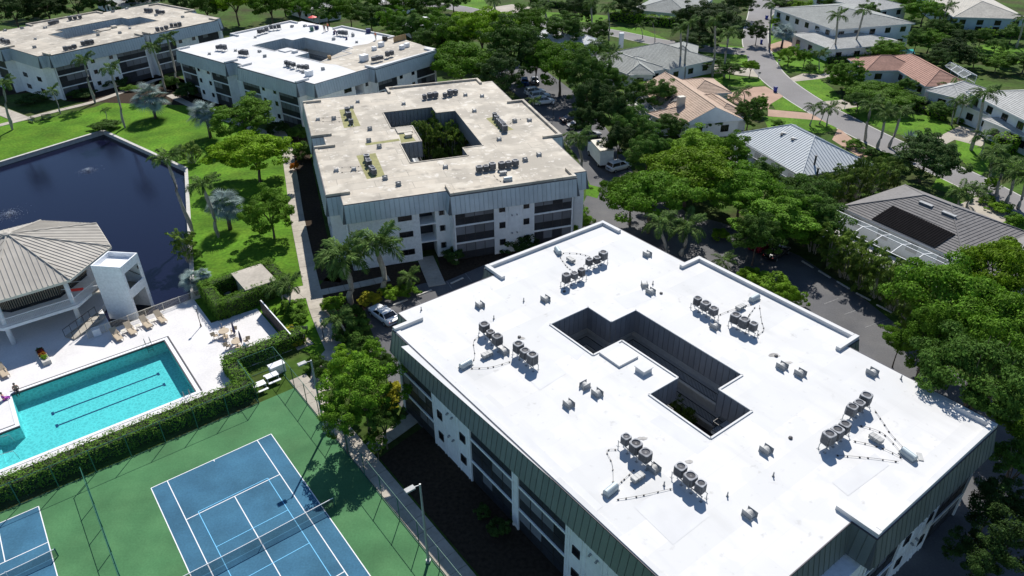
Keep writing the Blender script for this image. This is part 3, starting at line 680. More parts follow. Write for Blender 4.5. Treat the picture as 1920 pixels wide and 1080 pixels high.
# ============================================================ ROOFTOP PLANT
def hexring(n, r, z, x0=0, y0=0): return [(x0+r*math.cos(2*PI*i/n), y0+r*math.sin(2*PI*i/n), z) for i in range(n)]
def make_condenser():
    s, c = .39, .11; n = 8; pl = [(s, -s+c), (s, s-c), (s-c, s), (-s+c, s), (-s, s-c), (-s, -s+c), (-s+c, -s), (s-c, -s)]
    cab = MB().prism([(x*.95, y*.95) for x, y in pl], .04, .80); lou = MB()
    for k in range(8):
        (x0, y0), (x1, y1) = pl[k], pl[(k+1) % 8]; m = max(2, int(math.hypot(x1-x0, y1-y0)/.075)); a = math.atan2(y1-y0, x1-x0)
        for q in range(m+1): t = q/m; lou.box(x0+(x1-x0)*t, y0+(y1-y0)*t, .42, .022, .05, .72, rz=a)
    base = MB().prism([(x*1.02, y*1.02) for x, y in pl], 0, .05)
    lid = MB(); N = 24; out = []
    for i in range(N):
        t = 2*PI*(i+.5)/N; cx, cy = math.cos(t), math.sin(t); r = min(s/max(abs(cx), abs(cy)), (2*s-c)/(abs(cx)+abs(cy))); out.append((cx*r*1.03, cy*r*1.03))
    def band(a, za, b, zb): lid.add([(x, y, za) for x, y in a]+[(x, y, zb) for x, y in b], [(k, (k+1) % N, N+(k+1) % N, N+k) for k in range(N)])
    rg = lambda r: [(r*math.cos(2*PI*(i+.5)/N), r*math.sin(2*PI*(i+.5)/N)) for i in range(N)]
    band(out, .78, out, .85); band(out, .85, rg(.335), .87); band(rg(.335), .87, rg(.32), .87); band(rg(.32), .87, rg(.31), .66)
    well = MB().add([(x, y, .68) for x, y in rg(.315)], [tuple(range(N))])
    fan = MB()
    for k in range(3):
        m = Matrix.Rotation(k*2*PI/3, 4, 'Z'); fan.add([m @ Vector(v) for v in ((.03, -.03, .74), (.29, -.11, .72), (.29, .06, .77), (.03, .03, .76))], [(0, 1, 2, 3)])
    fan.tube([(0, 0, .70), (0, 0, .80)], .085, 8)
    return [('cabinet', cab.mesh('cabinet', ACM)), ('louvre_grille', lou.mesh('louvre_grille', ACL)), ('base_pan', base.mesh('base_pan', ACTOP)), ('top_cover', lid.mesh('top_cover', ACTOP)), ('fan_well', well.mesh('fan_well', BLACK)), ('fan', fan.mesh('fan', DGREY))]
ACL = mat('ac_louvre', (.20, .205, .215), .6, var=.2, scale=4, rand=.3)
COND = make_condenser()
def rack_meshes(n, sp):
    L = n*sp; rail = MB().box(0, 0, .50, L, .05, .06).mesh('rail', GALV); leg = MB().box(0, 0, .25, .04, .04, .49).box(0, 0, .012, .2, .2, .024).mesh('leg', GALV)
    return rail, leg
RACKS = {}
AC_LIST = []
def ac_group(px_list, where, roofname, z=RZ, h=.50):
    """a stand with its row of air conditioners; px_list are the tops of the units in the photograph"""
    pts = [G(x, y, z+h+.85) for x, y in px_list]; n = len(pts)
    a, b = pts[0], pts[-1]; d = (b-a); rz = math.atan2(d.y, d.x); c = (a+b)/2; sp = d.length/(n-1)+.02
    k = (n, round(sp, 2))
    if k not in RACKS: RACKS[k] = rack_meshes(n, sp)
    rail, leg = RACKS[k]
    rk = T('equipment_rack', 'metal stand under the row %s' % where, 'stand', (c.x, c.y, z), rz, 'air conditioner stands', sc=(1, 1, h/.5))
    for sgn in (-1, 1): put('rail', rail, rk, (0, sgn*.27, 0))
    for i in range(n+1):
        for sgn in (-1, 1): put('leg', leg, rk, ((i-n/2)*sp*.96, sgn*.27, 0))
    order = sorted(range(n), key=lambda i: px_list[i][0]); nm = {3: ['left hand', 'middle', 'right hand']}
    for i in range(n):
        p = a.lerp(b, i/(n-1)).lerp(pts[i], .5); r = order.index(i)
        word = {3: ('left', 'middle', 'right'), 2: ('left', 'right'), 6: ('first', 'second', 'third', 'fourth', 'fifth', 'sixth'), 5: ('first', 'second', 'third', 'fourth', 'fifth'), 4: ('first', 'second', 'third', 'fourth')}[n][r]
        s1 = min(rnd.choice((.80, .92, 1.0, 1.0)), sp/.80); sc = s1*rnd.choice((.88, 1, 1, 1.12))
        u = T('air_conditioner', '%s air conditioner of the row %s' % (word, where), 'air conditioner', (p.x, p.y, z+h+.03), rz+rnd.uniform(-.14, .14), 'air conditioners', sc=(s1, s1, sc))
        for nme, me in COND: put(nme, me, u)
    return c, rz
A_ = 'on the nearest roof'
ACG = [([(1131.3, 472.5), (1121, 481.5), (1105, 483)], 'nearest the far kerb ' + A_), ([(1090.5, 503.3), (1077.9, 506.3), (1062, 514.8)], 'second behind the far kerb ' + A_),
       ([(907.8, 605.4), (919.3, 616.8), (932.3, 629.5)], 'nearest the left corner ' + A_), ([(972, 644), (984, 656), (998.4, 665.8)], 'left of the courtyard ' + A_),
       ([(1308.8, 557), (1323.8, 565.5), (1339, 575)], 'right behind the courtyard ' + A_), ([(1380, 589.5), (1396, 599.5), (1413.8, 604.5)], 'by the parking side kerb ' + A_),
       ([(1174.7, 815), (1192.7, 831), (1211, 845.8)], 'by the court side edge ' + A_), ([(1277, 873), (1295.5, 890.8), (1315, 904)], 'nearest the viewer ' + A_),
       ([(1625.3, 740.2), (1613.4, 752.4), (1599, 760.5)], 'rear one at the right end ' + A_), ([(1585.5, 793), (1571.4, 805.2), (1555.2, 814.7)], 'front one at the right end ' + A_)]
for pts, wh in ACG: ac_group(pts, wh, A_)
C_ = 'on the beige roof'
for pts, wh in [([(795.7, 176.5), (805.6, 174.4), (816, 173)], 'left at the far side ' + C_), ([(834, 172.7), (843.5, 170), (853.7, 166.8)], 'right at the far side ' + C_),
                ([(650.4, 201.8), (652.5, 211), (657.4, 221.7)], 'at the far left ' + C_), ([(686.9, 289.3), (688.9, 294.9), (691, 299.8)], 'rear one at the near left ' + C_), ([(695.6, 309.2), (698, 311.9), (700.6, 315)], 'front one at the near left ' + C_),
                ([(927.5, 210.9), (931.5, 216.4), (935, 221.6)], 'rear one right of the courtyard ' + C_), ([(939.2, 226), (943, 231), (946.5, 236)], 'front one right of the courtyard ' + C_),
                ([(898.4, 310.6), (911.5, 308.3), (923.2, 306)], 'left at the near side ' + C_), ([(940.6, 305.7), (953.2, 302.3), (966.3, 299)], 'right at the near side ' + C_)]: ac_group(pts, wh, C_, h=.12)
B_ = 'on the half coated roof'
for pts, wh in [([(485.4, 55.2), (491.9, 53), (499, 51.3)], 'left at the back ' + B_), ([(507.5, 47.3), (514, 46.6), (521.8, 45.5)], 'right at the back ' + B_), ([(407.2, 83.8), (413.7, 83.3), (420.3, 85)], 'farthest left ' + B_),
                ([(449, 93.7), (455, 94.2), (460.6, 95)], 'left of the courtyard ' + B_), ([(536, 112.4), (542.6, 113.7), (549, 116.4)], 'left in the front ' + B_), ([(559, 119), (566, 120.3), (574, 121.6)], 'right in the front ' + B_),
                ([(700, 106), (707, 104.7), (714.5, 102.8)], 'left on the bare part ' + B_), ([(726, 97.6), (734, 95)], 'right on the bare part ' + B_), ([(636, 56.5), (642, 57.2), (648, 58)], 'beside the red shirted worker ' + B_)]: ac_group(pts, wh, B_, h=.4)
D_ = 'on the farthest roof'
sD = .21875
for pts, wh in [([(425, 180), (455, 172), (485, 165)], 'left at the back ' + D_), ([(595, 142), (635, 135), (680, 128)], 'right at the back ' + D_), ([(1245, 70), (1268, 72), (1290, 74)], 'left at the far right ' + D_), ([(1345, 84), (1370, 84), (1395, 84)], 'right at the far right ' + D_),
                ([(1345, 235), (1382, 226), (1420, 217)], 'left at the near right ' + D_), ([(1465, 198), (1500, 195), (1535, 190)], 'right at the near right ' + D_), ([(555, 398), (592, 388), (630, 378)], 'left at the near side ' + D_), ([(705, 355), (742, 348), (780, 340)], 'right at the near side ' + D_),
                ([(12, 325), (38, 332), (62, 340)], 'at the left end ' + D_)]: ac_group([(x*sD, y*sD) for x, y in pts], wh, D_, h=.12)
# vents, hoods and pipes
hood = MB(); n = 10; ring = [(math.cos(PI*i/n)*.26, .22+math.sin(PI*i/n)*.26) for i in range(n+1)]; pr = [(-.26, 0)] + [(-x, z) for x, z in ring][0:0] + ring[::-1] + [(.26, 0)]
hood.add([(-.55, y, z) for y, z in pr]+[(.55, y, z) for y, z in pr], [tuple(range(len(pr)))[::-1], tuple(range(len(pr), 2*len(pr)))]+[(i, (i+1) % len(pr), len(pr)+(i+1) % len(pr), len(pr)+i) for i in range(len(pr))])
HOOD = hood.mesh('cover', mat('hood_blue_grey', (.36, .42, .44), .5, metal=.2, var=.1, scale=2)); HOODC = MB().box(0, 0, .04, 1.2, .66, .08).mesh('base_curb', GALVP)
def line_cover(px, py, rz, label):
    t = T('pipe_cover', label, 'pipe cover', G(px, py, RZ), rz, 'rounded pipe covers'); put('cover', HOOD, t, (0, 0, .08)); put('base_curb', HOODC, t); return t
FINB = MB().box(0, 0, .26, .9, .42, .28).box(0, 0, .06, .7, .34, .12).mesh('body', GALVP); FINF = MB().box(0, -.02, .28, .035, .52, .36).mesh('fin', GALV); FINL = MB().box(0, 0, .42, 1.0, .5, .05).mesh('lid', GALVP)
def fin_vent(px, py, rz, label, z=RZ):
    t = T('roof_vent', label, 'roof vent', G(px, py, z), rz, 'long roof vents'); put('body', FINB, t); put('lid', FINL, t)
    for x in (-.46, -.15, .15, .46): put('fin', FINF, t, (x, 0, 0))
    return t
_n = 10; _pr = [(.30*math.cos(PI*k/_n), .10+.30*math.sin(PI*k/_n)) for k in range(_n+1)]; _g = MB(); _g.add([(-.24, y, z) for y, z in _pr]+[(.24, y, z) for y, z in _pr], [tuple(range(_n+1))[::-1], tuple(range(_n+1, 2*_n+2))]+[(k, k+1, _n+2+k, _n+1+k) for k in range(_n)])
GN = _g.mesh('curved_hood', GALVP); GB = MB().box(0, 0, .05, .62, .70, .10).mesh('flashing', GALVP); GH = MB().box(0, 0, .26, .03, .72, .42).mesh('fin', GALV)
def vent(px, py, rz, label, z=RZ, sc=1.0):
    t = T('vent_hood', label, 'roof vent', G(px, py, z), rz, 'small roof vents', sc=sc); put('curved_hood', GN, t); put('flashing', GB, t); put('fin', GH, t, (.25, 0, 0)); put('fin', GH, t, (-.25, .06, 0)); return t
PIPE = MB().tube([(0, 0, 0), (0, 0, .42)], .05, 8).tube([(0, 0, 0), (0, 0, .08)], .1, 8).mesh('vent_pipe', GALV); DRAIN = MB().tube([(0, 0, 0), (0, 0, .12), (0, 0, .16)], [.17, .15, .05], 10).mesh('roof_drain', DGREY)
COVER = [(1046, 474, YA+1.2, 'rounded pipe cover near the far kerb of the nearest white roof'), (873.4, 687, YA+.1, 'rounded pipe cover at the left edge of the nearest white roof'), (1414, 563, YA, 'rounded pipe cover by the parking side kerb'), (1145, 923, YA+.1, 'rounded pipe cover by the court side edge of the nearest roof'), (1702, 857, YA+1.4, 'rounded pipe cover at the right end of the nearest white roof')]
for a in COVER: line_cover(*a)
for a in [(1070, 491, YA+1.5, 'long finned vent beside the far pipe cover'), (913, 669, YA, 'long finned vent beside the left pipe cover'), (1195, 900, YA, 'long finned vent beside the court side pipe cover'), (1641, 827, YA+1.5, 'long finned vent at the right end of the nearest roof'), (1387.5, 580, YA, 'long finned vent behind the parking side air conditioners')]: fin_vent(*a)
for i, (x, y, wh) in enumerate([(1213.8, 480, 'by the far right corner'), (1208.6, 538, 'left one of the pair behind the courtyard'), (1220, 550, 'right one of the pair behind the courtyard'), (1023, 564, 'between the far and left air conditioners'), (900, 575, 'nearest the left corner notch'), (1097, 726, 'left one of the pair left of the courtyard'), (1120, 741, 'right one of the pair left of the courtyard'), (1066, 761, 'below the pair left of the courtyard'), (1340, 615, 'in front of the air conditioners behind the courtyard'), (1465, 690, 'beside the dark stain right of the courtyard'), (1499, 703, 'right of the dark stain beside the courtyard'), (1635, 702, 'by the far right long edge'), (1435, 847, 'between the courtyard and the near end'), (1403.8, 967, 'nearest the near step of the edge'), (945, 662, 'between the two left air conditioner rows'), (1225.5, 882, 'beside the court side air conditioner row')]):
    vent(x, y, rnd.choice((YA, YA+PI/2, YA+PI, YA-.6)), 'curved vent ' + wh + ' of the nearest roof', sc=1.1)
for x, y, wh in [(982, 565, 'left of the courtyard'), (926, 598, 'above the left row of air conditioners'), (790, 582, 'at the left corner'), (1224, 533, 'beside the pair of vents'), (1449.7, 893, 'right of the near end vent'), (1363.7, 930, 'in front of the nearest row'), (1689, 711, 'by the right long edge'), (1245, 910, 'left of the nearest row')]:
    tag(put('vent_pipe', PIPE, None, G(x, y, RZ)), 'thin vent pipe ' + wh + ' on the nearest white roof', 'vent pipe', 'vent pipes')
for x, y, wh in [(1058, 547, 'behind the far air conditioners'), (1239.6, 550.5, 'right of the pair of vents'), (973.8, 632.6, 'above the left rows'), (1482, 821.7, 'right of the courtyard near the end'), (1455, 668, 'in the dark stain')]:
    tag(put('roof_drain', DRAIN, None, G(x, y, RZ)), 'dark domed roof drain ' + wh + ' of the nearest roof', 'roof drain', 'roof drains')
tag(MB().box(0, 0, .04, .35, .8, .06).build('loose_plate', GALVP, None, loc=G(1725, 857, RZ)), 'flat grey plate lying beside the right end pipe cover', 'metal plate').rotation_euler = (0, 0, YA-.9)
for i, (x, y) in enumerate([(671, 192), (660, 202), (757, 196), (872.7, 179.5), (904, 181.5), (889.6, 209.5), (936, 263), (1010.7, 292), (985, 302), (835.4, 314.5), (747.6, 347.5), (722.5, 336), (711.7, 277), (692, 265.5), (694, 243.5), (596.5, 225), (626.5, 224), (631, 321), (664, 319), (992.6, 227), (965.5, 229)]):
    vent(x, y, rnd.choice((YC, YC+PI/2, YC+PI)), 'curved vent on the beige roof ' + ['at the far left corner', 'behind the far left air conditioners', 'left of the far air conditioners', 'right of the far air conditioners', 'nearest the far right corner', 'above the courtyard corner', 'right below the courtyard', 'nearest the right corner', 'right of the near air conditioners', 'below the courtyard', 'nearest the viewer', 'by the near left air conditioners', 'lower one left of the courtyard', 'middle one left of the courtyard', 'upper one left of the courtyard', 'outer one at the far left edge', 'inner one at the far left edge', 'outer one at the near left edge', 'inner one at the near left edge', 'nearest the right kerb', 'second from the right kerb'][i])
line_cover(952.3, 339, YC, 'rounded pipe cover by the near edge of the beige roof'); fin_vent(943.6, 327, YC, 'long finned vent in front of the near air conditioners of the beige roof'); fin_vent(817, 179, YC, 'long finned vent at the far side of the beige roof')
for i, (x, y) in enumerate([(393, 102), (442, 96), (487, 98), (497, 107), (540, 125), (606, 131), (479, 71), (572, 50), (548, 51), (669, 80), (626, 75), (570, 137)]):
    vent(x, y, YB+PI*rnd.random(), 'curved vent on the half coated roof ' + ['nearest the left corner', 'left of the courtyard air conditioners', 'left of the courtyard', 'in front of the courtyard', 'beside the front air conditioners', 'nearest the front edge', 'behind the courtyard', 'right of the back air conditioners', 'nearest the back edge', 'beside the courtyard palm', 'right behind the courtyard', 'left of the white tub'][i])
for i, (x, y) in enumerate([(42, 54), (85, 53), (67, 74), (65, 90), (184, 67), (225, 63), (244, 54), (293, 30), (343, 33), (238, 17), (212, 23), (10, 58)]):
    vent(x, y, YD+PI*rnd.random(), 'curved vent on the farthest roof ' + ['left at the back', 'behind the courtyard', 'left of the courtyard', 'at the near left', 'in front of the courtyard', 'right of the near air conditioners', 'right of the courtyard', 'far right of the courtyard', 'nearest the right corner', 'nearest the back corner', 'at the back middle', 'at the left end'][i])
# refrigerant lines lying over the roof on little blocks
def pipe_run(pts, label, nblk=6, z=RZ):
    w_ = smooth_line([G(x, y, z+.10) for x, y in pts], 8); t = T('refrigerant_line', label, 'pipe', (0, 0, 0), 0, 'refrigerant lines')
    MB().tube(w_, .014, 6).build('pipe', DGREY, t)
    for i in range(nblk):
        p = w_[int((i+.5)/nblk*len(w_))]; MB().box(p.x, p.y, z+.045, .12, .07, .09, rz=i).build('block', BLACK, t)
for pts, lb in [([(1054, 474), (1085, 475), (1107, 481)], 'upper pipe run from the far pipe cover'), ([(1050, 481), (1062, 498), (1074, 508)], 'lower pipe run from the far pipe cover'),
                ([(882, 690), (920, 688), (958, 677)], 'pipe run from the left pipe cover to the courtyard row'), ([(880, 688), (890, 668), (888, 640), (900, 630)], 'looping pipe run from the left pipe cover'),
                ([(1156, 936), (1200, 929), (1262, 915)], 'pipe run from the court side cover to the nearest row'), ([(1152, 915), (1168, 900), (1190, 880)], 'straight pipe run from the court side cover'), ([(1150, 910), (1148, 870), (1138, 845), (1158, 842)], 'looping pipe run from the court side cover'),
                ([(1692, 858), (1650, 838), (1600, 826)], 'upper pipe run to the right end row'), ([(1685, 865), (1620, 857), (1567, 853)], 'lower pipe run to the right end row'), ([(1698, 843), (1672, 815), (1655, 790), (1640, 768)], 'long pipe run from the rear right row'), ([(1690, 848), (1655, 812), (1612, 797)], 'pipe run from the middle of the right rows'),
                ([(1410, 570), (1385, 576), (1348, 590)], 'pipe run from the parking side cover to the left'), ([(1424, 572), (1428, 600), (1432, 618), (1420, 628)], 'looping pipe run by the parking side kerb'), ([(1416, 575), (1405, 590), (1402, 596)], 'short pipe run by the parking side cover')]:
    pipe_run(pts, lb + ' of the nearest white roof')
for pts, lb in [([(600, 221), (630, 220), (648, 219)], 'upper pipe run at the far left of the beige roof'), ([(600, 227), (630, 228), (650, 226)], 'lower pipe run at the far left of the beige roof'), ([(636, 314), (665, 312), (690, 310)], 'upper pipe run at the near left of the beige roof'), ([(636, 323), (665, 321), (692, 318)], 'lower pipe run at the near left of the beige roof'), ([(925, 327), (935, 338), (948, 341)], 'pipe run at the near edge of the beige roof'), ([(955, 232), (970, 224), (992, 222)], 'pipe run at the right of the beige roof')]:
    pipe_run(pts, lb, 4)
# olive walk pads round the air conditioners of the beige roof
OLIVE = mat('olive_pad', (.26, .25, .10), .9, var=.2, scale=1.5)
for pts in ([(636, 206), (661, 203), (676, 236), (645, 240)], [(668, 292), (704, 287), (722, 330), (688, 336)], [(911, 222), (925, 219), (963, 243), (940, 247)], [(748, 252), (768, 250), (780, 264), (752, 268)], [(684, 269), (748, 260), (750, 264), (686, 273)]):
    mi = (Matrix.Translation((OC[0], OC[1], 0)) @ Matrix.Rotation(YC, 4, 'Z')).inverted()
    MB().sheet([mi @ G(x, y, RZ) for x, y in pts], (), RZ+.006).build('walk_pad', OLIVE, BLD_C)

# ============================================================ VEGETATION
def leaf_quads(mb, pts, size, r_, up=.5):
    """pts: (position, outward direction); every leaf is a small bent rhomb"""
    for p, o in pts:
        nrm = (o + Vector((r_.gauss(0, .55), r_.gauss(0, .55), r_.gauss(0, .55)+up))).normalized()
        a = nrm.cross(Vector((r_.uniform(-1, 1), r_.uniform(-1, 1), r_.uniform(-1, 1)))).normalized(); b = nrm.cross(a)
        s = size*r_.uniform(.65, 1.3)
        mb.add([p-a*s, p-b*s*.55-nrm*s*.15, p+a*s, p+b*s*.55-nrm*s*.15], [(0, 1, 2, 3)])
def sph(r_):
    z = r_.uniform(-1, 1); t = r_.uniform(0, 2*PI); q = math.sqrt(1-z*z); return Vector((q*math.cos(t), q*math.sin(t), z))
def crown(seed, nclump, nleaf, leaf, rz, flat=0.0, cl=(.20, .34), lo=-.55, sq=.6):
    """unit crown (radius about 1 in x and y, rz high) made of leaf clumps with gaps between them"""
    r_ = random.Random(seed); mb = MB(); lob = [(r_.uniform(0, 2*PI), r_.uniform(.05, .16), k) for k in (2, 3, 5)]
    for i in range(nclump):
        d = sph(r_)
        if d.z < lo: d.z = -d.z*.5; d.normalize()
        az = math.atan2(d.y, d.x); q = 1+sum(a*math.sin(k*az+p) for p, a, k in lob)
        rad = (r_.uniform(.40, .86)**.7*.86 if r_.random() < .86 else r_.uniform(.82, 1.04))*q
        c = Vector((d.x*rad, d.y*rad, d.z*rad*rz*(1-flat) + flat*rz*.55*math.sqrt(max(0, 1-rad*rad*.8))))
        cr = r_.uniform(*cl)*(1.15-.35*rad); out = Vector((d.x, d.y, d.z+.35)).normalized(); pts = []
        for j in range(nleaf):
            e = sph(r_); e = (e+out*.55).normalized(); pts.append((c+Vector((e.x*cr, e.y*cr, e.z*cr*sq))*r_.uniform(.6, 1.05), e))
        leaf_quads(mb, pts, leaf, r_)
    return mb.mesh('crown', LF_MID)
CROWNS = {'umb': [crown(11+i, 84, 250, .028, .66, .30, (.17, .30), -.5, .36) for i in range(3)],
          'round': [crown(31+i, 100, 205, .028, .85, 0, (.15, .27), -.55, .5) for i in range(3)],
          'dense': [crown(51+i, 190, 110, .029, .82, 0, (.12, .18), -.8) for i in range(2)],
          'loose': [crown(71+i, 72, 190, .028, .75, .1, (.13, .27), -.55, .42) for i in range(3)],
          'shrub': [crown(91+i, 45, 110, .060, .75, 0, (.22, .38), -.3) for i in range(3)]}
def trunk_mesh(seed):
    r_ = random.Random(seed); mb = MB(); mb.tube([(0, 0, -.1), (.03, .02, .12), (.05, -.02, .30), (.02, .03, .45)], [.085, .06, .05, .042], 8)
    for i in range(5):
        a = i*2*PI/5+r_.uniform(-.4, .4); q = r_.uniform(.3, .55)
        mb.tube([(.03, .0, r_.uniform(.3, .42)), (q*.4*math.cos(a), q*.4*math.sin(a), .56), (q*math.cos(a), q*math.sin(a), r_.uniform(.68, .82)), (q*1.35*math.cos(a), q*1.35*math.sin(a), .93)], [.034, .026, .017, .006], 6)
    return mb.mesh('trunk', TRUNK, True)
TRUNKS = [trunk_mesh(i) for i in range(3)]
def tree(px, py, hw, ht, kind, lm, label, rzf=None, name='tree', group=None, cat='tree', base=None):
    """px, py, hw: the middle of the crown and its half width in the photograph; ht: height in metres"""
    cz = ht*.57; p = G(px, py, cz); r = hw*mpp(p); me = rnd.choice(CROWNS[kind])
    t = T(name, label, cat, (p.x, p.y, 0), rnd.uniform(0, 2*PI), group)
    put('trunk', rnd.choice(TRUNKS), t, (0, 0, 0), sc=(r*.62, r*.62, ht*.82))
    vz = (ht-cz)/.56 if kind in ('umb', 'loose') else (ht-cz)/.78
    put('crown', me, t, (0, 0, cz), sc=(r*rnd.uniform(.92, 1.14), r*rnd.uniform(.92, 1.14), min(vz, r*1.35)), matl=lm).rotation_euler = (rnd.uniform(-.12, .12), rnd.uniform(-.12, .12), rnd.uniform(0, 6.28))
    return t
def shrub(px, py, hw, ht, lm, label, group='garden shrubs', z0=0):
    p = G(px, py, ht*.45+z0); r = hw*mpp(p); t = T('shrub', label, 'shrub', (p.x, p.y, z0), rnd.uniform(0, 6), group)
    put('foliage', rnd.choice(CROWNS['shrub']), t, (0, 0, ht*.42), sc=(r, r, ht*.75), matl=lm)
    put('stem', TRUNKS[0], t, (0, 0, 0), sc=(r*.5, r*.5, ht*.7)); return t
# ---- palms
def frond_mesh(seed, L, rise, droop, nl, lw, lm, ll):
    """feather leaf along +x: rises, then hangs"""
    r_ = random.Random(seed); pts = []; N = 9
    for i in range(N+1):
        t = i/N; pts.append(Vector((L*(t-.18*t*t*droop), 0, L*(rise*t-droop*.62*t**2.2))))
    mb = MB(); mb.tube(pts, [.035*(1-.8*i/N) for i in range(N+1)], 5)
    for k in range(nl):
        t = .14+.86*k/nl; f = t*N; i = min(int(f), N-1); p = pts[i].lerp(pts[i+1], f-i); d = (pts[i+1]-pts[i]).normalized(); u = Vector((0, 1, 0)); nn = d.cross(u)
        ln = ll*(math.sin(PI*min(1, .18+t*.86))**.6)
        for s in (-1, 1):
            q = (u*s*.80+d*.62-nn*r_.uniform(-.35, .35)).normalized(); tip = p+q*ln+Vector((0, 0, -ln*.32)); mid = p+q*ln*.5+Vector((0, 0, ln*.02)); wv = d*lw
            mb.add([p-wv*.4, mid-wv, tip, mid+wv], [(0, 1, 2, 3)])
    return mb.mesh('frond', lm)
FR = {'royal': [frond_mesh(1, 3.4, .62, 1.15, 22, .085, LF_PALM, .85), frond_mesh(2, 3.3, .35, 1.25, 22, .085, LF_PALM, .85), frond_mesh(3, 3.0, .95, .75, 22, .085, LF_PALM, .8)],
      'areca': [frond_mesh(4, 2.4, .95, 1.1, 14, .12, LF_ARECA, .70), frond_mesh(5, 2.6, .7, 1.2, 14, .12, LF_ARECA, .70)]}
def palm_trunk(kind, seed):
    r_ = random.Random(seed); b = r_.uniform(-.05, .05)
    if kind == 'royal': rr = [.30, .24, .22, .23, .21, .17]
    else: rr = [.22, .16, .14, .13, .12, .11]
    return MB().tube([(b*math.sin(k/5*PI)*8, b*math.sin(k/5*PI)*4, k/5) for k in range(6)], rr, 10).mesh('trunk', PTRUNK, True)
PT = {k: [palm_trunk(k, i) for i in range(3)] for k in ('royal', 'slim')}
SHAFT = MB().tube([(0, 0, -.1), (0, 0, .3), (0, 0, .9), (0, 0, 1.3)], [.17, .20, .14, .08], 10).mesh('crownshaft', CSHAFT, True)
def palm(bx, by, tx, ty, label, kind='royal', nf=15, sc=1.0, lm=None, group='palms', name='palm_tree', ht=None):
    """base and heart of the crown in the photograph"""
    b = G(bx, by); best = None
    if ht is None:
        for i in range(8, 180):
            h = i*.1; q = G(tx, ty, h)
            e = abs(q.y-b.y)*1.0+.25*abs(q.x-b.x)
            if best is None or e < best[0]: best = (e, h)
        ht = best[1]
    top = G(tx, ty, ht); lean = (top-b); lean.z = 0
    if lean.length > ht*.3: lean *= ht*.3/lean.length
    t = T(name, label, 'palm tree', b, 0, group)
    m = Matrix(((1, 0, lean.x, 0), (0, 1, lean.y, 0), (0, 0, ht, 0), (0, 0, 0, 1))); q = Matrix.Identity(4)
    tm = MB(); src = PT['royal' if kind == 'royal' else 'slim'][rnd.randrange(3)]
    tm.v = [(v.co.x*sc+lean.x*(v.co.z**1.15 if v.co.z > 0 else 0), v.co.y*sc+lean.y*(v.co.z**1.15 if v.co.z > 0 else 0), v.co.z*ht) for v in src.vertices]; tm.f = [tuple(f.vertices) for f in src.polygons]; tm.mi = [0]*len(tm.f)
    tm.build('trunk', PTRUNK, t, smooth=True)
    c = Vector((lean.x, lean.y, ht))
    if kind == 'royal': put('crownshaft', SHAFT, t, c, sc=sc)
    for i in range(nf):
        v = FR['royal'][(0, 1, 0, 2, 1)[i % 5]]; az = i*2.39996+rnd.uniform(-.25, .25); tilt = rnd.uniform(-.25, .35) if i > 2 else -.6
        m = Matrix.Translation(c+Vector((0, 0, 1.0*sc if kind == 'royal' else .1))) @ Matrix.Rotation(az, 4, 'Z') @ Matrix.Rotation(tilt, 4, 'Y') @ Matrix.Diagonal((sc*rnd.uniform(.85, 1.1), sc, sc, 1))
        put('frond', v, t, M=m, matl=lm)
    return t
def areca(px, py, hw, ht, label, lm=None, nf=72, group='feathery palm clumps'):
    p = G(px, py, ht*.55); r = hw*mpp(p); t = T('palm_clump', label, 'palm clump', (p.x, p.y, 0), 0, group)
    fo = MB(); stm = MB()
    for i in range(nf):
        v = FR['areca'][i % 2]; a = rnd.uniform(0, 2*PI); q = r*.55*math.sqrt(rnd.random()); h = ht*rnd.uniform(.08, .78); x, y = q*math.cos(a), q*math.sin(a)
        m = Matrix.Translation((x, y, h)) @ Matrix.Rotation(a+rnd.gauss(0, .9), 4, 'Z') @ Matrix.Rotation(rnd.uniform(-.5, .15), 4, 'Y') @ Matrix.Diagonal((rnd.uniform(.7, 1.1),)*3+(1,))
        fo.add([m @ w_.co for w_ in v.vertices], [tuple(f.vertices) for f in v.polygons])
        if i % 3 == 0: stm.tube([(x*.5, y*.5, 0), (x*.8, y*.8, h*.6), (x, y, h)], [.06, .05, .04], 6)
    fo.build('fronds', lm or LF_ARECA, t); stm.build('stems', PTRUNK, t); return t
# areca meshes are heavy, so clumps after the first few share foliage
ARECA_SRC = []
def areca_copy(px, py, hw, ht, label, lm=None, group='feathery palm clumps'):
    if len(ARECA_SRC) < 4: t = areca(px, py, 40, 5.0, label, group=group); ARECA_SRC.append((t, [c.data for c in t.children], 40*mpp(G(px, py, 2.75)), 5.0))
    src, datas, r0, h0 = ARECA_SRC[rnd.randrange(len(ARECA_SRC))]; p = G(px, py, ht*.55); r = hw*mpp(p)
    if len(ARECA_SRC) <= 4 and ARECA_SRC[-1][0]['label'] == label: t, datas, r0, h0 = ARECA_SRC[-1]; t.location = (p.x, p.y, 0)
    else:
        t = T('palm_clump', label, 'palm clump', (p.x, p.y, 0), rnd.uniform(0, 6), group)
        for d in datas: put(d.name.split('.')[0], d, t, matl=lm if (lm and d.name.startswith('fronds')) else None)
    t.scale = (r/r0, r/r0, ht/h0); return t
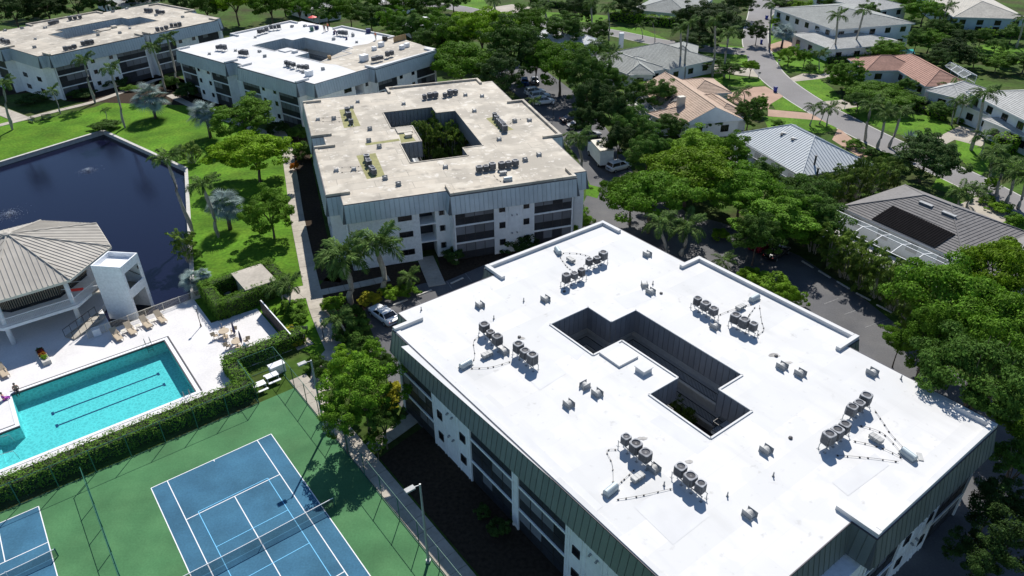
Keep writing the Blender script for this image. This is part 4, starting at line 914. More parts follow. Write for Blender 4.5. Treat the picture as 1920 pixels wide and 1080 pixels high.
def fan_mesh():
    mb = MB(); n = 22; mb.tube([(0, 0, 0), (.5, 0, .18), (1.0, 0, .25)], .03, 5); c = Vector((1.0, 0, .25))
    for k in range(n):
        a = R(-118+236*k/(n-1)); ln = .95*(1-.12*abs(a)/2)
        q = Matrix.Rotation(R(22), 3, 'Y'); up_ = q @ Vector((0, 0, 1))
        d = q @ Vector((math.cos(a), math.sin(a), 0)); w_ = q @ Vector((-math.sin(a), math.cos(a), 0))*.055
        m1 = c+d*ln*.52+up_*(.06 if k % 2 else .02); tip = c+d*ln*1.15-up_*.10
        mb.add([c, m1-w_, tip, m1+w_], [(0, 1, 2, 3)])
    return mb.mesh('fan_leaf', LF_SILV)
FAN = fan_mesh()
def bismarck(bx, by, cx, cy, hw, label, nf=20):
    b = G(bx, by); best = min((abs(G(cx, cy, i*.1).y-b.y), i*.1) for i in range(5, 90)); h = best[1]; r = hw*mpp(G(cx, cy, h)); s = r/1.7
    t = T('silver_fan_palm', label, 'palm tree', b, 0, 'silver fan palms'); MB().tube([(0, 0, -.1), (.05, 0, h*.5), (0, 0, h)], [.32, .25, .24], 10).build('trunk', TRUNK, t, smooth=True)
    for i in range(nf):
        z = 1-1.55*(i+.5)/nf; el = math.asin(max(-1, min(1, z))); az = i*2.39996
        m = Matrix.Translation((0, 0, h)) @ Matrix.Rotation(az, 4, 'Z') @ Matrix.Rotation(-el, 4, 'Y') @ Matrix.Rotation(rnd.uniform(-.4, .4), 4, 'X') @ Matrix.Diagonal((s, s, s, 1))
        put('fan_leaf', FAN, t, M=m)
    return t
# ---- hedges
def hedge(name, label, pts, wd, ht, lm=LF_HEDGE, dens=26, leaf=.13, rough=.18, cat='hedge', seed=5):
    """clipped hedge along a line of ground points"""
    r_ = random.Random(seed); pts = [Vector((p[0], p[1], 0)) for p in pts]; o = pts[0].copy(); t = T(name, label, cat, o, 0); core = MB(); fol = MB(); lv = []
    for a, b in zip(pts, pts[1:]):
        d = b-a; L = d.length; d /= L; nn = Vector((-d.y, d.x, 0)); a0, b0 = a-o, b-o
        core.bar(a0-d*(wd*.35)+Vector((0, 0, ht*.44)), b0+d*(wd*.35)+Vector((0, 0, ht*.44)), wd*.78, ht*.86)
        A = L+wd
        for face, ar in (('t', A*wd), ('l', A*ht), ('r', A*ht), ('e', wd*ht), ('f', wd*ht)):
            for k in range(int(ar*dens)):
                s = r_.uniform(-wd/2, L+wd/2); w_ = r_.uniform(-wd/2, wd/2); z = r_.uniform(.05, ht)
                lump = rough*(math.sin(s*2.3+w_)+math.sin(s*5.1+1.7*z)+.7*math.sin(s*9.7-w_*3))/3
                if face == 't': p = a0+d*s+nn*w_+Vector((0, 0, ht+lump+r_.gauss(0, .05))); q = Vector((0, 0, 1))
                elif face in 'lr': sg = 1 if face == 'l' else -1; p = a0+d*s+nn*sg*(wd/2+lump+r_.gauss(0, .05))+Vector((0, 0, z)); q = nn*sg
                else: sg = -1 if face == 'e' else 1; p = a0+d*(-wd/2 if sg < 0 else L+wd/2)+nn*w_+d*r_.gauss(0, .08)+Vector((0, 0, z)); q = d*sg
                lv.append((p, q))
    leaf_quads(fol, lv, leaf, r_, .9); core.build('inner_growth', HEDGECORE, t); fol.build('foliage', lm, t); return t
POS = None
# ---- the trees of the photograph
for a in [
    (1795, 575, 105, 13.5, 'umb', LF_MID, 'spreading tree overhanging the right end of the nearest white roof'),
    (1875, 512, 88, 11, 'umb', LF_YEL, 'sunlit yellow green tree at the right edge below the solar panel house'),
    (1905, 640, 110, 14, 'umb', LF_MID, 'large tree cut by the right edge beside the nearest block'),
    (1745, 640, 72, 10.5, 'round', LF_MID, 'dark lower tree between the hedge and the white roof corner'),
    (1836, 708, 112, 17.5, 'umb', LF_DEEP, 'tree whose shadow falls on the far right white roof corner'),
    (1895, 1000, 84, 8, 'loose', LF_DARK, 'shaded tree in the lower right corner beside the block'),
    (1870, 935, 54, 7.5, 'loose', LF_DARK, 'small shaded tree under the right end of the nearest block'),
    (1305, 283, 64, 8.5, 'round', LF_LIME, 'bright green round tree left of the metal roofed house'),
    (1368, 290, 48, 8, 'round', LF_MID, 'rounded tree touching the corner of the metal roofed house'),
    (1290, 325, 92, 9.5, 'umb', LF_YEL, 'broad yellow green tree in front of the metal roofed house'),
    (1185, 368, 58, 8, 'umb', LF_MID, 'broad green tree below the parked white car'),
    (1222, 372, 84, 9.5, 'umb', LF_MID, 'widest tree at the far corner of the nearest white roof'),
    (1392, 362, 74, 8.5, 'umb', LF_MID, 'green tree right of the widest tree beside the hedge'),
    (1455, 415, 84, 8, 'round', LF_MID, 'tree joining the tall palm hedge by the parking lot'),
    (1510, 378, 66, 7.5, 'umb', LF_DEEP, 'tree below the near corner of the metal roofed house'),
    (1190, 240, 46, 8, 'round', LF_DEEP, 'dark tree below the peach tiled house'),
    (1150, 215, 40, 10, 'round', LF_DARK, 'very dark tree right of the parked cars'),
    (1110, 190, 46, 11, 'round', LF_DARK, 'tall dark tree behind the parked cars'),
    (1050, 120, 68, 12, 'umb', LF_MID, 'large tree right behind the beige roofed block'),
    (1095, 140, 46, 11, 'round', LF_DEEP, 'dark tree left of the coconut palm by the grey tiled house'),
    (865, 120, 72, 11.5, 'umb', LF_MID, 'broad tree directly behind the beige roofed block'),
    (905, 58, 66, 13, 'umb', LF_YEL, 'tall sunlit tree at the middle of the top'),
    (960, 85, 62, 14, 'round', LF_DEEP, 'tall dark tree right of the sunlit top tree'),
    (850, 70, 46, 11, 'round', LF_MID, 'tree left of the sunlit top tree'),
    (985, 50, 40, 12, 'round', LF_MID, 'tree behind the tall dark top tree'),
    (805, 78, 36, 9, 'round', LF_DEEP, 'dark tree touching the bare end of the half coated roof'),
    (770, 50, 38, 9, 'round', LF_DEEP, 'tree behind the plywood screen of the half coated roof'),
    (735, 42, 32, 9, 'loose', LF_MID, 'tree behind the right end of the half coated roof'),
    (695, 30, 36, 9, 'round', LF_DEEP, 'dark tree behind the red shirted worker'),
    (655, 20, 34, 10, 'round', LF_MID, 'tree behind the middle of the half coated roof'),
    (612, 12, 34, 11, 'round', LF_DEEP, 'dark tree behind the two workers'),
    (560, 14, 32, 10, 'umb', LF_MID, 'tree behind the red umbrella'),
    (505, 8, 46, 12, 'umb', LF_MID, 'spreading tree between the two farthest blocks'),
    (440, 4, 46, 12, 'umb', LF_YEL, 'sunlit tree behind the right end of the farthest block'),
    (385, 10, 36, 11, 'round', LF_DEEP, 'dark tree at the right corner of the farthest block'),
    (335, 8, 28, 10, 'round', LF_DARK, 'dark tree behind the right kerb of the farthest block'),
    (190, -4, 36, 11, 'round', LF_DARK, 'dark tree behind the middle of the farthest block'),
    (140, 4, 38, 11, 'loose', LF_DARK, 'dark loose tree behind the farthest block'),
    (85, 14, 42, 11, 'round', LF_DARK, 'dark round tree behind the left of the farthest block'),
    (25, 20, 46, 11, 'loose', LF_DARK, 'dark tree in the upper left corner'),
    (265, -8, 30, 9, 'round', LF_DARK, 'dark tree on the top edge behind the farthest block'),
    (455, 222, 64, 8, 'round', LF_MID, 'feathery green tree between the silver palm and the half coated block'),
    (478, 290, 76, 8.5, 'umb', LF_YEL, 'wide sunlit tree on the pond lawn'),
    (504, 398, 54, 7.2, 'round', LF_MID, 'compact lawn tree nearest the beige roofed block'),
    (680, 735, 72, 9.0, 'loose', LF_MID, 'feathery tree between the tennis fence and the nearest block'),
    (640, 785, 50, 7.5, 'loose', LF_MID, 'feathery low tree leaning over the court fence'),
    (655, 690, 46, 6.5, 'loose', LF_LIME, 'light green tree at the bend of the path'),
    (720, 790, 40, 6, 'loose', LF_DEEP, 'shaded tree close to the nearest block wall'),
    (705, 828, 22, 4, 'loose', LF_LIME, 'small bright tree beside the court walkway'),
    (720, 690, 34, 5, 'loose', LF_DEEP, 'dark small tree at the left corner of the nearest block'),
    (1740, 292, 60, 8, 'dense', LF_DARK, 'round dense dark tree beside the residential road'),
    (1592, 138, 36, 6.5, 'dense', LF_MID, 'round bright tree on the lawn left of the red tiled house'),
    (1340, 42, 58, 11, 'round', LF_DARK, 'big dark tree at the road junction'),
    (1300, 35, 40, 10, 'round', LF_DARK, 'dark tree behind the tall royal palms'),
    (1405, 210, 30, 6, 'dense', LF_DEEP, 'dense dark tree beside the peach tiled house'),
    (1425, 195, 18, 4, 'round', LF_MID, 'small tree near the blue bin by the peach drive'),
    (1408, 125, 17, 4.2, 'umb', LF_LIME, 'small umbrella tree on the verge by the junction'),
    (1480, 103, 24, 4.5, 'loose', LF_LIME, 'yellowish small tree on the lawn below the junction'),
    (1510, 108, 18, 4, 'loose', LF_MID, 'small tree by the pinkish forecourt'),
    (1665, 92, 32, 5.5, 'round', LF_MID, 'rounded tree below the two storey house'),
    (1650, 180, 50, 5, 'umb', LF_MID, 'low spreading tree in front of the red tiled house'),
    (1610, 190, 26, 4.5, 'umb', LF_DEEP, 'low dark tree left in front of the red tiled house'),
    (1790, 95, 42, 7, 'dense', LF_DARK, 'dark dense tree behind the red tiled house'),
    (1735, 20, 36, 8, 'round', LF_MID, 'green tree right of the two storey house'),
    (1755, 55, 26, 6, 'round', LF_DEEP, 'dark tree below the tree right of the two storey house'),
    (1868, 85, 22, 3.5, 'loose', LF_DEEP, 'small open tree on the right hand lawn'),
    (1840, 70, 22, 5, 'round', LF_DEEP, 'dark tree in front of the beige corner house'),
    (1900, 60, 26, 5, 'round', LF_DEEP, 'dark tree at the right edge near the top'),
    (1370, 130, 24, 4, 'round', LF_DEEP, 'dark bushy tree on the corner lawn'),
    (1330, 118, 34, 3.5, 'round', LF_DEEP, 'broad dark bush under the royal palms'),
    (800, 12, 36, 9, 'round', LF_DEEP, 'dark tree at the top left of the cross road'),
    (760, 8, 34, 9, 'round', LF_MID, 'tree at the top above the half coated roof'),
    (720, 2, 30, 9, 'loose', LF_MID, 'loose tree on the top edge above the workers'),
    (1060, 55, 44, 9, 'round', LF_DEEP, 'dark tree left of the tall palms near the cross road'),
    (1085, 20, 36, 10, 'round', LF_DARK, 'dark tree on the top edge near the cross road'),
    (1180, 10, 30, 8, 'round', LF_DARK, 'dark tree behind the top hedge'),
    (1385, 5, 34, 9, 'round', LF_DARK, 'dark tree at the top right of the junction'),
    (1500, 22, 28, 6, 'loose', LF_YEL, 'yellowish tree at the top beside the far road'),
    (1690, 640, 34, 6, 'umb', LF_MID, 'tree branch end over the shaded asphalt at the right'),
    (1100, 225, 30, 8, 'round', LF_DARK, 'shadowed tree above the delivery truck'),
    (1230, 180, 34, 7.5, 'round', LF_DEEP, 'dark tree left of the peach house gable'),
    (1160, 265, 34, 8, 'round', LF_DARK, 'dark tree right of the delivery truck'),
    (1215, 290, 40, 8.5, 'round', LF_DEEP, 'dark tree above the parked white car'),
    (1520, 410, 62, 7.5, 'round', LF_DEEP, 'dark tree at the left end of the parking lot palm hedge'),
    (1420, 440, 46, 8, 'round', LF_DEEP, 'dark tree directly over the red car'),
    (1908, 872, 58, 10, 'loose', LF_DEEP, 'shaded tree at the right edge below the white roof corner'),
    (1835, 1050, 62, 7, 'loose', LF_DARK, 'darkest tree at the bottom right'),
    (1935, 800, 60, 11, 'umb', LF_MID, 'tree cut by the right edge level with the roof corner'),
    (1700, 5, 26, 8, 'round', LF_MID, 'tree between the two storey and the beige corner house'),
    (1720, 75, 24, 6, 'round', LF_DEEP, 'dark tree right below the two storey house'),
    (1760, 110, 30, 6, 'round', LF_DARK, 'dark low tree behind the red roof ridge'),
    (1830, 110, 26, 4, 'round', LF_DEEP, 'broad bushy tree right behind the red tiled house'),
    (1870, 120, 24, 3.5, 'round', LF_MID, 'bushy tree behind the white corner house'),
    (1645, 60, 22, 4, 'round', LF_MID, 'leafy tree against the two storey house wall'),
    (1560, 5, 22, 7, 'round', LF_DEEP, 'dark tree behind the left wing of the two storey house'),
    (1470, 12, 26, 6, 'round', LF_DARK, 'dark tree right of the far road'),
    (1145, 150, 30, 8, 'round', LF_DEEP, 'dark tree below the coconut palm'),
    (1120, 60, 26, 7, 'round', LF_DEEP, 'dark tree beside the small white roofed house'),
    (940, 140, 48, 11, 'round', LF_DARK, 'very dark tree above the row of parked cars'),
    (1005, 110, 40, 12, 'round', LF_DARK, 'dark tree between the tall ones behind the cars'),
    (820, 50, 34, 10, 'round', LF_MID, 'rounded tree left of the broad one behind the beige block'),
    (1605, 165, 26, 3.5, 'round', LF_MID, 'low bushy tree left of the red tiled house door'),
    (1700, 185, 34, 3.2, 'round', LF_DEEP, 'low dark tree mass before the red tiled house'),
    (60, -6, 40, 11, 'round', LF_DARK, 'dark tree on the top edge near the left corner'),
    (1745, 75, 30, 6, 'round', LF_MID, 'leafy tree above the red roof end'), (1805, 70, 26, 6, 'round', LF_DARK, 'dark tree before the pale blue wall'), (1775, 50, 24, 5.5, 'round', LF_DEEP, 'bushy tree under the beige house palm'),
    (1850, 62, 16, 3.5, 'round', LF_LIME, 'lime tree against the pale blue wall'), (1925, 115, 34, 5, 'round', LF_DEEP, 'dark tree at the right edge above the corner house'), (1890, 110, 24, 3.5, 'round', LF_MID, 'low green tree on the right hand lawn edge'),
    (1560, 132, 16, 3.5, 'loose', LF_MID, 'small open tree beside the round bright tree'), (1520, 128, 14, 2.5, 'round', LF_DEEP, 'low dark tree on the lawn by the drive'), (1455, 45, 16, 4, 'loose', LF_YEL, 'yellow green tree behind the silver fan palm'),
    (1625, 25, 20, 7, 'round', LF_DEEP, 'dark tree between the palms of the two storey house'), (1760, 205, 22, 3, 'round', LF_DEEP, 'dark low tree at the corner house wall'), (1700, 160, 22, 4, 'round', LF_DEEP, 'dark tree before the bend of the red roof'),
    (1420, 60, 20, 6, 'round', LF_DARK, 'dark tree at the left kerb of the far road'), (1310, 75, 34, 6, 'round', LF_DARK, 'dark tree mass between the palms and the junction'), (1130, 100, 22, 6, 'round', LF_DEEP, 'tree at the left end of the grey tiled house'),
    (1860, 345, 16, 2.5, 'round', LF_LIME, 'lime tree below the right edge palm row'), (1680, 305, 20, 3, 'round', LF_DEEP, 'dark tree left of the round dense one'), (1190, 175, 26, 6, 'round', LF_DEEP, 'dark tree between the grey and peach houses'),
    (530, -8, 34, 11, 'round', LF_DEEP, 'dark tree on the top edge between the far blocks'),
    (850, -2, 30, 8, 'round', LF_DEEP, 'dark tree at the left end of the top lawn'),
    (1255, 238, 30, 5.5, 'round', LF_DEEP, 'leafy tree below the near corner of the peach house'),
    (1338, 226, 20, 5, 'round', LF_DEEP, 'narrow tree against the near gable of the peach house'),
    (1480, 400, 56, 8, 'round', LF_MID, 'green tree in the dense belt below the metal roofed house'),
    (1430, 330, 40, 6.5, 'round', LF_DEEP, 'dark tree below the screened side of the metal roofed house'),
]: tree(*a[:7])
for a in [
    (25, 243, 8, 168, 'tall palm at the left edge of the pond lawn'), (113, 213, 97, 172, 'short palm with its star shaped shadow on the pond lawn', 'slim', 13, .8),
    (180, 193, 160, 122, 'royal palm in front of the farthest block'), (233, 240, 208, 138, 'slender leaning palm beside the pond corner', 'royal', 13, .9),
    (310, 172, 288, 98, 'left palm of the pair before the gap between the blocks'), (332, 165, 316, 82, 'right palm of the pair before the gap between the blocks'),
    (365, 440, 318, 310, 'tall leaning palm over the pond edge'), (408, 445, 382, 358, 'palm right of the tall leaning pond palm'),
    (200, 232, 197, 208, 'tiny palm on the pond corner', 'slim', 12, .45),
    (655, 572, 644, 498, 'left big drooping palm before the beige roofed block', 'royal', 24, 1.4), (720, 552, 708, 478, 'right big drooping palm before the beige roofed block', 'royal', 24, 1.4),
    (530, 575, 520, 540, 'left palm beside the square hedge', 'slim', 13, .75), (540, 582, 542, 535, 'right palm beside the square hedge', 'slim', 13, .75),
    (648, 640, 632, 600, 'small palm at the path by the white sedan', 'slim', 16, .8), (770, 548, 766, 522, 'low palm beside the entrance path', 'slim', 16, .7),
    (1090, 320, 1084, 272, 'dark palm beside the right wall of the beige roofed block', 'royal', 18, 1.1), (1005, 215, 1000, 192, 'small palm behind the parked cars by the beige block', 'slim', 12, .7),
    (1250, 490, 1236, 432, 'left palm at the far edge of the nearest white roof', 'royal', 15, 1.0), (1275, 480, 1285, 440, 'right palm at the far edge of the nearest white roof', 'royal', 16, 1.1),
    (1358, 508, 1356, 492, 'small bright palm between the white roof and the asphalt', 'slim', 14, .7),
    (1518, 236, 1527, 202, 'left palm of the roadside trio', 'slim', 12, .75), (1536, 232, 1545, 210, 'middle palm of the roadside trio', 'slim', 11, .65), (1550, 236, 1558, 205, 'right palm of the roadside trio', 'slim', 12, .75),
    (1622, 264, 1632, 208, 'left palm of the roadside cluster', 'royal', 16, .95), (1644, 278, 1658, 225, 'middle palm of the roadside cluster', 'royal', 16, .95), (1666, 277, 1686, 222, 'right palm of the roadside cluster', 'royal', 16, .95),
    (1820, 282, 1843, 190, 'thick trunked palm before the white corner house', 'royal', 15, 1.1), (1784, 235, 1792, 192, 'left small palm at the white corner house', 'slim', 12, .8), (1794, 232, 1806, 195, 'right small palm at the white corner house', 'slim', 12, .8),
    (1838, 292, 1846, 258, 'dark double palm beside the white drive', 'slim', 13, .9),
    (1848, 355, 1860, 300, 'left palm of the right edge row', 'royal', 15, .95), (1868, 368, 1880, 322, 'second palm of the right edge row', 'royal', 15, .95), (1886, 382, 1900, 335, 'third palm of the right edge row', 'royal', 15, .95), (1908, 392, 1922, 345, 'last palm of the right edge row', 'royal', 15, .95),
    (1798, 392, 1800, 362, 'left coconut palm above the solar panel house', 'slim', 14, .95), (1812, 392, 1822, 366, 'right coconut palm above the solar panel house', 'slim', 14, .95),
    (1272, 142, 1276, 62, 'first of the four royal palms by the grey tiled house'), (1283, 148, 1291, 55, 'second of the four royal palms by the grey tiled house'), (1335, 144, 1340, 48, 'third of the four royal palms by the grey tiled house'), (1358, 144, 1366, 70, 'fourth of the four royal palms by the grey tiled house'),
    (1443, 88, 1447, 15, 'royal palm beside the far road'), (1560, 112, 1570, 38, 'left royal palm before the two storey house'), (1594, 105, 1618, 28, 'right royal palm before the two storey house'), (1763, 66, 1774, 22, 'palm before the beige corner house'), (1905, 90, 1918, 42, 'palm at the right edge of the lawn'),
    (1141, 76, 1140, 22, 'left royal palm beside the cross road'), (1108, 70, 1108, 14, 'royal palm at the left end of the top hedge'), (1008, 56, 1008, 18, 'royal palm beside the upper road verge'), (1026, 62, 1022, 24, 'second royal palm beside the upper road verge'), (928, 38, 926, 8, 'thin palm on the top lawn'),
    (1150, 172, 1142, 118, 'coconut palm in front of the grey tiled house', 'royal', 16, 1.15), (1112, 142, 1116, 92, 'thin palm left of the grey tiled house'),
    (1205, 72, 1180, 50, 'small pale palm beside the cross road', 'slim', 12, .7), (1228, 78, 1224, 44, 'thin triple palm on the cross road verge', 'slim', 10, .55),
    (1536, 130, 1538, 102, 'silvery palm by the pinkish forecourt', 'slim', 14, .8), (1715, 150, 1735, 138, 'bushy palm at the red tiled house', 'slim', 16, .95),
    (1395, 190, 1392, 172, 'low palm on the peach house drive', 'slim', 13, .75), (1375, 205, 1375, 188, 'leafy palm against the peach house wall', 'slim', 13, .75), (795, 150, 800, 128, 'bright palm behind the beige roofed block', 'slim', 16, 1.0),
    (1780, 190, 1745, 165, 'bushy palm before the red tiled house', 'slim', 15, .9),
]: palm(*a[:4], a[4], *a[5:])
for a in [(292, 222, 285, 188, 34, 'silver fan palm on the lawn right of the pond corner'), (395, 258, 384, 220, 32, 'silver fan palm beside the feathery lawn tree'), (432, 430, 424, 388, 34, 'silver fan palm beside the compact lawn tree'), (368, 550, 366, 528, 24, 'low silver fan palm by the square hedge'), (1465, 90, 1466, 66, 22, 'silver fan palm beside the far road'), (390, 545, 396, 515, 14, 'small silver fan palm behind the square hedge')]: bismarck(*a)
# tall hedges of feathery palms
i = 0
for row, (pts, hw, ht, wh) in enumerate([([(1665, 320), (1640, 326), (1612, 334), (1585, 342), (1558, 350), (1530, 358)], 30, 5.8, 'along the metal roofed house'),
                       ([(1535, 432), (1566, 458), (1596, 478), (1626, 496), (1656, 514), (1686, 536), (1710, 560), (1728, 588)], 38, 6.0, 'along the parking lot')]):
    for j, (x, y) in enumerate(pts):
        areca_copy(x, y, hw, ht, '%s feathery palm clump from the left %s' % (['first', 'second', 'third', 'fourth', 'fifth', 'sixth', 'seventh', 'eighth'][j if row else len(pts)-1-j], wh))
for x, y, hw, ht, wh in [(345, 460, 28, 4.5, 'at the water edge of the pond lawn'), (355, 285, 24, 3.5, 'at the right pond corner'), (818, 262, 44, 9.8, 'rising left in the courtyard of the beige block'), (834, 258, 26, 9.4, 'rising behind in the courtyard of the beige block'), (800, 278, 34, 8.8, 'rising in front in the courtyard of the beige block'), (852, 276, 36, 8.8, 'rising right in the courtyard of the beige block'),
                        (655, 205, 0, 0, '')]:
    if hw: areca_copy(x, y, hw, ht, 'leafy palm clump ' + wh, group='leafy palm clumps')
palm(606, 92, 619, 70, 'palm growing out of the courtyard of the half coated block', 'slim', 16, .9, ht=9.5)
for i, (x, y) in enumerate([(1262, 758), (1285, 788)]):
    areca_copy(x, y, 22, 3.2, ['leafy plant at the left of the nearest courtyard', 'leafy plant at the front of the nearest courtyard'][i], group='courtyard plants')
# agave
ag = T('agave', 'spiky silver green agave beside the road curb', 'plant', G(1705, 262)); ab = MB()
for i in range(36):
    a = i*2.4; e = .25+1.15*(i/36); m = Matrix.Rotation(a, 4, 'Z') @ Matrix.Rotation(-e, 4, 'Y'); MBv = [Vector((.1, 0, .05)), Vector((1.0, .13, 0)), Vector((2.0, 0, .02)), Vector((1.0, -.13, 0))]
    MB().add([m @ v for v in MBv], [(0, 1, 2, 3)]).build('leaf', LF_SILV, ag)
# shrubs
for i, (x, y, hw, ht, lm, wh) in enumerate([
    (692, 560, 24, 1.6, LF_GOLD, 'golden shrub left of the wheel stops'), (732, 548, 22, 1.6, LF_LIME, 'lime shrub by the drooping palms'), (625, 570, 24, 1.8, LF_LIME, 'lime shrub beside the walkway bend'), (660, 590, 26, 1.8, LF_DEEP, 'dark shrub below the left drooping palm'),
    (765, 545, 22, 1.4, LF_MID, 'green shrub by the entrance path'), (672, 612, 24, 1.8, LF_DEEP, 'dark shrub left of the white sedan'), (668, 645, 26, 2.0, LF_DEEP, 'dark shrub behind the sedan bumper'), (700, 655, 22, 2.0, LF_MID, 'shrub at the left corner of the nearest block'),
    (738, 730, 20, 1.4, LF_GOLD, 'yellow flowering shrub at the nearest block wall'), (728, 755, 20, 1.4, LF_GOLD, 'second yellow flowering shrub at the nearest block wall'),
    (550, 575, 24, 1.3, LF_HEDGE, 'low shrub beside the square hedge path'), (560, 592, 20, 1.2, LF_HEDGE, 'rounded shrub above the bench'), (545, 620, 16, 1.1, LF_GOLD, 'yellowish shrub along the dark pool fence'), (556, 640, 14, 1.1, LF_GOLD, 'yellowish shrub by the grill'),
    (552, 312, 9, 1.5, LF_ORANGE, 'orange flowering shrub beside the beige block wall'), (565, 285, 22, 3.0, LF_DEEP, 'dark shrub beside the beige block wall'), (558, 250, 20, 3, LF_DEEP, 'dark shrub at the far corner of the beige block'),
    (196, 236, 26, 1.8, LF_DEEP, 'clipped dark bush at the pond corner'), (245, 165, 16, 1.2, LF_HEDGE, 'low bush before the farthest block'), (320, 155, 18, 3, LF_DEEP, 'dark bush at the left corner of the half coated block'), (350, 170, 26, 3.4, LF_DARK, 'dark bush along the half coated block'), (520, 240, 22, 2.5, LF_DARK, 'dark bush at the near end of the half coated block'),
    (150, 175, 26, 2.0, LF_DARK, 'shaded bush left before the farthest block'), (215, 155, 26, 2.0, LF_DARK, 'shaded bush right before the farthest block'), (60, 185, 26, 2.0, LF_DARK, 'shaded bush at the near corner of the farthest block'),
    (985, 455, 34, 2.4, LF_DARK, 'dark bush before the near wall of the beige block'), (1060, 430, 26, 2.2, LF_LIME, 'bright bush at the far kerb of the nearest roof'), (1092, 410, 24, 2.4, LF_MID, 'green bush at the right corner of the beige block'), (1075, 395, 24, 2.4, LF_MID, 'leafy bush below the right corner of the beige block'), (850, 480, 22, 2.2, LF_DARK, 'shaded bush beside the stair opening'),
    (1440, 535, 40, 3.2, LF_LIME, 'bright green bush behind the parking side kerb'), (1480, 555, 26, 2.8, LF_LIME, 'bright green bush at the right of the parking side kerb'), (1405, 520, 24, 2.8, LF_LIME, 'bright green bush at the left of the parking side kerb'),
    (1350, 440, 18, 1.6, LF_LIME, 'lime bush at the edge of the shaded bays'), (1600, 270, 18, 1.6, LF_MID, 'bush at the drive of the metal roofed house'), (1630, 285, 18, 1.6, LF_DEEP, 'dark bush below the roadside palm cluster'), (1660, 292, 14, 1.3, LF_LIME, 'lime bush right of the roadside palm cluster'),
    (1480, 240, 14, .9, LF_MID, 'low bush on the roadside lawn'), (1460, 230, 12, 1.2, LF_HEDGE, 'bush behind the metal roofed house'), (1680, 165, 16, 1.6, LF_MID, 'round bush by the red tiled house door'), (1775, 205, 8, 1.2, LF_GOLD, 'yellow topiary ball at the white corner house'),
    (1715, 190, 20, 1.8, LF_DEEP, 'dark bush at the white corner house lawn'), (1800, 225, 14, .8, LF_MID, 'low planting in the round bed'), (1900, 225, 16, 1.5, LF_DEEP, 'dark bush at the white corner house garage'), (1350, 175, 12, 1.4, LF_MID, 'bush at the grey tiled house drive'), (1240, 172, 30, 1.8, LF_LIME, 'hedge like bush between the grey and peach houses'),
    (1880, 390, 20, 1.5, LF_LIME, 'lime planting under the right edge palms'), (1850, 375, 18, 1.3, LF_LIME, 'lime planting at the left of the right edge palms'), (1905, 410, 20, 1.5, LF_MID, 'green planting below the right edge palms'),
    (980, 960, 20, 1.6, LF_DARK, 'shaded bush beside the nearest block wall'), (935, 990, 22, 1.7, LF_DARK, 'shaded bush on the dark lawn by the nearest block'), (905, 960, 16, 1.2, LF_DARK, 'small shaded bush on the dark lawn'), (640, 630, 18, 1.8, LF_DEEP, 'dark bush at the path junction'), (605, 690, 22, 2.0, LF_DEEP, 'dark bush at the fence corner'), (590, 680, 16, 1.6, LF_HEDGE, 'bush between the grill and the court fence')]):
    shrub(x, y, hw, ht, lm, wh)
# clipped hedges
hedge('hedge', 'long hedge between the pool walk and the tennis courts', [K(-26, -7.0), K(11.2, -7.0)], 1.9, 1.7, dens=60, leaf=.10, rough=.3, seed=1)
hedge('hedge', 'short hedge between the pool deck and the white tables', [K(11.6, -12.2), K(19.0, -12.2)], 1.6, 1.8, dens=60, leaf=.10, seed=2)
hedge('hedge', 'hedge corner beside the end of the pool walk', [K(11.4, -8.4), K(11.4, -11.2)], 1.5, 1.6, dens=60, leaf=.10, seed=3)
hedge('hedge', 'tall square hedge round the white roofed shed', [K(14.1, -22.8), K(14.1, -28.0), K(22.2, -28.6), K(22.3, -23.6), K(14.8, -22.7)], 1.3, 2.3, dens=95, leaf=.08, seed=4)
hedge('hedge', 'long sunlit hedge below the grey roof at the top', GP([(1150, 38), (1200, 44), (1262, 50)]), 2.6, 2.6, LF_LIME, dens=7, leaf=.28, seed=6)
hedge('hedge', 'double hedge directly before the top grey house', GP([(1170, 30), (1215, 33), (1245, 36)]), 2.0, 2.0, LF_LIME, dens=7, leaf=.28, seed=7)
hedge('hedge', 'tall bright hedge right of the white drive', GP([(1880, 285), (1940, 262)]), 3.0, 3.0, LF_LIME, dens=9, leaf=.24, seed=8)
hedge('hedge', 'low clipped hedge before the white corner house', GP([(1720, 205), (1765, 224)]), 1.6, .9, LF_LIME, dens=12, leaf=.2, seed=9)
hedge('hedge', 'hedge beside the two storey house drive', GP([(1480, 62), (1528, 70)]), 2.4, 2.2, LF_MID, dens=8, leaf=.26, seed=10)
hedge('hedge', 'hedge in front of the two storey house', GP([(1575, 112), (1640, 108)]), 1.6, 1.4, LF_MID, dens=8, leaf=.24, seed=11)
hedge('hedge', 'hedge at the end of the top lawn', GP([(1000, 8), (1060, 16), (1110, 24)]), 2.2, 2.0, LF_MID, dens=8, leaf=.26, seed=12)
hedge('hedge', 'hedge between the grey and peach tiled houses', GP([(1165, 188), (1220, 165)]), 2.0, 1.8, LF_LIME, dens=10, leaf=.24, seed=13)

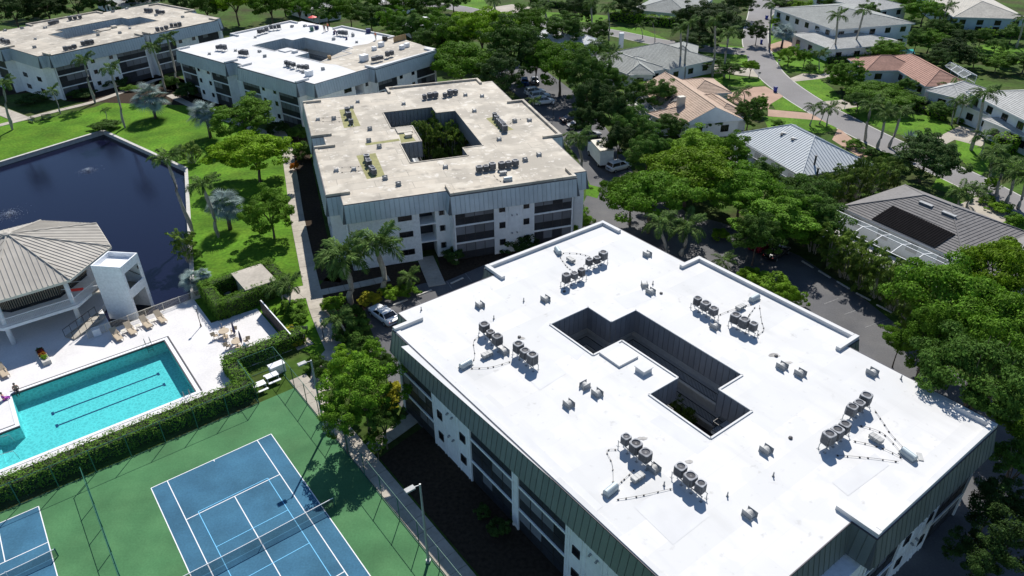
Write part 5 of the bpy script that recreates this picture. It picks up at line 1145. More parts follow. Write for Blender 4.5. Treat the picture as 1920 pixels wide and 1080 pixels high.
# ============================================================ HOUSES
def Gplane(px, py, p0, nrm):
    d = FWD*F + RT*(px-960) - UP*(py-540); o = Vector((0, 0, CH)); t = (p0-o).dot(nrm)/d.dot(nrm); return o+d*t
def tilemat(name, c, d): return mat(name, c, .85, var=.16, scale=2.2, var2=.1, scale2=.3, rand=0, spec=.25)
TG, TP, TM, TB = tilemat('tile_grey', (.30, .31, .29), 0), tilemat('tile_peach', (.46, .34, .255), 0), tilemat('tile_red', (.37, .215, .165), 0), tilemat('tile_brown_grey', (.205, .195, .188), 0)
TW, TWH, TBE = tilemat('tile_pale_grey', (.42, .42, .40), 0), tilemat('roof_white_tile', (.68, .69, .69), 0), tilemat('tile_beige', (.50, .47, .41), 0)
SEAMM = mat('standing_seam_grey', (.52, .55, .56), .65, metal=0, spec=.2, var=.05, scale=1)
HWALL, HBLUE = mat('house_wall_white', (.74, .75, .76), .85, var=.06, scale=1), mat('house_wall_blue', (.45, .56, .62), .85, var=.06, scale=1)
SOLAR = mat('solar_heater', (.012, .011, .012), .95, var=.2, scale=2, spec=.05)
def slope(mb, e0, e1, r1, r0, style, seams):
    n = (e1-e0).cross(r0-e0).normalized() if (r0-e0).length > .1 else (e1-e0).cross(r1-e0).normalized()
    if n.z < 0: n = -n
    if style == 'tile':
        k = max(2, int(((r0+r1)/2-(e0+e1)/2).length/.42))
        for i in range(k):
            a, b, c, d = e0.lerp(r0, i/k), e1.lerp(r1, i/k), e1.lerp(r1, (i+1)/k), e0.lerp(r0, (i+1)/k)
            al, bl = a+n*.065, b+n*.065; mb.add([a, b, bl, al, c+n*.01, d+n*.01], [(0, 1, 2, 3), (3, 2, 4, 5)])
    else:
        mb.add([e0, e1, r1, r0], [(0, 1, 2, 3)])
        u = (e1-e0); L = u.length; u /= L; v = (n.cross(u)).normalized()
        if v.z < 0: v = -v
        x0, x1 = (r0-e0).dot(u), (r1-e0).dot(u); hh = (r0-e0).dot(v); k = int(L/.55)
        for i in range(1, k):
            x = L*i/k; t = 1.0
            if x0 > 1e-3: t = min(t, x/x0)
            if L-x1 > 1e-3: t = min(t, (L-x)/(L-x1))
            if t > .04: seams.bar(e0+u*x+n*.03, e0+u*x+v*hh*t+n*.03, .05, .07)
def block(root, A, B, D, ze, rise, roofm, wallm=None, style='tile', kind='hip', over=.55, wins=True, ridge=None):
    """one rectangular wing: A, B, D are corners of the eaves in the photograph"""
    wallm = wallm or HWALL
    a = G(*A, ze) if len(A) == 2 else Vector(A); b = G(*B, ze) if len(B) == 2 else Vector(B); dd = G(*D, ze) if len(D) == 2 else Vector(D)
    u = (b-a); u.z = 0; L = u.length; u /= L; v = Vector((-u.y, u.x, 0)); W = (dd-a).dot(v)
    if W < 0: v = -v; W = -W
    o = root.location
    P = lambda x, y, z: a+u*x+v*y+Vector((0, 0, z-ze))-Vector((o.x, o.y, 0))
    if kind == 'gable': r0, r1 = (0, W/2), (L, W/2)
    elif kind == 'gabley': r0, r1 = (L/2, 0), (L/2, W)
    elif L >= W: r0, r1 = (W/2, W/2), (L-W/2, W/2)
    else: r0, r1 = (L/2, L/2), (L/2, W-L/2)
    zr = ze+rise; c = [P(0, 0, ze), P(L, 0, ze), P(L, W, ze), P(0, W, ze)]; q0, q1 = P(*r0, zr), P(*r1, zr); sm = MB()
    def one(e0, e1, s1, s0):
        mb = MB(); slope(mb, e0, e1, s1, s0, style, sm); mb.build('roof_slope', roofm, root)
    if kind in ('gabley',) or (kind == 'hip' and L < W):
        one(c[1], c[2], q1, q0); one(c[3], c[0], q0, q1)
        if kind == 'hip': one(c[0], c[1], q0, q0); one(c[2], c[3], q1, q1)
        else: MB().add([c[0], c[1], q0], [(0, 1, 2)]).build('gable_wall', wallm, root); MB().add([c[2], c[3], q1], [(0, 1, 2)]).build('gable_wall', wallm, root)
    else:
        one(c[0], c[1], q1, q0); one(c[2], c[3], q0, q1)
        if kind == 'hip': one(c[1], c[2], q1, q1); one(c[3], c[0], q0, q0)
        else: MB().add([c[1], c[2], q1], [(0, 1, 2)]).build('gable_wall', wallm, root); MB().add([c[3], c[0], q0], [(0, 1, 2)]).build('gable_wall', wallm, root)
    if sm.v: struct(sm.build('seams', roofm, root), 'stuff')
    for p, q in ((q0, q1),) + (((c[0], q0), (c[1], q1 if L >= W else q0), (c[2], q1), (c[3], q0 if L >= W else q1)) if kind == 'hip' else ()):
        if (q-p).length > .3: MB().tube([p+Vector((0, 0, .06)), q+Vector((0, 0, .06))], .09, 6).build('ridge_cap', roofm, root)
    for i in range(4): MB().bar(c[i]-Vector((0, 0, .09)), c[(i+1) % 4]-Vector((0, 0, .09)), .10, .16).build('gutter', HWALL, root)
    wl = MB(); k = over; wp = [P(k, k, 0), P(L-k, k, 0), P(L-k, W-k, 0), P(k, W-k, 0)]
    wq = [(p.x, p.y) for p in wp]
    if area(wq) < 0: wq = wq[::-1]
    wl.prism(wq, 0, ze+.05).build('wall', wallm, root)
    if wins:
        for i in range(4):
            p, q = Vector(wq[i]), Vector(wq[(i+1) % 4]); e = q-p; ln = e.length; e /= ln; nn = Vector((e.y, -e.x))
            wd = Vector((p.x+o.x, p.y+o.y)).length
            for j in range(max(1, int(ln/4.2))):
                s = ln*(j+.5)/max(1, int(ln/4.2)); w_ = p+e*s+nn*.02; f, g = win_mesh(1.5, 1.2)
                for z in ([1.6] if ze < 4.2 else [1.6, ze-1.3]):
                    fo = put('window', f, root, M=Matrix.Translation((w_.x, w_.y, z)) @ Matrix.Rotation(math.atan2(e.y, e.x), 4, 'Z')); put('pane', g, fo)
    return dict(a=a, u=u, v=v, L=L, W=W, ze=ze, zr=zr)
def house(label, px, blocks, name='house', plant=None, **kw):
    p = G(*px); t = T(name, label, 'house', (p.x, p.y, 0)); bl = [block(t, *b, **kw) for b in blocks]
    if plant:
        q = bl[plant[0]]; a, u, v = q['a'], q['u'], q['v']; g0 = Vector((a.x, a.y, 0))
        hedge('foundation_planting', 'leafy planting along the wall of the ' + plant[1], [g0+u*.4-v*.3, g0+u*(q['L']*.45)-v*.9, g0+u*(q['L']-.6)-v*.3], 1.5, 1.5, plant[2] if len(plant) > 2 else LF_DEEP, dens=14, leaf=.17, rough=.7, cat='planting', seed=int(px[0]))
    return t, bl
def rel(root, p): return Vector(p)-Vector((root.location.x, root.location.y, 0))
h1, _ = house('low grey tiled house behind the royal palms', (1200, 110), [((1150, 98), (1254, 131), (1197, 70), 3.2, 2.6, TG), ((1094, 108), (1182, 142), (1142, 90), 3.0, 1.8, TG), ((1248, 105), (1307, 108), (1262, 84), 3.4, 1.7, TG), ((1175, 140), (1228, 140), (1178, 112), 3.05, 1.5, TG)], plant=(0, 'grey tiled house'))
p = rel(h1, G(1164, 88, 3.0)); MB().box(p.x, p.y, 4.6, 1.1, .9, 3.6).build('chimney', HWALL, h1)
# peach house: a long gable with wings
h2 = T('house', 'peach tiled house with a long gable and skylights', 'house', (*G(1300, 190)[:2], 0))
A_e, R0, R1 = G(1195, 164, 3.2), G(1248, 136, 6.0), G(1344, 202, 6.0); Bx = A_e+(R1-R0); Dx = A_e+2*(R0-A_e); Dx.z = 3.2; Bx.z = 3.2
g2 = block(h2, tuple(A_e), tuple(Bx), tuple(Dx), 3.2, 2.8, TP, kind='gable')
for q in [((1250, 229), (1310, 216), (1243, 206), 3.0, 1.2, TP), ((1296, 178), (1372, 174), (1286, 150), 3.0, 1.5, TP), ((1345, 223), (1408, 217), (1322, 181), 3.0, 1.6, TP)]: block(h2, *q)
nrm2 = (Bx-A_e).cross(R0-A_e).normalized()
for i, (x, y) in enumerate([(1258, 182), (1264, 185), (1270, 188), (1262, 190)]):
    p = rel(h2, Gplane(x, y, A_e, nrm2)); MB().box(0, 0, .12, .7, 1.3, .14).build('skylight', DGREY, h2).matrix_basis = Matrix.Translation(p) @ Matrix.Rotation(math.atan2((Bx-A_e).y, (Bx-A_e).x), 4, 'Z') @ Matrix.Rotation(math.atan2(2.8, g2['W']/2), 4, 'X')
p = rel(h2, Gplane(1276, 198, A_e, nrm2)); MB().box(p.x, p.y, p.z+.6, 1.3, 1.0, 2.4, rz=.3).build('chimney', CREAM, h2)
h3, b3 = house('house with a pale standing seam metal roof', (1500, 290), [((1372, 252), (1503, 330), (1480, 229), 3.2, 3.2, SEAMM)], style='seam')
for x, y in [(1465, 254), (1494, 248), (1455, 242), (1515, 276), (1530, 295), (1534, 318), (1486, 264)]:
    p = rel(h3, G(x, y, 5.2)); MB().tube([(p.x, p.y, 3.6), (p.x, p.y, 5.3), (p.x, p.y, 5.5)], [.16, .16, .26], 8).build('roof_vent', DGREY, h3)
for x, y in [(1474, 250), (1493, 260)]:
    p = rel(h3, G(x, y, 5.5)); MB().box(p.x, p.y, p.z+.05, 1.6, .7, .12, rz=-.55).build('skylight', GALV, h3)
h4, b4 = house('grey brown tiled house with a big black solar heater', (1720, 430), [((1574, 388), (1808, 492), (1702, 349), 3.0, 2.9, TB), ((1812, 494), (1965, 560), (1866, 387), 3.05, 2.7, TB)], plant=(1, 'solar heater house'))
q = b4[0]; s0 = q['a']; up4 = q['v']*(q['W']/2)+Vector((0, 0, q['zr']-q['ze'])); n4 = q['u'].cross(up4).normalized(); n4 = n4 if n4.z > 0 else -n4
cs = [Gplane(x, y, s0+n4*.16, n4) for x, y in [(1634, 410), (1753, 464), (1792, 439), (1674, 385)]]
sp = MB()
for i in range(26):
    t0, t1 = i/26+.004, (i+1)/26-.004; a0, a1 = cs[0].lerp(cs[1], t0), cs[0].lerp(cs[1], t1); d0, d1 = cs[3].lerp(cs[2], t0), cs[3].lerp(cs[2], t1)
    pn = MB(); vs_ = [rel(h4, v) for v in (a0, a1, d1, d0)]; pn.add(vs_+[v-n4*.08 for v in vs_], [(0, 1, 2, 3), (4, 7, 6, 5), (0, 4, 5, 1), (1, 5, 6, 2), (2, 6, 7, 3), (3, 7, 4, 0)]); pn.build('solar_panel', SOLAR, h4)
for x, y in [(1736, 384), (1779, 403)]:
    p = rel(h4, Gplane(x, y, s0, n4)); MB().box(0, 0, .14, 1.9, .55, .16).build('skylight', GALV, h4).matrix_basis = Matrix.Translation(p) @ Matrix.Rotation(math.atan2(q['u'].y, q['u'].x), 4, 'Z')
# pool cages: white aluminium frame with insect screen
def cage(label, pts, ze, zo, nb, bm=None):
    """pts: house side start/end and outer side end/start on the photograph"""
    a, b, c, d = [G(x, y, z) for (x, y), z in zip(pts, (ze, ze, zo, zo))]; t = T('pool_cage', label, 'pool cage', (a.x, a.y, 0)); o = Vector((a.x, a.y, 0)); BM = lambda p, q: MB().bar(p-o, q-o, .09).build('beam', bm or WHITE, t)
    rise = Vector((0, 0, .55)); prev = None
    for i in range(nb+1):
        p, r = a.lerp(b, i/nb), d.lerp(c, i/nb); m = p.lerp(r, .5)+rise; BM(p, m); BM(m, r); BM(r, Vector((r.x, r.y, 0)))
        if prev:
            pp, pm_, pr_ = prev; BM(pm_, m); BM(pp, p); BM(pr_, r); BM(pr_.lerp(Vector((pr_.x, pr_.y, 0)), .6), r.lerp(Vector((r.x, r.y, 0)), .6))
            for w4 in ((pp, p, m, pm_), (pm_, m, r, pr_), (pr_, r, Vector((r.x, r.y, 0)), Vector((pr_.x, pr_.y, 0)))): MB().add([v-o for v in w4], [(0, 1, 2, 3)]).build('screen_panel', CAGE, t)
        prev = (p, m, r)
    fl = [Vector((v.x, v.y, 0))-o for v in (a, b, c, d)]; MB().sheet([f.to_2d() for f in fl], (), .03).build('patio', DECKM, t); return t
cage('white framed pool cage along the solar heater house', [(1568, 394), (1790, 494), (1752, 512), (1528, 408)], 2.8, 2.7, 6)
cage('dark pool cage below the metal roofed house', [(1378, 258), (1500, 326), (1484, 338), (1366, 268)], 2.9, 2.6, 4, GALV)
cage('pale pool cage beside the peach tiled house', [(1194, 168), (1242, 210), (1222, 222), (1176, 174)], 2.9, 2.6, 3, GALV)
h5 = T('house', 'red tiled house with a bent roof', 'house', (*G(1690, 140)[:2], 0))
block(h5, (79.5, 161.8, 3), (92, 161.8, 3), (79.5, 172, 3), 3.0, 2.0, TM); block(h5, (86.8, 149.5, 3), (96.6, 149.5, 3), (86.8, 172.6, 3), 3.02, 2.05, TM)
cage('small screen cage behind the red tiled house', [(1772, 124), (1806, 146), (1832, 142), (1788, 118)], 2.8, 2.6, 3)
h6, _ = house('large white corner house with grey tiles at the right', (1850, 200), [((1735, 170), (1800, 186), (1768, 148), 3.2, 1.4, TW), ((1812, 172), (1965, 248), (1862, 118), 5.6, 2.6, TW), ((1838, 222), (1950, 268), (1862, 196), 3.2, 1.4, TW), ((1790, 190), (1850, 215), (1810, 168), 3.4, 1.3, TW)], plant=(0, 'white corner house'))
h7, _ = house('white two storey house with dark roof bands', (1620, 70), [((1563, 56), (1716, 44), (1556, 8), 6.0, 2.2, TG), ((1556, 93), (1700, 82), (1552, 58), 3.2, 1.6, TW), ((1528, 56), (1572, 60), (1540, 14), 4.6, 1.8, TW)], plant=(1, 'two storey house', LF_MID))
h8, _ = house('pale blue house with a beige roof in the upper right corner', (1860, 40), [((1788, 32), (1930, 36), (1792, -16), 4.6, 2.6, TBE)], wallm=HBLUE, plant=(0, 'pale blue house', LF_MID))
h9, _ = house('grey roofed house behind the top hedge', (1240, 15), [((1184, 18), (1292, 28), (1212, -14), 3.0, 2.4, TG)])
h10, _ = house('small white roofed house behind the tall palms', (1085, 75), [((1056, 68), (1094, 84), (1082, 58), 3.0, 1.2, TWH)])
h11, _ = house('white roofed house partly hidden by trees at the top', (1020, 66), [((994, 62), (1046, 80), (1014, 48), 3.0, 1.3, TWH)])
h12, _ = house('pale roof showing between trees behind the half coated block', (800, 45), [((766, 52), (838, 44), (770, 34), 3.0, 1.2, TWH)])
h13, _ = house('pale roof on the top edge above the workers', (715, 10), [((688, 16), (748, 18), (696, -4), 3.0, 1.4, TW)])
h14, _ = house('pale roof behind the back corner of the farthest block', (250, 4), [((212, 14), (300, 2), (218, -8), 3.0, 1.4, TW)])
h15, _ = house('gabled pale green house at the top between trees', (560, 8), [((538, 8), (590, 24), (560, -8), 3.2, 1.8, TW)])
h16, _ = house('white house behind the two storey house', (1670, 5), [((1646, 20), (1706, 12), (1640, -22), 5.0, 1.8, TW)])

# ============================================================ PAVILION, STAIR TOWER
pc = K(-2.98, -40.57); pav = T('pavilion', 'octagonal clubhouse with a beige ribbed metal roof', 'pavilion', pc, KY)
PAVM = mat('pavilion_metal', (.43, .40, .35), .7, metal=0, spec=.2, var=.06, scale=.8, var2=.08, scale2=.2); oc = lambda r, k: Vector((r*math.cos(R(22.5+45*k)), r*math.sin(R(22.5+45*k)), 0))
for k in range(8):
    a, b = oc(10.26, k)+Vector((0, 0, 6.3)), oc(10.26, k+1)+Vector((0, 0, 6.3)); ap = Vector((0, 0, 9.5)); n = (b-a).cross(ap-a).normalized(); sl = MB().add([a, b, ap, a-n*.12, b-n*.12], [(0, 1, 2), (3, 4, 1, 0)]).build('roof_slope', PAVM, pav)
    u = (b-a).normalized(); m = (a+b)/2; v = (ap-m); N = 15
    for i in range(1, N):
        x = i/N; t = 1-abs(2*x-1); st = a.lerp(b, x)
        if t > .05: MB().bar(st+n*.035, st+v*(t*.985)+n*.035, .06, .075).build('seam', PAVM, sl)
    MB().tube([a+n*.06, ap+n*.06], .10, 6).build('hip_cap', PAVM, pav)
    MB().bar(a-Vector((0, 0, .16)), b-Vector((0, 0, .16)), .14, .30).build('fascia', CREAM, pav)
    pcol = oc(9.0, k); MB().tube([(pcol.x, pcol.y, 0), (pcol.x, pcol.y, 6.2)], .26, 12).build('column', WALLW, pav, smooth=True)
    s0, s1, t0, t1 = oc(9.9, k), oc(9.9, k+1), oc(6.6, k), oc(6.6, k+1); bal = MB()
    bal.add([(s0.x, s0.y, 2.75), (s1.x, s1.y, 2.75), (t1.x, t1.y, 2.75), (t0.x, t0.y, 2.75), (s0.x, s0.y, 2.4), (s1.x, s1.y, 2.4), (t1.x, t1.y, 2.4), (t0.x, t0.y, 2.4)], [(0, 1, 2, 3), (7, 6, 5, 4), (0, 4, 5, 1)]); bal.build('balcony', WALLW, pav)
    rl = MB(); q0, q1 = oc(9.8, k), oc(9.8, k+1); rl.bar(q0+Vector((0, 0, 3.75)), q1+Vector((0, 0, 3.75)), .06); rl.bar(q0+Vector((0, 0, 2.9)), q1+Vector((0, 0, 2.9)), .04)
    for i in range(46): z = q0.lerp(q1, i/46); rl.box(z.x, z.y, 3.3, .025, .025, .9)
    rl.build('railing', WHITE, pav)
    gw = MB(); gw.add([(t0.x, t0.y, 2.76), (t1.x, t1.y, 2.76), (t1.x, t1.y, 6.1), (t0.x, t0.y, 6.1)], [(0, 1, 2, 3)]); gw.build('window_wall', GLASS, pav)
    for i in range(22):
        z = t0.lerp(t1, (i+.5)/22)*1.012; MB().box(z.x, z.y, 4.6, .12, .05, 2.8, rz=R(45+45*k)+PI/2).build('blind', mat('blind_tan', (.24, .20, .15), .8), pav)
    g0, g1 = oc(4.5, k), oc(4.5, k+1); MB().add([(g0.x, g0.y, 0), (g1.x, g1.y, 0), (g1.x, g1.y, 2.4), (g0.x, g0.y, 2.4)], [(0, 1, 2, 3)]).build('ground_floor_wall', WALLW, pav)
MB().tube([(0, 0, 9.35), (0, 0, 9.6), (0, 0, 9.75)], [.5, .45, .1], 12).build('roof_cap', PAVM, pav)
MB().sheet([oc(10.1, k).to_2d() for k in range(8)], (), 6.2).build('ceiling', CREAM, pav)
tv = [K(3.45, -32.14), K(6.07, -29.48), K(8.53, -31.94), K(5.86, -34.57)]; tc_ = sum(tv, Vector())/4
tw = T('stair_tower', 'square white stair tower beside the clubhouse', 'tower', tc_); tl_ = [v-tc_ for v in tv]
def twall(i, j, z0, z1, m=BLOCKW, nm='wall', f0=0, f1=1):
    a, b = tl_[i].lerp(tl_[j], f0), tl_[i].lerp(tl_[j], f1); a2, b2 = a*.92, b*.92
    q = [a.to_2d(), b.to_2d(), b2.to_2d(), a2.to_2d()]
    if area(q) < 0: q = q[::-1]
    MB().prism(q, z0, z1).build(nm, m, tw)
TH = 6.75
twall(0, 1, -.7, TH); twall(2, 3, -.7, TH-.003); twall(3, 0, -.7, TH-.006)
twall(1, 2, 5.7, TH-.009, nm='header'); twall(1, 2, -.7, 5.7, nm='jamb', f0=0, f1=.1); twall(1, 2, -.7, 5.7, nm='jamb', f0=.92, f1=1); twall(1, 2, 2.35, 3.5, nm='landing_wall', f0=.1, f1=.92)
MB().sheet([(v*.93).to_2d() for v in tl_], (), 6.15).build('roof', WHITE, tw); MB().sheet([(v*.93).to_2d() for v in tl_], (), 2.7).build('landing', CONC, tw)
for i in range(8):
    p = tl_[3].lerp(tl_[2], .15+.7*i/8)*.55; MB().box(p.x, p.y, .15+.32*i, .5, 1.0, .16, rz=KY+PI/4).build('step', CONC, tw)
MB().tube([tl_[2]*.8+Vector((0, 0, 3.9)), tl_[3]*.8+Vector((0, 0, 5.2))], .04, 6).build('handrail', BLACK, tw)
MB().tube([tl_[2]*.86+Vector((0, 0, 4.9)), tl_[2]*.80+Vector((0, 0, 4.9))], .18, 12).build('wall_lamp', BLACK, tw)
br = T('footbridge', 'short bridge from the stair tower to the clubhouse balcony', 'bridge', K(3.4, -33.0)); o = K(3.4, -33.0)
pa, pb = K(4.6, -33.3)-o, K(.2, -35.4)-o; MB().bar(pa+Vector((0, 0, 2.62)), pb+Vector((0, 0, 2.62)), 1.7, .25).build('deck', CONC, br)
for sg in (-1, 1):
    d = (pb-pa).normalized(); nn = Vector((-d.y, d.x, 0))*.8*sg; MB().bar(pa+nn+Vector((0, 0, 3.6)), pb+nn+Vector((0, 0, 3.6)), .06).build('rail', WHITE, br)
tag(MB().bar(K(2.0, -32.9, 3.75), K(.6, -33.6, 3.75), .08, .35).build('red_banner', REDM), 'red cloth hanging on the clubhouse bridge rail', 'banner')

# ============================================================ COURTS: FENCES, NETS, LAMPS
def chain_fence(label, pts, h=2.7, sp=3.05):
    t = T('chain_link_fence', label, 'fence', pts[0]); o = pts[0]; post = MB().tube([(0, 0, 0), (0, 0, h+.05)], .04, 6).mesh('post', GREENP)
    for a, b in zip(pts, pts[1:]):
        d = b-a; L = d.length; n = max(1, round(L/sp))
        for i in range(n+1): put('post', post, t, a.lerp(b, i/n)-o)
        for z in (h, .08): MB().tube([a-o+Vector((0, 0, z)), b-o+Vector((0, 0, z))], .028, 6).build('rail', GREENP, t)
        for i in range(n):
            p, q = a.lerp(b, i/n)-o, a.lerp(b, (i+1)/n)-o; MB().add([p, q, q+Vector((0, 0, h)), p+Vector((0, 0, h))], [(0, 1, 2, 3)]).build('mesh_panel', CHAIN, t)
    return t
chain_fence('green chain link fence along the pool hedge', [K(-30.5, -5.0), K(11.7, -5.0)])
chain_fence('green chain link fence along the walkway beside the nearest block', [K(15.5, -4.9), K(15.5, 35)])
chain_fence('green chain link fence between the two courts', [K(-4.35, -4.2), K(-4.35, 30)], 1.9)
chain_fence('green chain link fence round the corner with white tables', [K(11.7, -5.0), K(11.7, -9.6), K(15.5, -9.6), K(15.5, -4.9)])
def net(label, x0, x1, y, h):
    o = K(x0, y); t = T('court_net', label, 'net', o, KY); L = x1-x0
    for x in (0, L): MB().tube([(x, 0, 0), (x, 0, h+.05)], .05, 8).build('post', GREENP, t)
    m = MB(); N = 12; f = lambda i: h-.09*math.sin(PI*i/N)
    m.add([(L*i/N, 0, .06) for i in range(N+1)]+[(L*i/N, 0, f(i)-.07) for i in range(N+1)], [(i, i+1, N+2+i, N+1+i) for i in range(N)]); m.build('net_mesh', NETM, t)
    b = MB(); b.add([(L*i/N, s*.02, f(i)+z) for s in (-1, 1) for z in (-.07, 0) for i in range(N+1)], [(q*(N+1)+i, q*(N+1)+i+1, (q+1)*(N+1)+i+1, (q+1)*(N+1)+i) for q in (0, 2) for i in range(N)]+[((N+1)+i, (N+1)+i+1, 3*(N+1)+i+1, 3*(N+1)+i) for i in range(N)]); b.build('headband', LINEW, t)
    MB().box(L/2, 0, .45, .05, .03, .9).build('centre_strap', LINEW, t); return t
net('tennis net across the blue court', -.91, 11.88, 11.885, 1.07); net('net across the pickleball court at the left edge', -14.6, -7.8, 2.85, .9)
def lamp(label, x, y):
    t = T('flood_light_pole', label, 'light pole', K(x, y), KY); MB().tube([(0, 0, 0), (0, 0, 4), (0, 0, 8.7)], [.12, .10, .075], 10).build('pole', POLEM, t); MB().tube([(0, 0, 0), (0, 0, .25)], .2, 10).build('base', POLEM, t)
    MB().tube([(0, 0, 8.6), (-.5, 0, 8.72)], .04, 6).build('arm', POLEM, t); MB().box(-.85, 0, 8.74, .75, .42, .14).build('lamp_head', GALVP, t)
lamp('tall grey court light pole at the corner of the blue court', 15.17, 3.0); lamp('tall grey court light pole in the foreground', 15.2, 21.55)
def bench(label, px, py, rz, m, scl=1.0):
    t = T('bench', label, 'bench', G(px, py), rz, 'garden benches', sc=scl)
    for i in range(4): MB().box(0, -.2+.13*i, .44, 1.6, .10, .04).build('seat_slat', m, t)
    for i in range(3): MB().box(0, .27+.04*i, .58+.14*i, 1.6, .03, .10).build('back_slat', m, t)
    for x in (-.72, .72):
        for y in (-.2, .22): MB().box(x, y, .22, .06, .06, .44).build('leg', BLACK, t)
        MB().box(x, .02, .64, .06, .5, .05).build('armrest', m, t)
DGREEN = mat('bench_green', (.015, .06, .035), .5)
bench('dark green bench on the grass beside the pool fence', 563, 622, KY+2.5, DGREEN, 1.15); bench('dark bench on a slab left on the pond lawn', 60, 229, -.6, DGREEN, 1.1); bench('dark bench right of the slab bench on the pond lawn', 88, 224, .4, DGREEN, 1.1)
gr = T('barbecue_grill', 'black pedestal grill on a slab near the green bench', 'grill', G(568, 645)); MB().tube([(0, 0, 0), (0, 0, .8)], .06, 8).build('pedestal', BLACK, gr); MB().box(0, 0, .95, .7, .5, .3).build('firebox', BLACK, gr); MB().box(0, .1, 1.14, .72, .3, .06).build('lid', DGREY, gr); MB().box(0, 0, .03, 1.9, 1.5, .06, rz=KY).build('slab', CONC, gr)
# dark board fence between deck and garden
bf = T('board_fence', 'dark board fence at the right end of the pool deck', 'fence', K(18.2, -20.6)); o = K(18.2, -20.6)
for i in range(30):
    p = K(18.2, -20.6+.3*i)-o; MB().box(p.x, p.y, .9, .05, .27, 1.8, rz=KY).build('board', mat('board_dark', (.025, .022, .022), .7, rand=.2), bf)
MB().bar(K(18.28, -20.6, 1.82)-o, K(18.28, -11.8, 1.82)-o, .12, .08).build('cap_rail', WALLW, bf)
# ============================================================ POOL DECK
dr = T('deck_railing', 'white metal railing along the pond side of the pool deck', 'railing', K(.5, -28.0)); o = K(.5, -28.0); pts = [K(.5, -27.9), K(3.0, -28.2), K(12.5, -28.9), K(16.6, -28.7)]
for a, b in zip(pts, pts[1:]):
    a, b = a-o, b-o; L = (b-a).length; m = MB(); MB().bar(a+Vector((0, 0, 1.1)), b+Vector((0, 0, 1.1)), .05).build('top_rail', CREAM, dr); m.bar(a+Vector((0, 0, .15)), b+Vector((0, 0, .15)), .04)
    for i in range(int(L/.13)): p = a.lerp(b, i*.13/L); m.box(p.x, p.y, .62, .022, .022, .95)
    m.build('balusters', CREAM, dr)
    for i in range(int(L/2)+1): p = a.lerp(b, min(1, i*2/L)); MB().box(p.x, p.y, .57, .06, .06, 1.14).build('post', CREAM, dr)
rp = T('access_ramp', 'concrete ramp with dark railing beside the clubhouse columns', 'ramp', K(1.2, -29.2)); o = K(1.2, -29.2)
a, b = K(-1.2, -29.3)-o, K(2.7, -31.5)-o; MB().bar(a+Vector((0, 0, .12)), b+Vector((0, 0, .55)), 1.5, .2).build('ramp_slab', CONC, rp)
for sg in (-1, 1):
    d = (b-a).normalized(); nn = Vector((-d.y, d.x, 0))*.72*sg; MB().bar(a+nn+Vector((0, 0, 1.1)), b+nn+Vector((0, 0, 1.5)), .05).build('handrail', BLACK, rp)
    for i in range(6): p = a.lerp(b, i/5)+nn; MB().box(p.x, p.y, .65+.08*i, .04, .04, .95).build('post', BLACK, rp)
def lounger_parts():
    f = MB()
    for y in (-.32, .32): f.bar((-.95, y, .30), (.35, y, .32), .05); f.bar((.35, y, .32), (1.0, y, .92), .05)
    legs = [MB().box(x, y, .15, .04, .04, .30).mesh('leg', TAN) for x in (-.8, .45) for y in (-.3, .3)]
    seat = MB().bar((-.95, 0, .33), (.35, 0, .35), .60, .03).mesh('sling_seat', TAN); back = MB().bar((.35, 0, .35), (1.0, 0, .95), .60, .03).mesh('sling_back', TAN)
    arms = MB().bar((-.2, -.34, .55), (.5, -.34, .58), .05).bar((-.2, .34, .55), (.5, .34, .58), .05).mesh('armrests', TAN)
    return [('frame', f.mesh('frame', TAN))]+[('leg', l) for l in legs]+[('sling_seat', seat), ('sling_back', back), ('armrests', arms)]
LG = lounger_parts()
def lounger(px, py, rz, label):
    t = T('sun_lounger', label, 'sun lounger', G(px, py, .03), rz, 'tan sun loungers', sc=1.05)
    for n_, me in LG: put(n_, me, t)
for i, (x, y) in enumerate([(221, 634), (247, 623), (276, 611), (303, 601)]): lounger(x, y, KY+1.72, ['first', 'second', 'third', 'fourth'][i] + ' tan sun lounger from the left along the pond railing')
lounger(8, 702, KY+1.75, 'tan sun lounger at the left edge of the deck'); lounger(-14, 714, KY+1.75, 'tan sun lounger cut off by the left edge')
def side_table(px, py, label):
    t = T('side_table', label, 'side table', G(px, py, .03), 0, 'round side tables'); MB().tube([(0, 0, .45), (0, 0, .49)], .28, 14).build('top', CREAM, t)
    for k in range(3): a = k*2.1; MB().bar((.2*math.cos(a), .2*math.sin(a), 0), (.16*math.cos(a), .16*math.sin(a), .45), .03).build('leg', TAN, t)
for i, (x, y) in enumerate([(233, 626), (260, 616), (288, 607)]): side_table(x, y, ['round side table between the first two loungers', 'round side table between the middle loungers', 'round side table between the last two loungers'][i])
def chair_parts():
    ps = [('seat', MB().box(0, 0, .42, .5, .5, .04).mesh('seat', TAN)), ('backrest', MB().bar((.24, 0, .45), (.32, 0, .95), .48, .03).mesh('backrest', TAN))]
    for x in (-.22, .24):
        for y in (-.23, .23): ps.append(('leg', MB().bar((x, y, 0), (x, y, .62 if x < 0 else .42), .035).mesh('leg', TAN)))
    for y in (-.25, .25): ps.append(('armrest', MB().bar((-.22, y, .62), (.26, y, .64), .05, .03).mesh('armrest', TAN)))
    return ps
CHP = chair_parts()
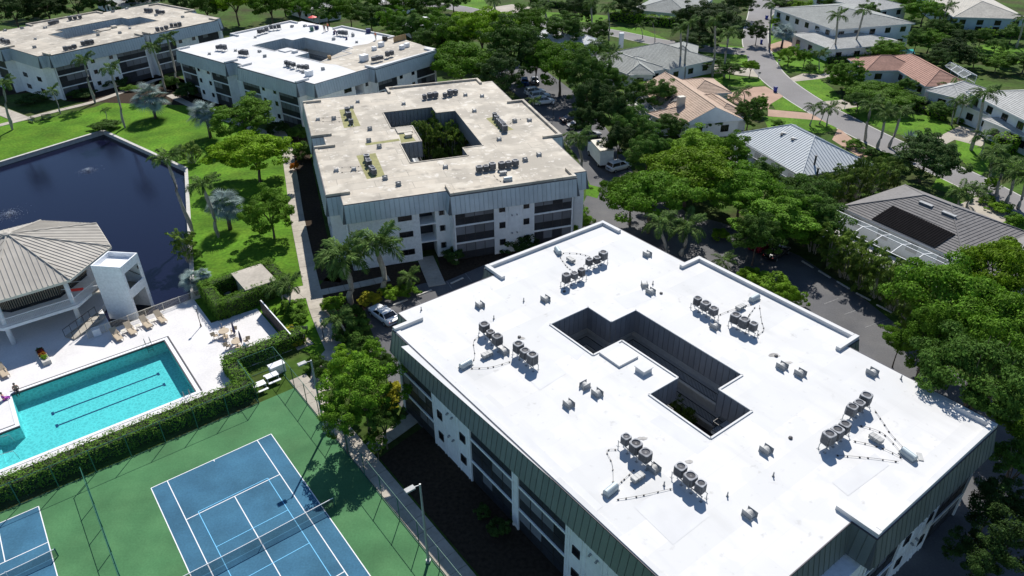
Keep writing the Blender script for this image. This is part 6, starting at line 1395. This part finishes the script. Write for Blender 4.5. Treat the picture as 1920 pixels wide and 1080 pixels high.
def patio_set(px, py, wh):
    c = G(px, py, .03); t = T('patio_table', 'round tan patio table ' + wh, 'table', c, 0, 'patio tables'); MB().tube([(0, 0, .70), (0, 0, .74)], .60, 20).build('top', TAN, t); MB().tube([(0, 0, 0), (0, 0, .05), (0, 0, .06), (0, 0, .7)], [.3, .3, .05, .05], 10).build('pedestal', TAN, t)
    for k in range(4):
        a = k*PI/2+.5; q = T('patio_chair', ['right', 'rear', 'left', 'front'][k] + ' tan chair at the table ' + wh, 'chair', c+Vector((.95*math.cos(a), .95*math.sin(a), 0)), a, 'patio chairs')
        for n_, me in CHP: put(n_, me, q)
patio_set(422, 630, 'nearest the square hedge'); patio_set(446, 649, 'in the middle of the deck'); patio_set(459, 674, 'nearest the short hedge')
def umbrella(px, py, label):
    t = T('closed_umbrella', label, 'umbrella', G(px, py, .03)); MB().tube([(0, 0, 0), (0, 0, 2.5)], .025, 6).build('pole', DGREY, t); MB().tube([(0, 0, .9), (0, 0, 1.3), (0, 0, 2.2), (0, 0, 2.55)], [.05, .16, .09, .02], 8).build('folded_canopy', NAVY, t); MB().tube([(0, 0, 0), (0, 0, .08)], .25, 12).build('base', DGREY, t)
umbrella(443, 638, 'folded navy umbrella beside the table nearest the square hedge'); umbrella(456, 655, 'folded navy umbrella beside the middle table'); 
def deck_lamp(px, py, label, h=2.5):
    t = T('lamp_post', label, 'lamp post', G(px, py, .03)); MB().tube([(0, 0, 0), (0, 0, .3), (0, 0, .35), (0, 0, h)], [.1, .08, .045, .04], 8).build('post', BLACK, t); MB().tube([(0, 0, h), (0, 0, h+.1), (0, 0, h+.35), (0, 0, h+.45)], [.06, .15, .12, .03], 8).build('lantern', WHITE, t)
deck_lamp(377, 612, 'black lamp post on the deck left of the square hedge'); deck_lamp(468, 683, 'black lamp post by the table nearest the short hedge'); deck_lamp(608, 638, 'black lamp post on the grass beside the walkway'); deck_lamp(1147, 308, 'lamp post with white globe beside the parked white car', 3.0); deck_lamp(1037, 222, 'lamp post at the end of the parked cars', 3.0)
pp_ = T('flower_planter', 'long stone planter with red and yellow flowers', 'planter', K(-4.2, -27.0), KY+PI/2+.1); MB().box(0, 0, .28, 3.2, .8, .5).build('trough', STONE, pp_)
for i, (x, lm) in enumerate([(1.1, LF_DARK), (.5, LF_RED), (-.1, LF_ORANGE), (-.7, LF_LIME), (.8, LF_RED)]): put('flowers', CROWNS['shrub'][i % 3], pp_, (x, 0, .62), sc=(.42, .38, .35), matl=lm)
tag(MB().box(0, 0, .45, .8, .7, .85, rz=KY).box(0, 0, .9, .86, .76, .06, rz=KY).build('towel_bin', WHITE, None, loc=G(183, 628, .03)), 'white towel bin at the left end of the pond railing', 'bin')
def ladder(x, y, rz, label):
    t = T('pool_ladder', label, 'pool ladder', K(x, y), rz)
    for s in (-.28, .28): MB().tube([(s, -.35, .05), (s, -.35, .75), (s, -.15, .92), (s, .1, .75), (s, .18, -.9)], .028, 8).build('rail', GALV, t)
    for z in (-.3, -.6): MB().box(0, .18, z, .56, .1, .03).build('tread', GALV, t)
ladder(5.6, -22.45, KY+PI, 'steel pool ladder at the far right corner of the pool'); ladder(6.3, -10.6, KY, 'steel pool ladder at the near right corner of the pool')
hr = T('step_handrails', 'thin handrails over the pool entry steps', 'handrail', K(-9.8, -13.5), KY)
for y in (-1.4, 1.3): MB().tube([(-1.6, y, .03), (-1.6, y, .9), (.9, y, .55), (1.1, y, -.6)], .025, 6).build('rail', GALV, hr)
wt = T('shed', 'small white flat roofed shed inside the square hedge', 'shed', K(19.4, -25.6), KY); MB().box(0, 0, 1.1, 3.4, 4.6, 2.2).build('wall', CREAM, wt); MB().box(0, 0, 2.28, 3.9, 5.1, .14).build('roof', CONC, wt)
tag(MB().tube([(0, 0, 0), (0, 0, .25)], .42, 16).tube([(0, 0, .25), (0, 0, .3)], .3, 14).build('cistern', GALV, None, loc=G(427, 552)), 'low round white cistern in the shaded yard of the square hedge', 'cistern')
for i, (x, y) in enumerate([(12.6, -7.0), (14.2, -7.6)]):
    t = T('white_table', ['left white table at the corner of the court fence', 'right white table at the corner of the court fence'][i], 'table', K(x, y), KY, 'white tables'); MB().box(0, 0, .78, 1.3, .8, .06).build('top', WHITE, t)
    for a in (-.58, .58):
        for b in (-.33, .33): MB().box(a, b, .38, .05, .05, .76).build('leg', WHITE, t)
    for s_ in (-1, 1): MB().box(0, s_*.75, .42, 1.3, .28, .05).build('bench_seat', WHITE, t)
cab = T('white_cabinet', 'white ice chest beyond the court corner', 'cabinet', K(15.2, -8.7), KY); MB().box(0, 0, .5, 1.6, .8, 1.0).build('body', WHITE, cab); MB().box(0, 0, 1.03, 1.66, .86, .06).build('lid', WHITE, cab)
# fountains on the pond
for i, (x, y, s_) in enumerate([(165, 320, 1.0), (18, 402, 1.4)]):
    f = T('pond_fountain', ['small bubbling fountain in the middle of the pond', 'larger splashing fountain at the left of the pond'][i], 'fountain', G(x, y, -.75)); m = MB(); r_ = random.Random(i)
    for k in range(420):
        a, q = r_.uniform(0, 6.28), abs(r_.gauss(0, .9))*s_; z = max(0, .5-q*.35)*r_.random(); c = Vector((q*math.cos(a), q*math.sin(a), .03+z)); s = r_.uniform(.02, .05)
        m.add([c+Vector((s, 0, 0)), c+Vector((0, s, 0)), c+Vector((-s, 0, 0)), c+Vector((0, -s, 0)), c+Vector((0, 0, s))], [(0, 1, 4), (1, 2, 4), (2, 3, 4), (3, 0, 4)])
    struct(m.build('spray', WHITE, f), 'stuff'); MB().tube([(0, 0, -.3), (0, 0, .12)], .12, 8).build('nozzle', DGREY, f)
# ============================================================ VEHICLES
def car_parts(kind):
    W = .92; sub = kind == 'suv'; k = 1.12 if sub else 1.0
    st = [(-2.35, .45, .84*k, .72), (-2.18, .30, 1.0*k, .86), (-1.5, .26, 1.02*k, .92), (-.3, .24, .98*k, .93), (.7, .24, .96*k, .93), (1.45, .26, .92*k, .91), (2.08, .30, .82*k, .84), (2.35, .42, .66*k, .68)]
    b = MB(); rings = []
    for x, z0, z1, w_ in st:
        h = z1-z0; half = [(w_*.88, z0), (w_, z0+.28*h), (w_*.985, z0+.68*h), (w_*.88, z1-.03), (w_*.70, z1)]
        rings.append([(x, y, z) for y, z in half]+[(x, -y, z) for y, z in half[::-1]])
    n = 10; b.add([v for r in rings for v in r], [(i*n+j, i*n+(j+1) % n, (i+1)*n+(j+1) % n, (i+1)*n+j) for i in range(len(st)-1) for j in range(n)]+[tuple(range(n)), tuple((len(st)-1)*n+j for j in range(n))[::-1]])
    zt = 1.72 if sub else 1.44; zb = .98*k
    bx0, bx1, tx0, tx1 = (-2.12, 1.0, -1.85, .25) if sub else (-1.75, 1.05, -1.05, .25)
    g = MB(); g.add([(bx0, -.82, zb-.03), (bx1, -.82, zb-.06), (bx1, .82, zb-.06), (bx0, .82, zb-.03), (tx0, -.66, zt-.05), (tx1, -.66, zt-.05), (tx1, .66, zt-.05), (tx0, .66, zt-.05)], [(0, 1, 5, 4), (1, 2, 6, 5), (2, 3, 7, 6), (3, 0, 4, 7), (4, 5, 6, 7)])
    r = MB(); r.add([(tx0-.06, -.69, zt-.07), (tx1+.08, -.69, zt-.08), (tx1+.08, .69, zt-.08), (tx0-.06, .69, zt-.07), (tx0+.1, -.58, zt), (tx1-.1, -.58, zt), (tx1-.1, .58, zt), (tx0+.1, .58, zt)], [(0, 1, 5, 4), (1, 2, 6, 5), (2, 3, 7, 6), (3, 0, 4, 7), (4, 5, 6, 7), (3, 2, 1, 0)])
    for s in (-1, 1):
        for (x, x2) in ((bx0, tx0), (bx1, tx1), (-.35, -.42)): r.bar((x, s*.83, zb-.02), (x2, s*.675, zt-.05), .07)
    return b, g, r
CARM = {k: [m for m in car_parts(k)] for k in ('sedan', 'suv')}
CAR_MESH = {}
for k, (b, g, r) in CARM.items(): CAR_MESH[k] = (b.mesh('body', WHITE, True), g.mesh('windows', GLASS), r.mesh('roof', WHITE))
TYREM = MB().tube([(0, -.11, 0), (0, -.09, 0), (0, .09, 0), (0, .11, 0)], [.27, .33, .33, .27], 16).mesh('tyre', TYRE); RIMM = MB().tube([(0, -.115, 0), (0, .115, 0)], .2, 10).mesh('rim', GALV)
LAMP = MB().box(0, 0, 0, .12, .38, .13).mesh('headlight', GALVP); TAIL = MB().box(0, 0, 0, .1, .3, .18).mesh('tail_light', REDM)
def paint(name, c): return mat('car_paint_'+name, c, .25, spec=.6)
def car(px, py, rz, kind, pm, label):
    t = T('parked_car', label, 'car', G(px, py), rz, 'parked cars'); b, g, r = CAR_MESH[kind]
    put('body', b, t, matl=pm); put('windows', g, t); put('roof', r, t, matl=pm)
    for x in (-1.42, 1.45):
        for y in (-.82, .82): w_ = put('wheel', TYREM, t, (x, y, .33)); put('rim', RIMM, w_)
    for y in (-.58, .58): put('headlight', LAMP, t, (2.2, y, .68)); put('tail_light', TAIL, t, (-2.28, y, .78))
PW, PB, PS, PR, PD = paint('white', (.78, .79, .80)), paint('blue', (.05, .12, .32)), paint('silver', (.42, .43, .44)), paint('red', (.35, .02, .05)), paint('dark', (.03, .03, .035))
aN = math.atan2((G(700, 575)-G(740, 605)).y, (G(700, 575)-G(740, 605)).x)
car(720, 597, aN, 'sedan', PW, 'white sedan parked at the left corner of the nearest block')
car(1160, 318, YC+.25, 'suv', PW, 'white car with a dark roof panel beside the globe lamp')
car(1003, 177, YC+.05, 'suv', PW, 'white car farthest back in the row of three'); car(1012, 185, YC+.05, 'suv', PW, 'white car in the middle of the row of three'); car(1020, 195, YC+.05, 'suv', PW, 'white car nearest in the row of three')
car(983, 158, YC+1.3, 'suv', PB, 'blue car in the tree shade behind the beige block'); car(1003, 155, YC+1.3, 'sedan', PS, 'silver car half hidden in the tree shade'); car(1085, 240, YC+.1, 'sedan', PS, 'silver car in deep shade above the truck'); car(1105, 258, YC+.1, 'sedan', PS, 'grey car directly behind the truck'); car(1072, 228, YC+.1, 'sedan', PD, 'dark car in deep shade')
car(1428, 465, YA+.1, 'sedan', PR, 'red car in the shaded bays'); car(1455, 480, YA+.1, 'sedan', PD, 'dark car in the shaded bays'); car(1493, 42, .4, 'sedan', PB, 'blue car on the far forecourt')
tk = T('box_truck', 'cream box truck parked beside the beige roofed block', 'truck', G(1127, 305), YC+1.48); MB().box(0, 0, 1.9, 5.4, 2.4, 2.5).build('cargo_box', WALLW, tk); MB().box(0, 0, 3.2, 5.5, 2.46, .1).build('box_roof', CREAM, tk)
MB().box(3.7, 0, 1.35, 1.7, 2.1, 1.7).build('cab', WALLW, tk); MB().box(4.2, 0, 1.75, .8, 1.9, .7).build('windscreen', GLASS, tk); MB().box(.6, 0, .55, 7, .9, .22).build('chassis', BLACK, tk)
for x in (-1.6, 3.6):
    for y in (-1.05, 1.05): w_ = put('wheel', TYREM, tk, (x, y, .45), sc=1.35); put('rim', RIMM, w_)
def bin_(px, py, label):
    t = T('wheelie_bin', label, 'bin', G(px, py), rnd.uniform(0, 6), 'blue bins'); m = MB(); m.add([(-.25, -.28, .06), (.25, -.28, .06), (.25, .28, .06), (-.25, .28, .06), (-.32, -.36, 1.05), (.32, -.36, 1.05), (.32, .36, 1.05), (-.32, .36, 1.05)], [(3, 2, 1, 0), (4, 5, 6, 7), (0, 1, 5, 4), (1, 2, 6, 5), (2, 3, 7, 6), (3, 0, 4, 7)]); m.build('body', BLUEBIN, t); MB().box(0, 0, 1.1, .7, .8, .08).build('lid', NAVY, t)
    for s in (-1, 1): MB().tube([(s*.26, .3, .12), (s*.32, .3, .12)], .12, 10).build('wheel', TYRE, t)
bin_(1453, 172, 'blue bin by the peach house drive'); bin_(1427, 82, 'blue bin on the verge past the junction'); bin_(1437, 36, 'blue bin farthest up the far road')
def mailbox(px, py, label):
    t = T('mailbox', label, 'mailbox', G(px, py), 0, 'roadside mailboxes'); MB().box(0, 0, .55, .1, .1, 1.1).build('post', WHITE, t); MB().box(.1, 0, 1.2, .55, .25, .28).build('box', BLACK, t); MB().box(.1, 0, 1.0, .5, .1, .08).build('bracket', WHITE, t)
for x, y, lb in [(1422, 146, 'mailbox on the corner lawn by the junction'), (1459, 122, 'mailbox opposite the corner lawn'), (1583, 205, 'mailbox on the verge by the red tiled house'), (1842, 300, 'mailbox beside the white drive')]: mailbox(x, y, lb)
# ============================================================ PEOPLE
def person(label, loc, rz, pose, shirt, legs, hair=HAIR, sc=1.0):
    J = {'stand': dict(pel=(0, 0, .95), ch=(0, .02, 1.28), nk=(0, .03, 1.48), hd=(0, .05, 1.66), sl=(-.19, .02, 1.40), el=(-.27, .06, 1.12), wl=(-.22, .24, .98), sr=(.19, .02, 1.40), er=(.28, .08, 1.14), wr=(.20, .30, 1.05), hl=(-.10, 0, .90), kl=(-.12, .06, .50), al=(-.13, -.02, .09), tl=(-.14, .15, .04), hr=(.10, 0, .90), kr=(.13, .02, .50), ar=(.16, -.06, .09), tr=(.18, .11, .04)),
         'bend': dict(pel=(0, 0, .90), ch=(0, .26, 1.14), nk=(0, .40, 1.26), hd=(0, .54, 1.34), sl=(-.19, .34, 1.20), el=(-.24, .42, .92), wl=(-.16, .55, .74), sr=(.19, .34, 1.20), er=(.25, .42, .92), wr=(.14, .56, .72), hl=(-.11, 0, .86), kl=(-.15, .08, .48), al=(-.16, -.04, .09), tl=(-.17, .14, .04), hr=(.11, 0, .86), kr=(.15, .08, .48), ar=(.18, -.06, .09), tr=(.2, .12, .04)),
         'sit': dict(pel=(0, 0, .16), ch=(0, -.06, .50), nk=(0, -.06, .70), hd=(0, -.03, .88), sl=(-.18, -.06, .62), el=(-.26, -.10, .36), wl=(-.22, .06, .16), sr=(.18, -.06, .62), er=(.26, -.10, .36), wr=(.22, .06, .16), hl=(-.10, .02, .13), kl=(-.13, .44, .16), al=(-.12, .50, -.26), tl=(-.12, .64, -.30), hr=(.10, .02, .13), kr=(.13, .44, .16), ar=(.12, .50, -.26), tr=(.12, .64, -.30))}[pose]
    names = list(J); ix = {n: i for i, n in enumerate(names)}
    E = [('pel', 'ch'), ('ch', 'nk'), ('nk', 'hd'), ('ch', 'sl'), ('sl', 'el'), ('el', 'wl'), ('ch', 'sr'), ('sr', 'er'), ('er', 'wr'), ('pel', 'hl'), ('hl', 'kl'), ('kl', 'al'), ('al', 'tl'), ('pel', 'hr'), ('hr', 'kr'), ('kr', 'ar'), ('ar', 'tr')]
    rad = dict(pel=.14, ch=.16, nk=.06, hd=.105, sl=.075, sr=.075, el=.05, er=.05, wl=.04, wr=.04, hl=.10, hr=.10, kl=.065, kr=.065, al=.045, ar=.045, tl=.04, tr=.04)
    t = T('person', label, 'person', loc, rz, sc=sc)
    def skin(nm, keys, edges, f, m):
        me = bpy.data.meshes.new(nm); id_ = {n: i for i, n in enumerate(keys)}; me.from_pydata([J[n] for n in keys], [(id_[a], id_[b]) for a, b in edges if a in id_ and b in id_], []); me.materials.append(m)
        o = put(nm, me, t); md = o.modifiers.new('skin', 'SKIN'); md.use_smooth_shade = True; o.modifiers.new('sub', 'SUBSURF').levels = 1; o.modifiers[-1].render_levels = 2
        if not me.skin_vertices: return o
        for n, i in id_.items(): me.skin_vertices[0].data[i].radius = (rad[n]*f, rad[n]*f)
        me.skin_vertices[0].data[0].use_root = True
        return o
    skin('body', names, E, 1.0, SKIN)
    skin('shirt', ['pel', 'ch', 'sl', 'el', 'sr', 'er'], E, 1.18, shirt); skin('trousers', ['pel', 'hl', 'kl', 'al', 'hr', 'kr', 'ar'], E, 1.22, legs)
    h = Vector(J['hd']); MB().tube([h+Vector((0, -.03, -.02)), h+Vector((0, -.03, .07)), h+Vector((0, -.02, .13))], [.115, .112, .05], 10).build('hair', hair, t, smooth=True)
    return t
person('worker in dark clothes standing beside the orange shirted one', G(609, 60, RZ), .4, 'stand', NAVY, DGREY, sc=1.05); person('worker in an orange shirt standing beside the dark one', G(615, 57.5, RZ), -.5, 'stand', ORANGE, DGREY, sc=1.05); person('lone worker in a red orange shirt at the roof edge', G(705, 75, RZ), 2.5, 'stand', ORANGE, CREAM, sc=1.05); person('worker bending over the roof beside the air conditioners', G(632, 67, RZ), 1.5, 'bend', NAVY, NAVY)
person('person in purple sitting at the left corner of the pool', K(-8.6, -21.7, .06), KY-PI/2, 'sit', PURPLE, PURPLE); person('person beside the purple one at the pool corner', K(-7.4, -22.5, .06), KY+PI, 'sit', SKIN, DGREY)
# things lying about on the half coated roof
def Rz(px, py): return G(px, py, RZ+.012)
um = T('red_umbrella', 'open red umbrella at the back edge of the half coated roof', 'umbrella', Rz(588, 46)); MB().tube([(0, 0, 0), (0, 0, 2.1)], .025, 6).build('pole', GALV, um); cn = MB(); cn.add(hexring(8, 1.1, 1.7)+[(0, 0, 2.15)], [(i, (i+1) % 8, 8) for i in range(8)]); cn.build('canopy', REDM, um)
for x, y, s_, lb in [(683, 114, 1.5, 'large white tub on the bare roof part'), (580, 142, 1.25, 'white tub at the front corner of the half coated roof'), (715, 87, 1.1, 'white drum right behind the stacked drums'), (702, 94, .9, 'left white drum on the bare roof part'), (754, 92, 1.0, 'right white drum near the far edge'), (763, 88, 1.0, 'white drum farthest right on the bare roof')]:
    t = T('coating_tub', lb, 'tub', Rz(x, y), YB, 'white tubs'); MB().box(0, 0, s_*.4, s_, s_*.8, s_*.75).build('tub', WHITE, t); MB().box(0, 0, s_*.8, s_*1.06, s_*.86, .06).build('lid', WHITE, t)
for x, y, m, s_, lb in [(585, 58, GREENP, 1.0, 'green generator on the half coated roof'), (594, 55, NAVY, .9, 'dark blue machine beside the green generator'), (691, 62, NAVY, 1.1, 'tall navy cabinet at the back of the half coated roof'), (722, 76, BLACK, 1.0, 'black box beside the lone worker'), (627, 64, NAVY, .7, 'navy case near the bending worker'), (662, 68, GALV, .7, 'small grey machine near the air conditioners'), (650, 74, NAVY, .6, 'navy bucket beside the grey machine'), (618, 111, WOODP, .8, 'heap of scrap on the bare roof part')]:
    t = T('work_equipment', lb, 'equipment', Rz(x, y), rnd.uniform(0, 3), 'roofing equipment'); MB().box(0, 0, s_*.5, s_, s_*.7, s_*.8).build('case', m, t); MB().tube([(-s_*.5, 0, s_*.9), (-s_*.4, 0, s_*1.15), (s_*.4, 0, s_*1.15), (s_*.5, 0, s_*.9)], .04, 6).build('handle', DGREY, t)
ps = T('plywood_screen', 'tan plywood screen at the far edge of the bare roof', 'plywood screen', Rz(750, 77), YB)
for i in range(3): MB().box(-1.3+1.25*i, 0, .62, 1.22, .05, 1.24).build('sheet', WOODP, ps)
for x in (-1.9, 1.8): MB().box(x, -.1, .6, .08, .08, 1.2).build('stud', WOODP, ps)
dup = {k: v for k, v in LABELS.items() if len(v) > 1}
if dup: print('DUP', dup)
long_ = [k for k in LABELS if len(k.split()) > 16]
if long_: print('LONG', len(long_), long_[:40])
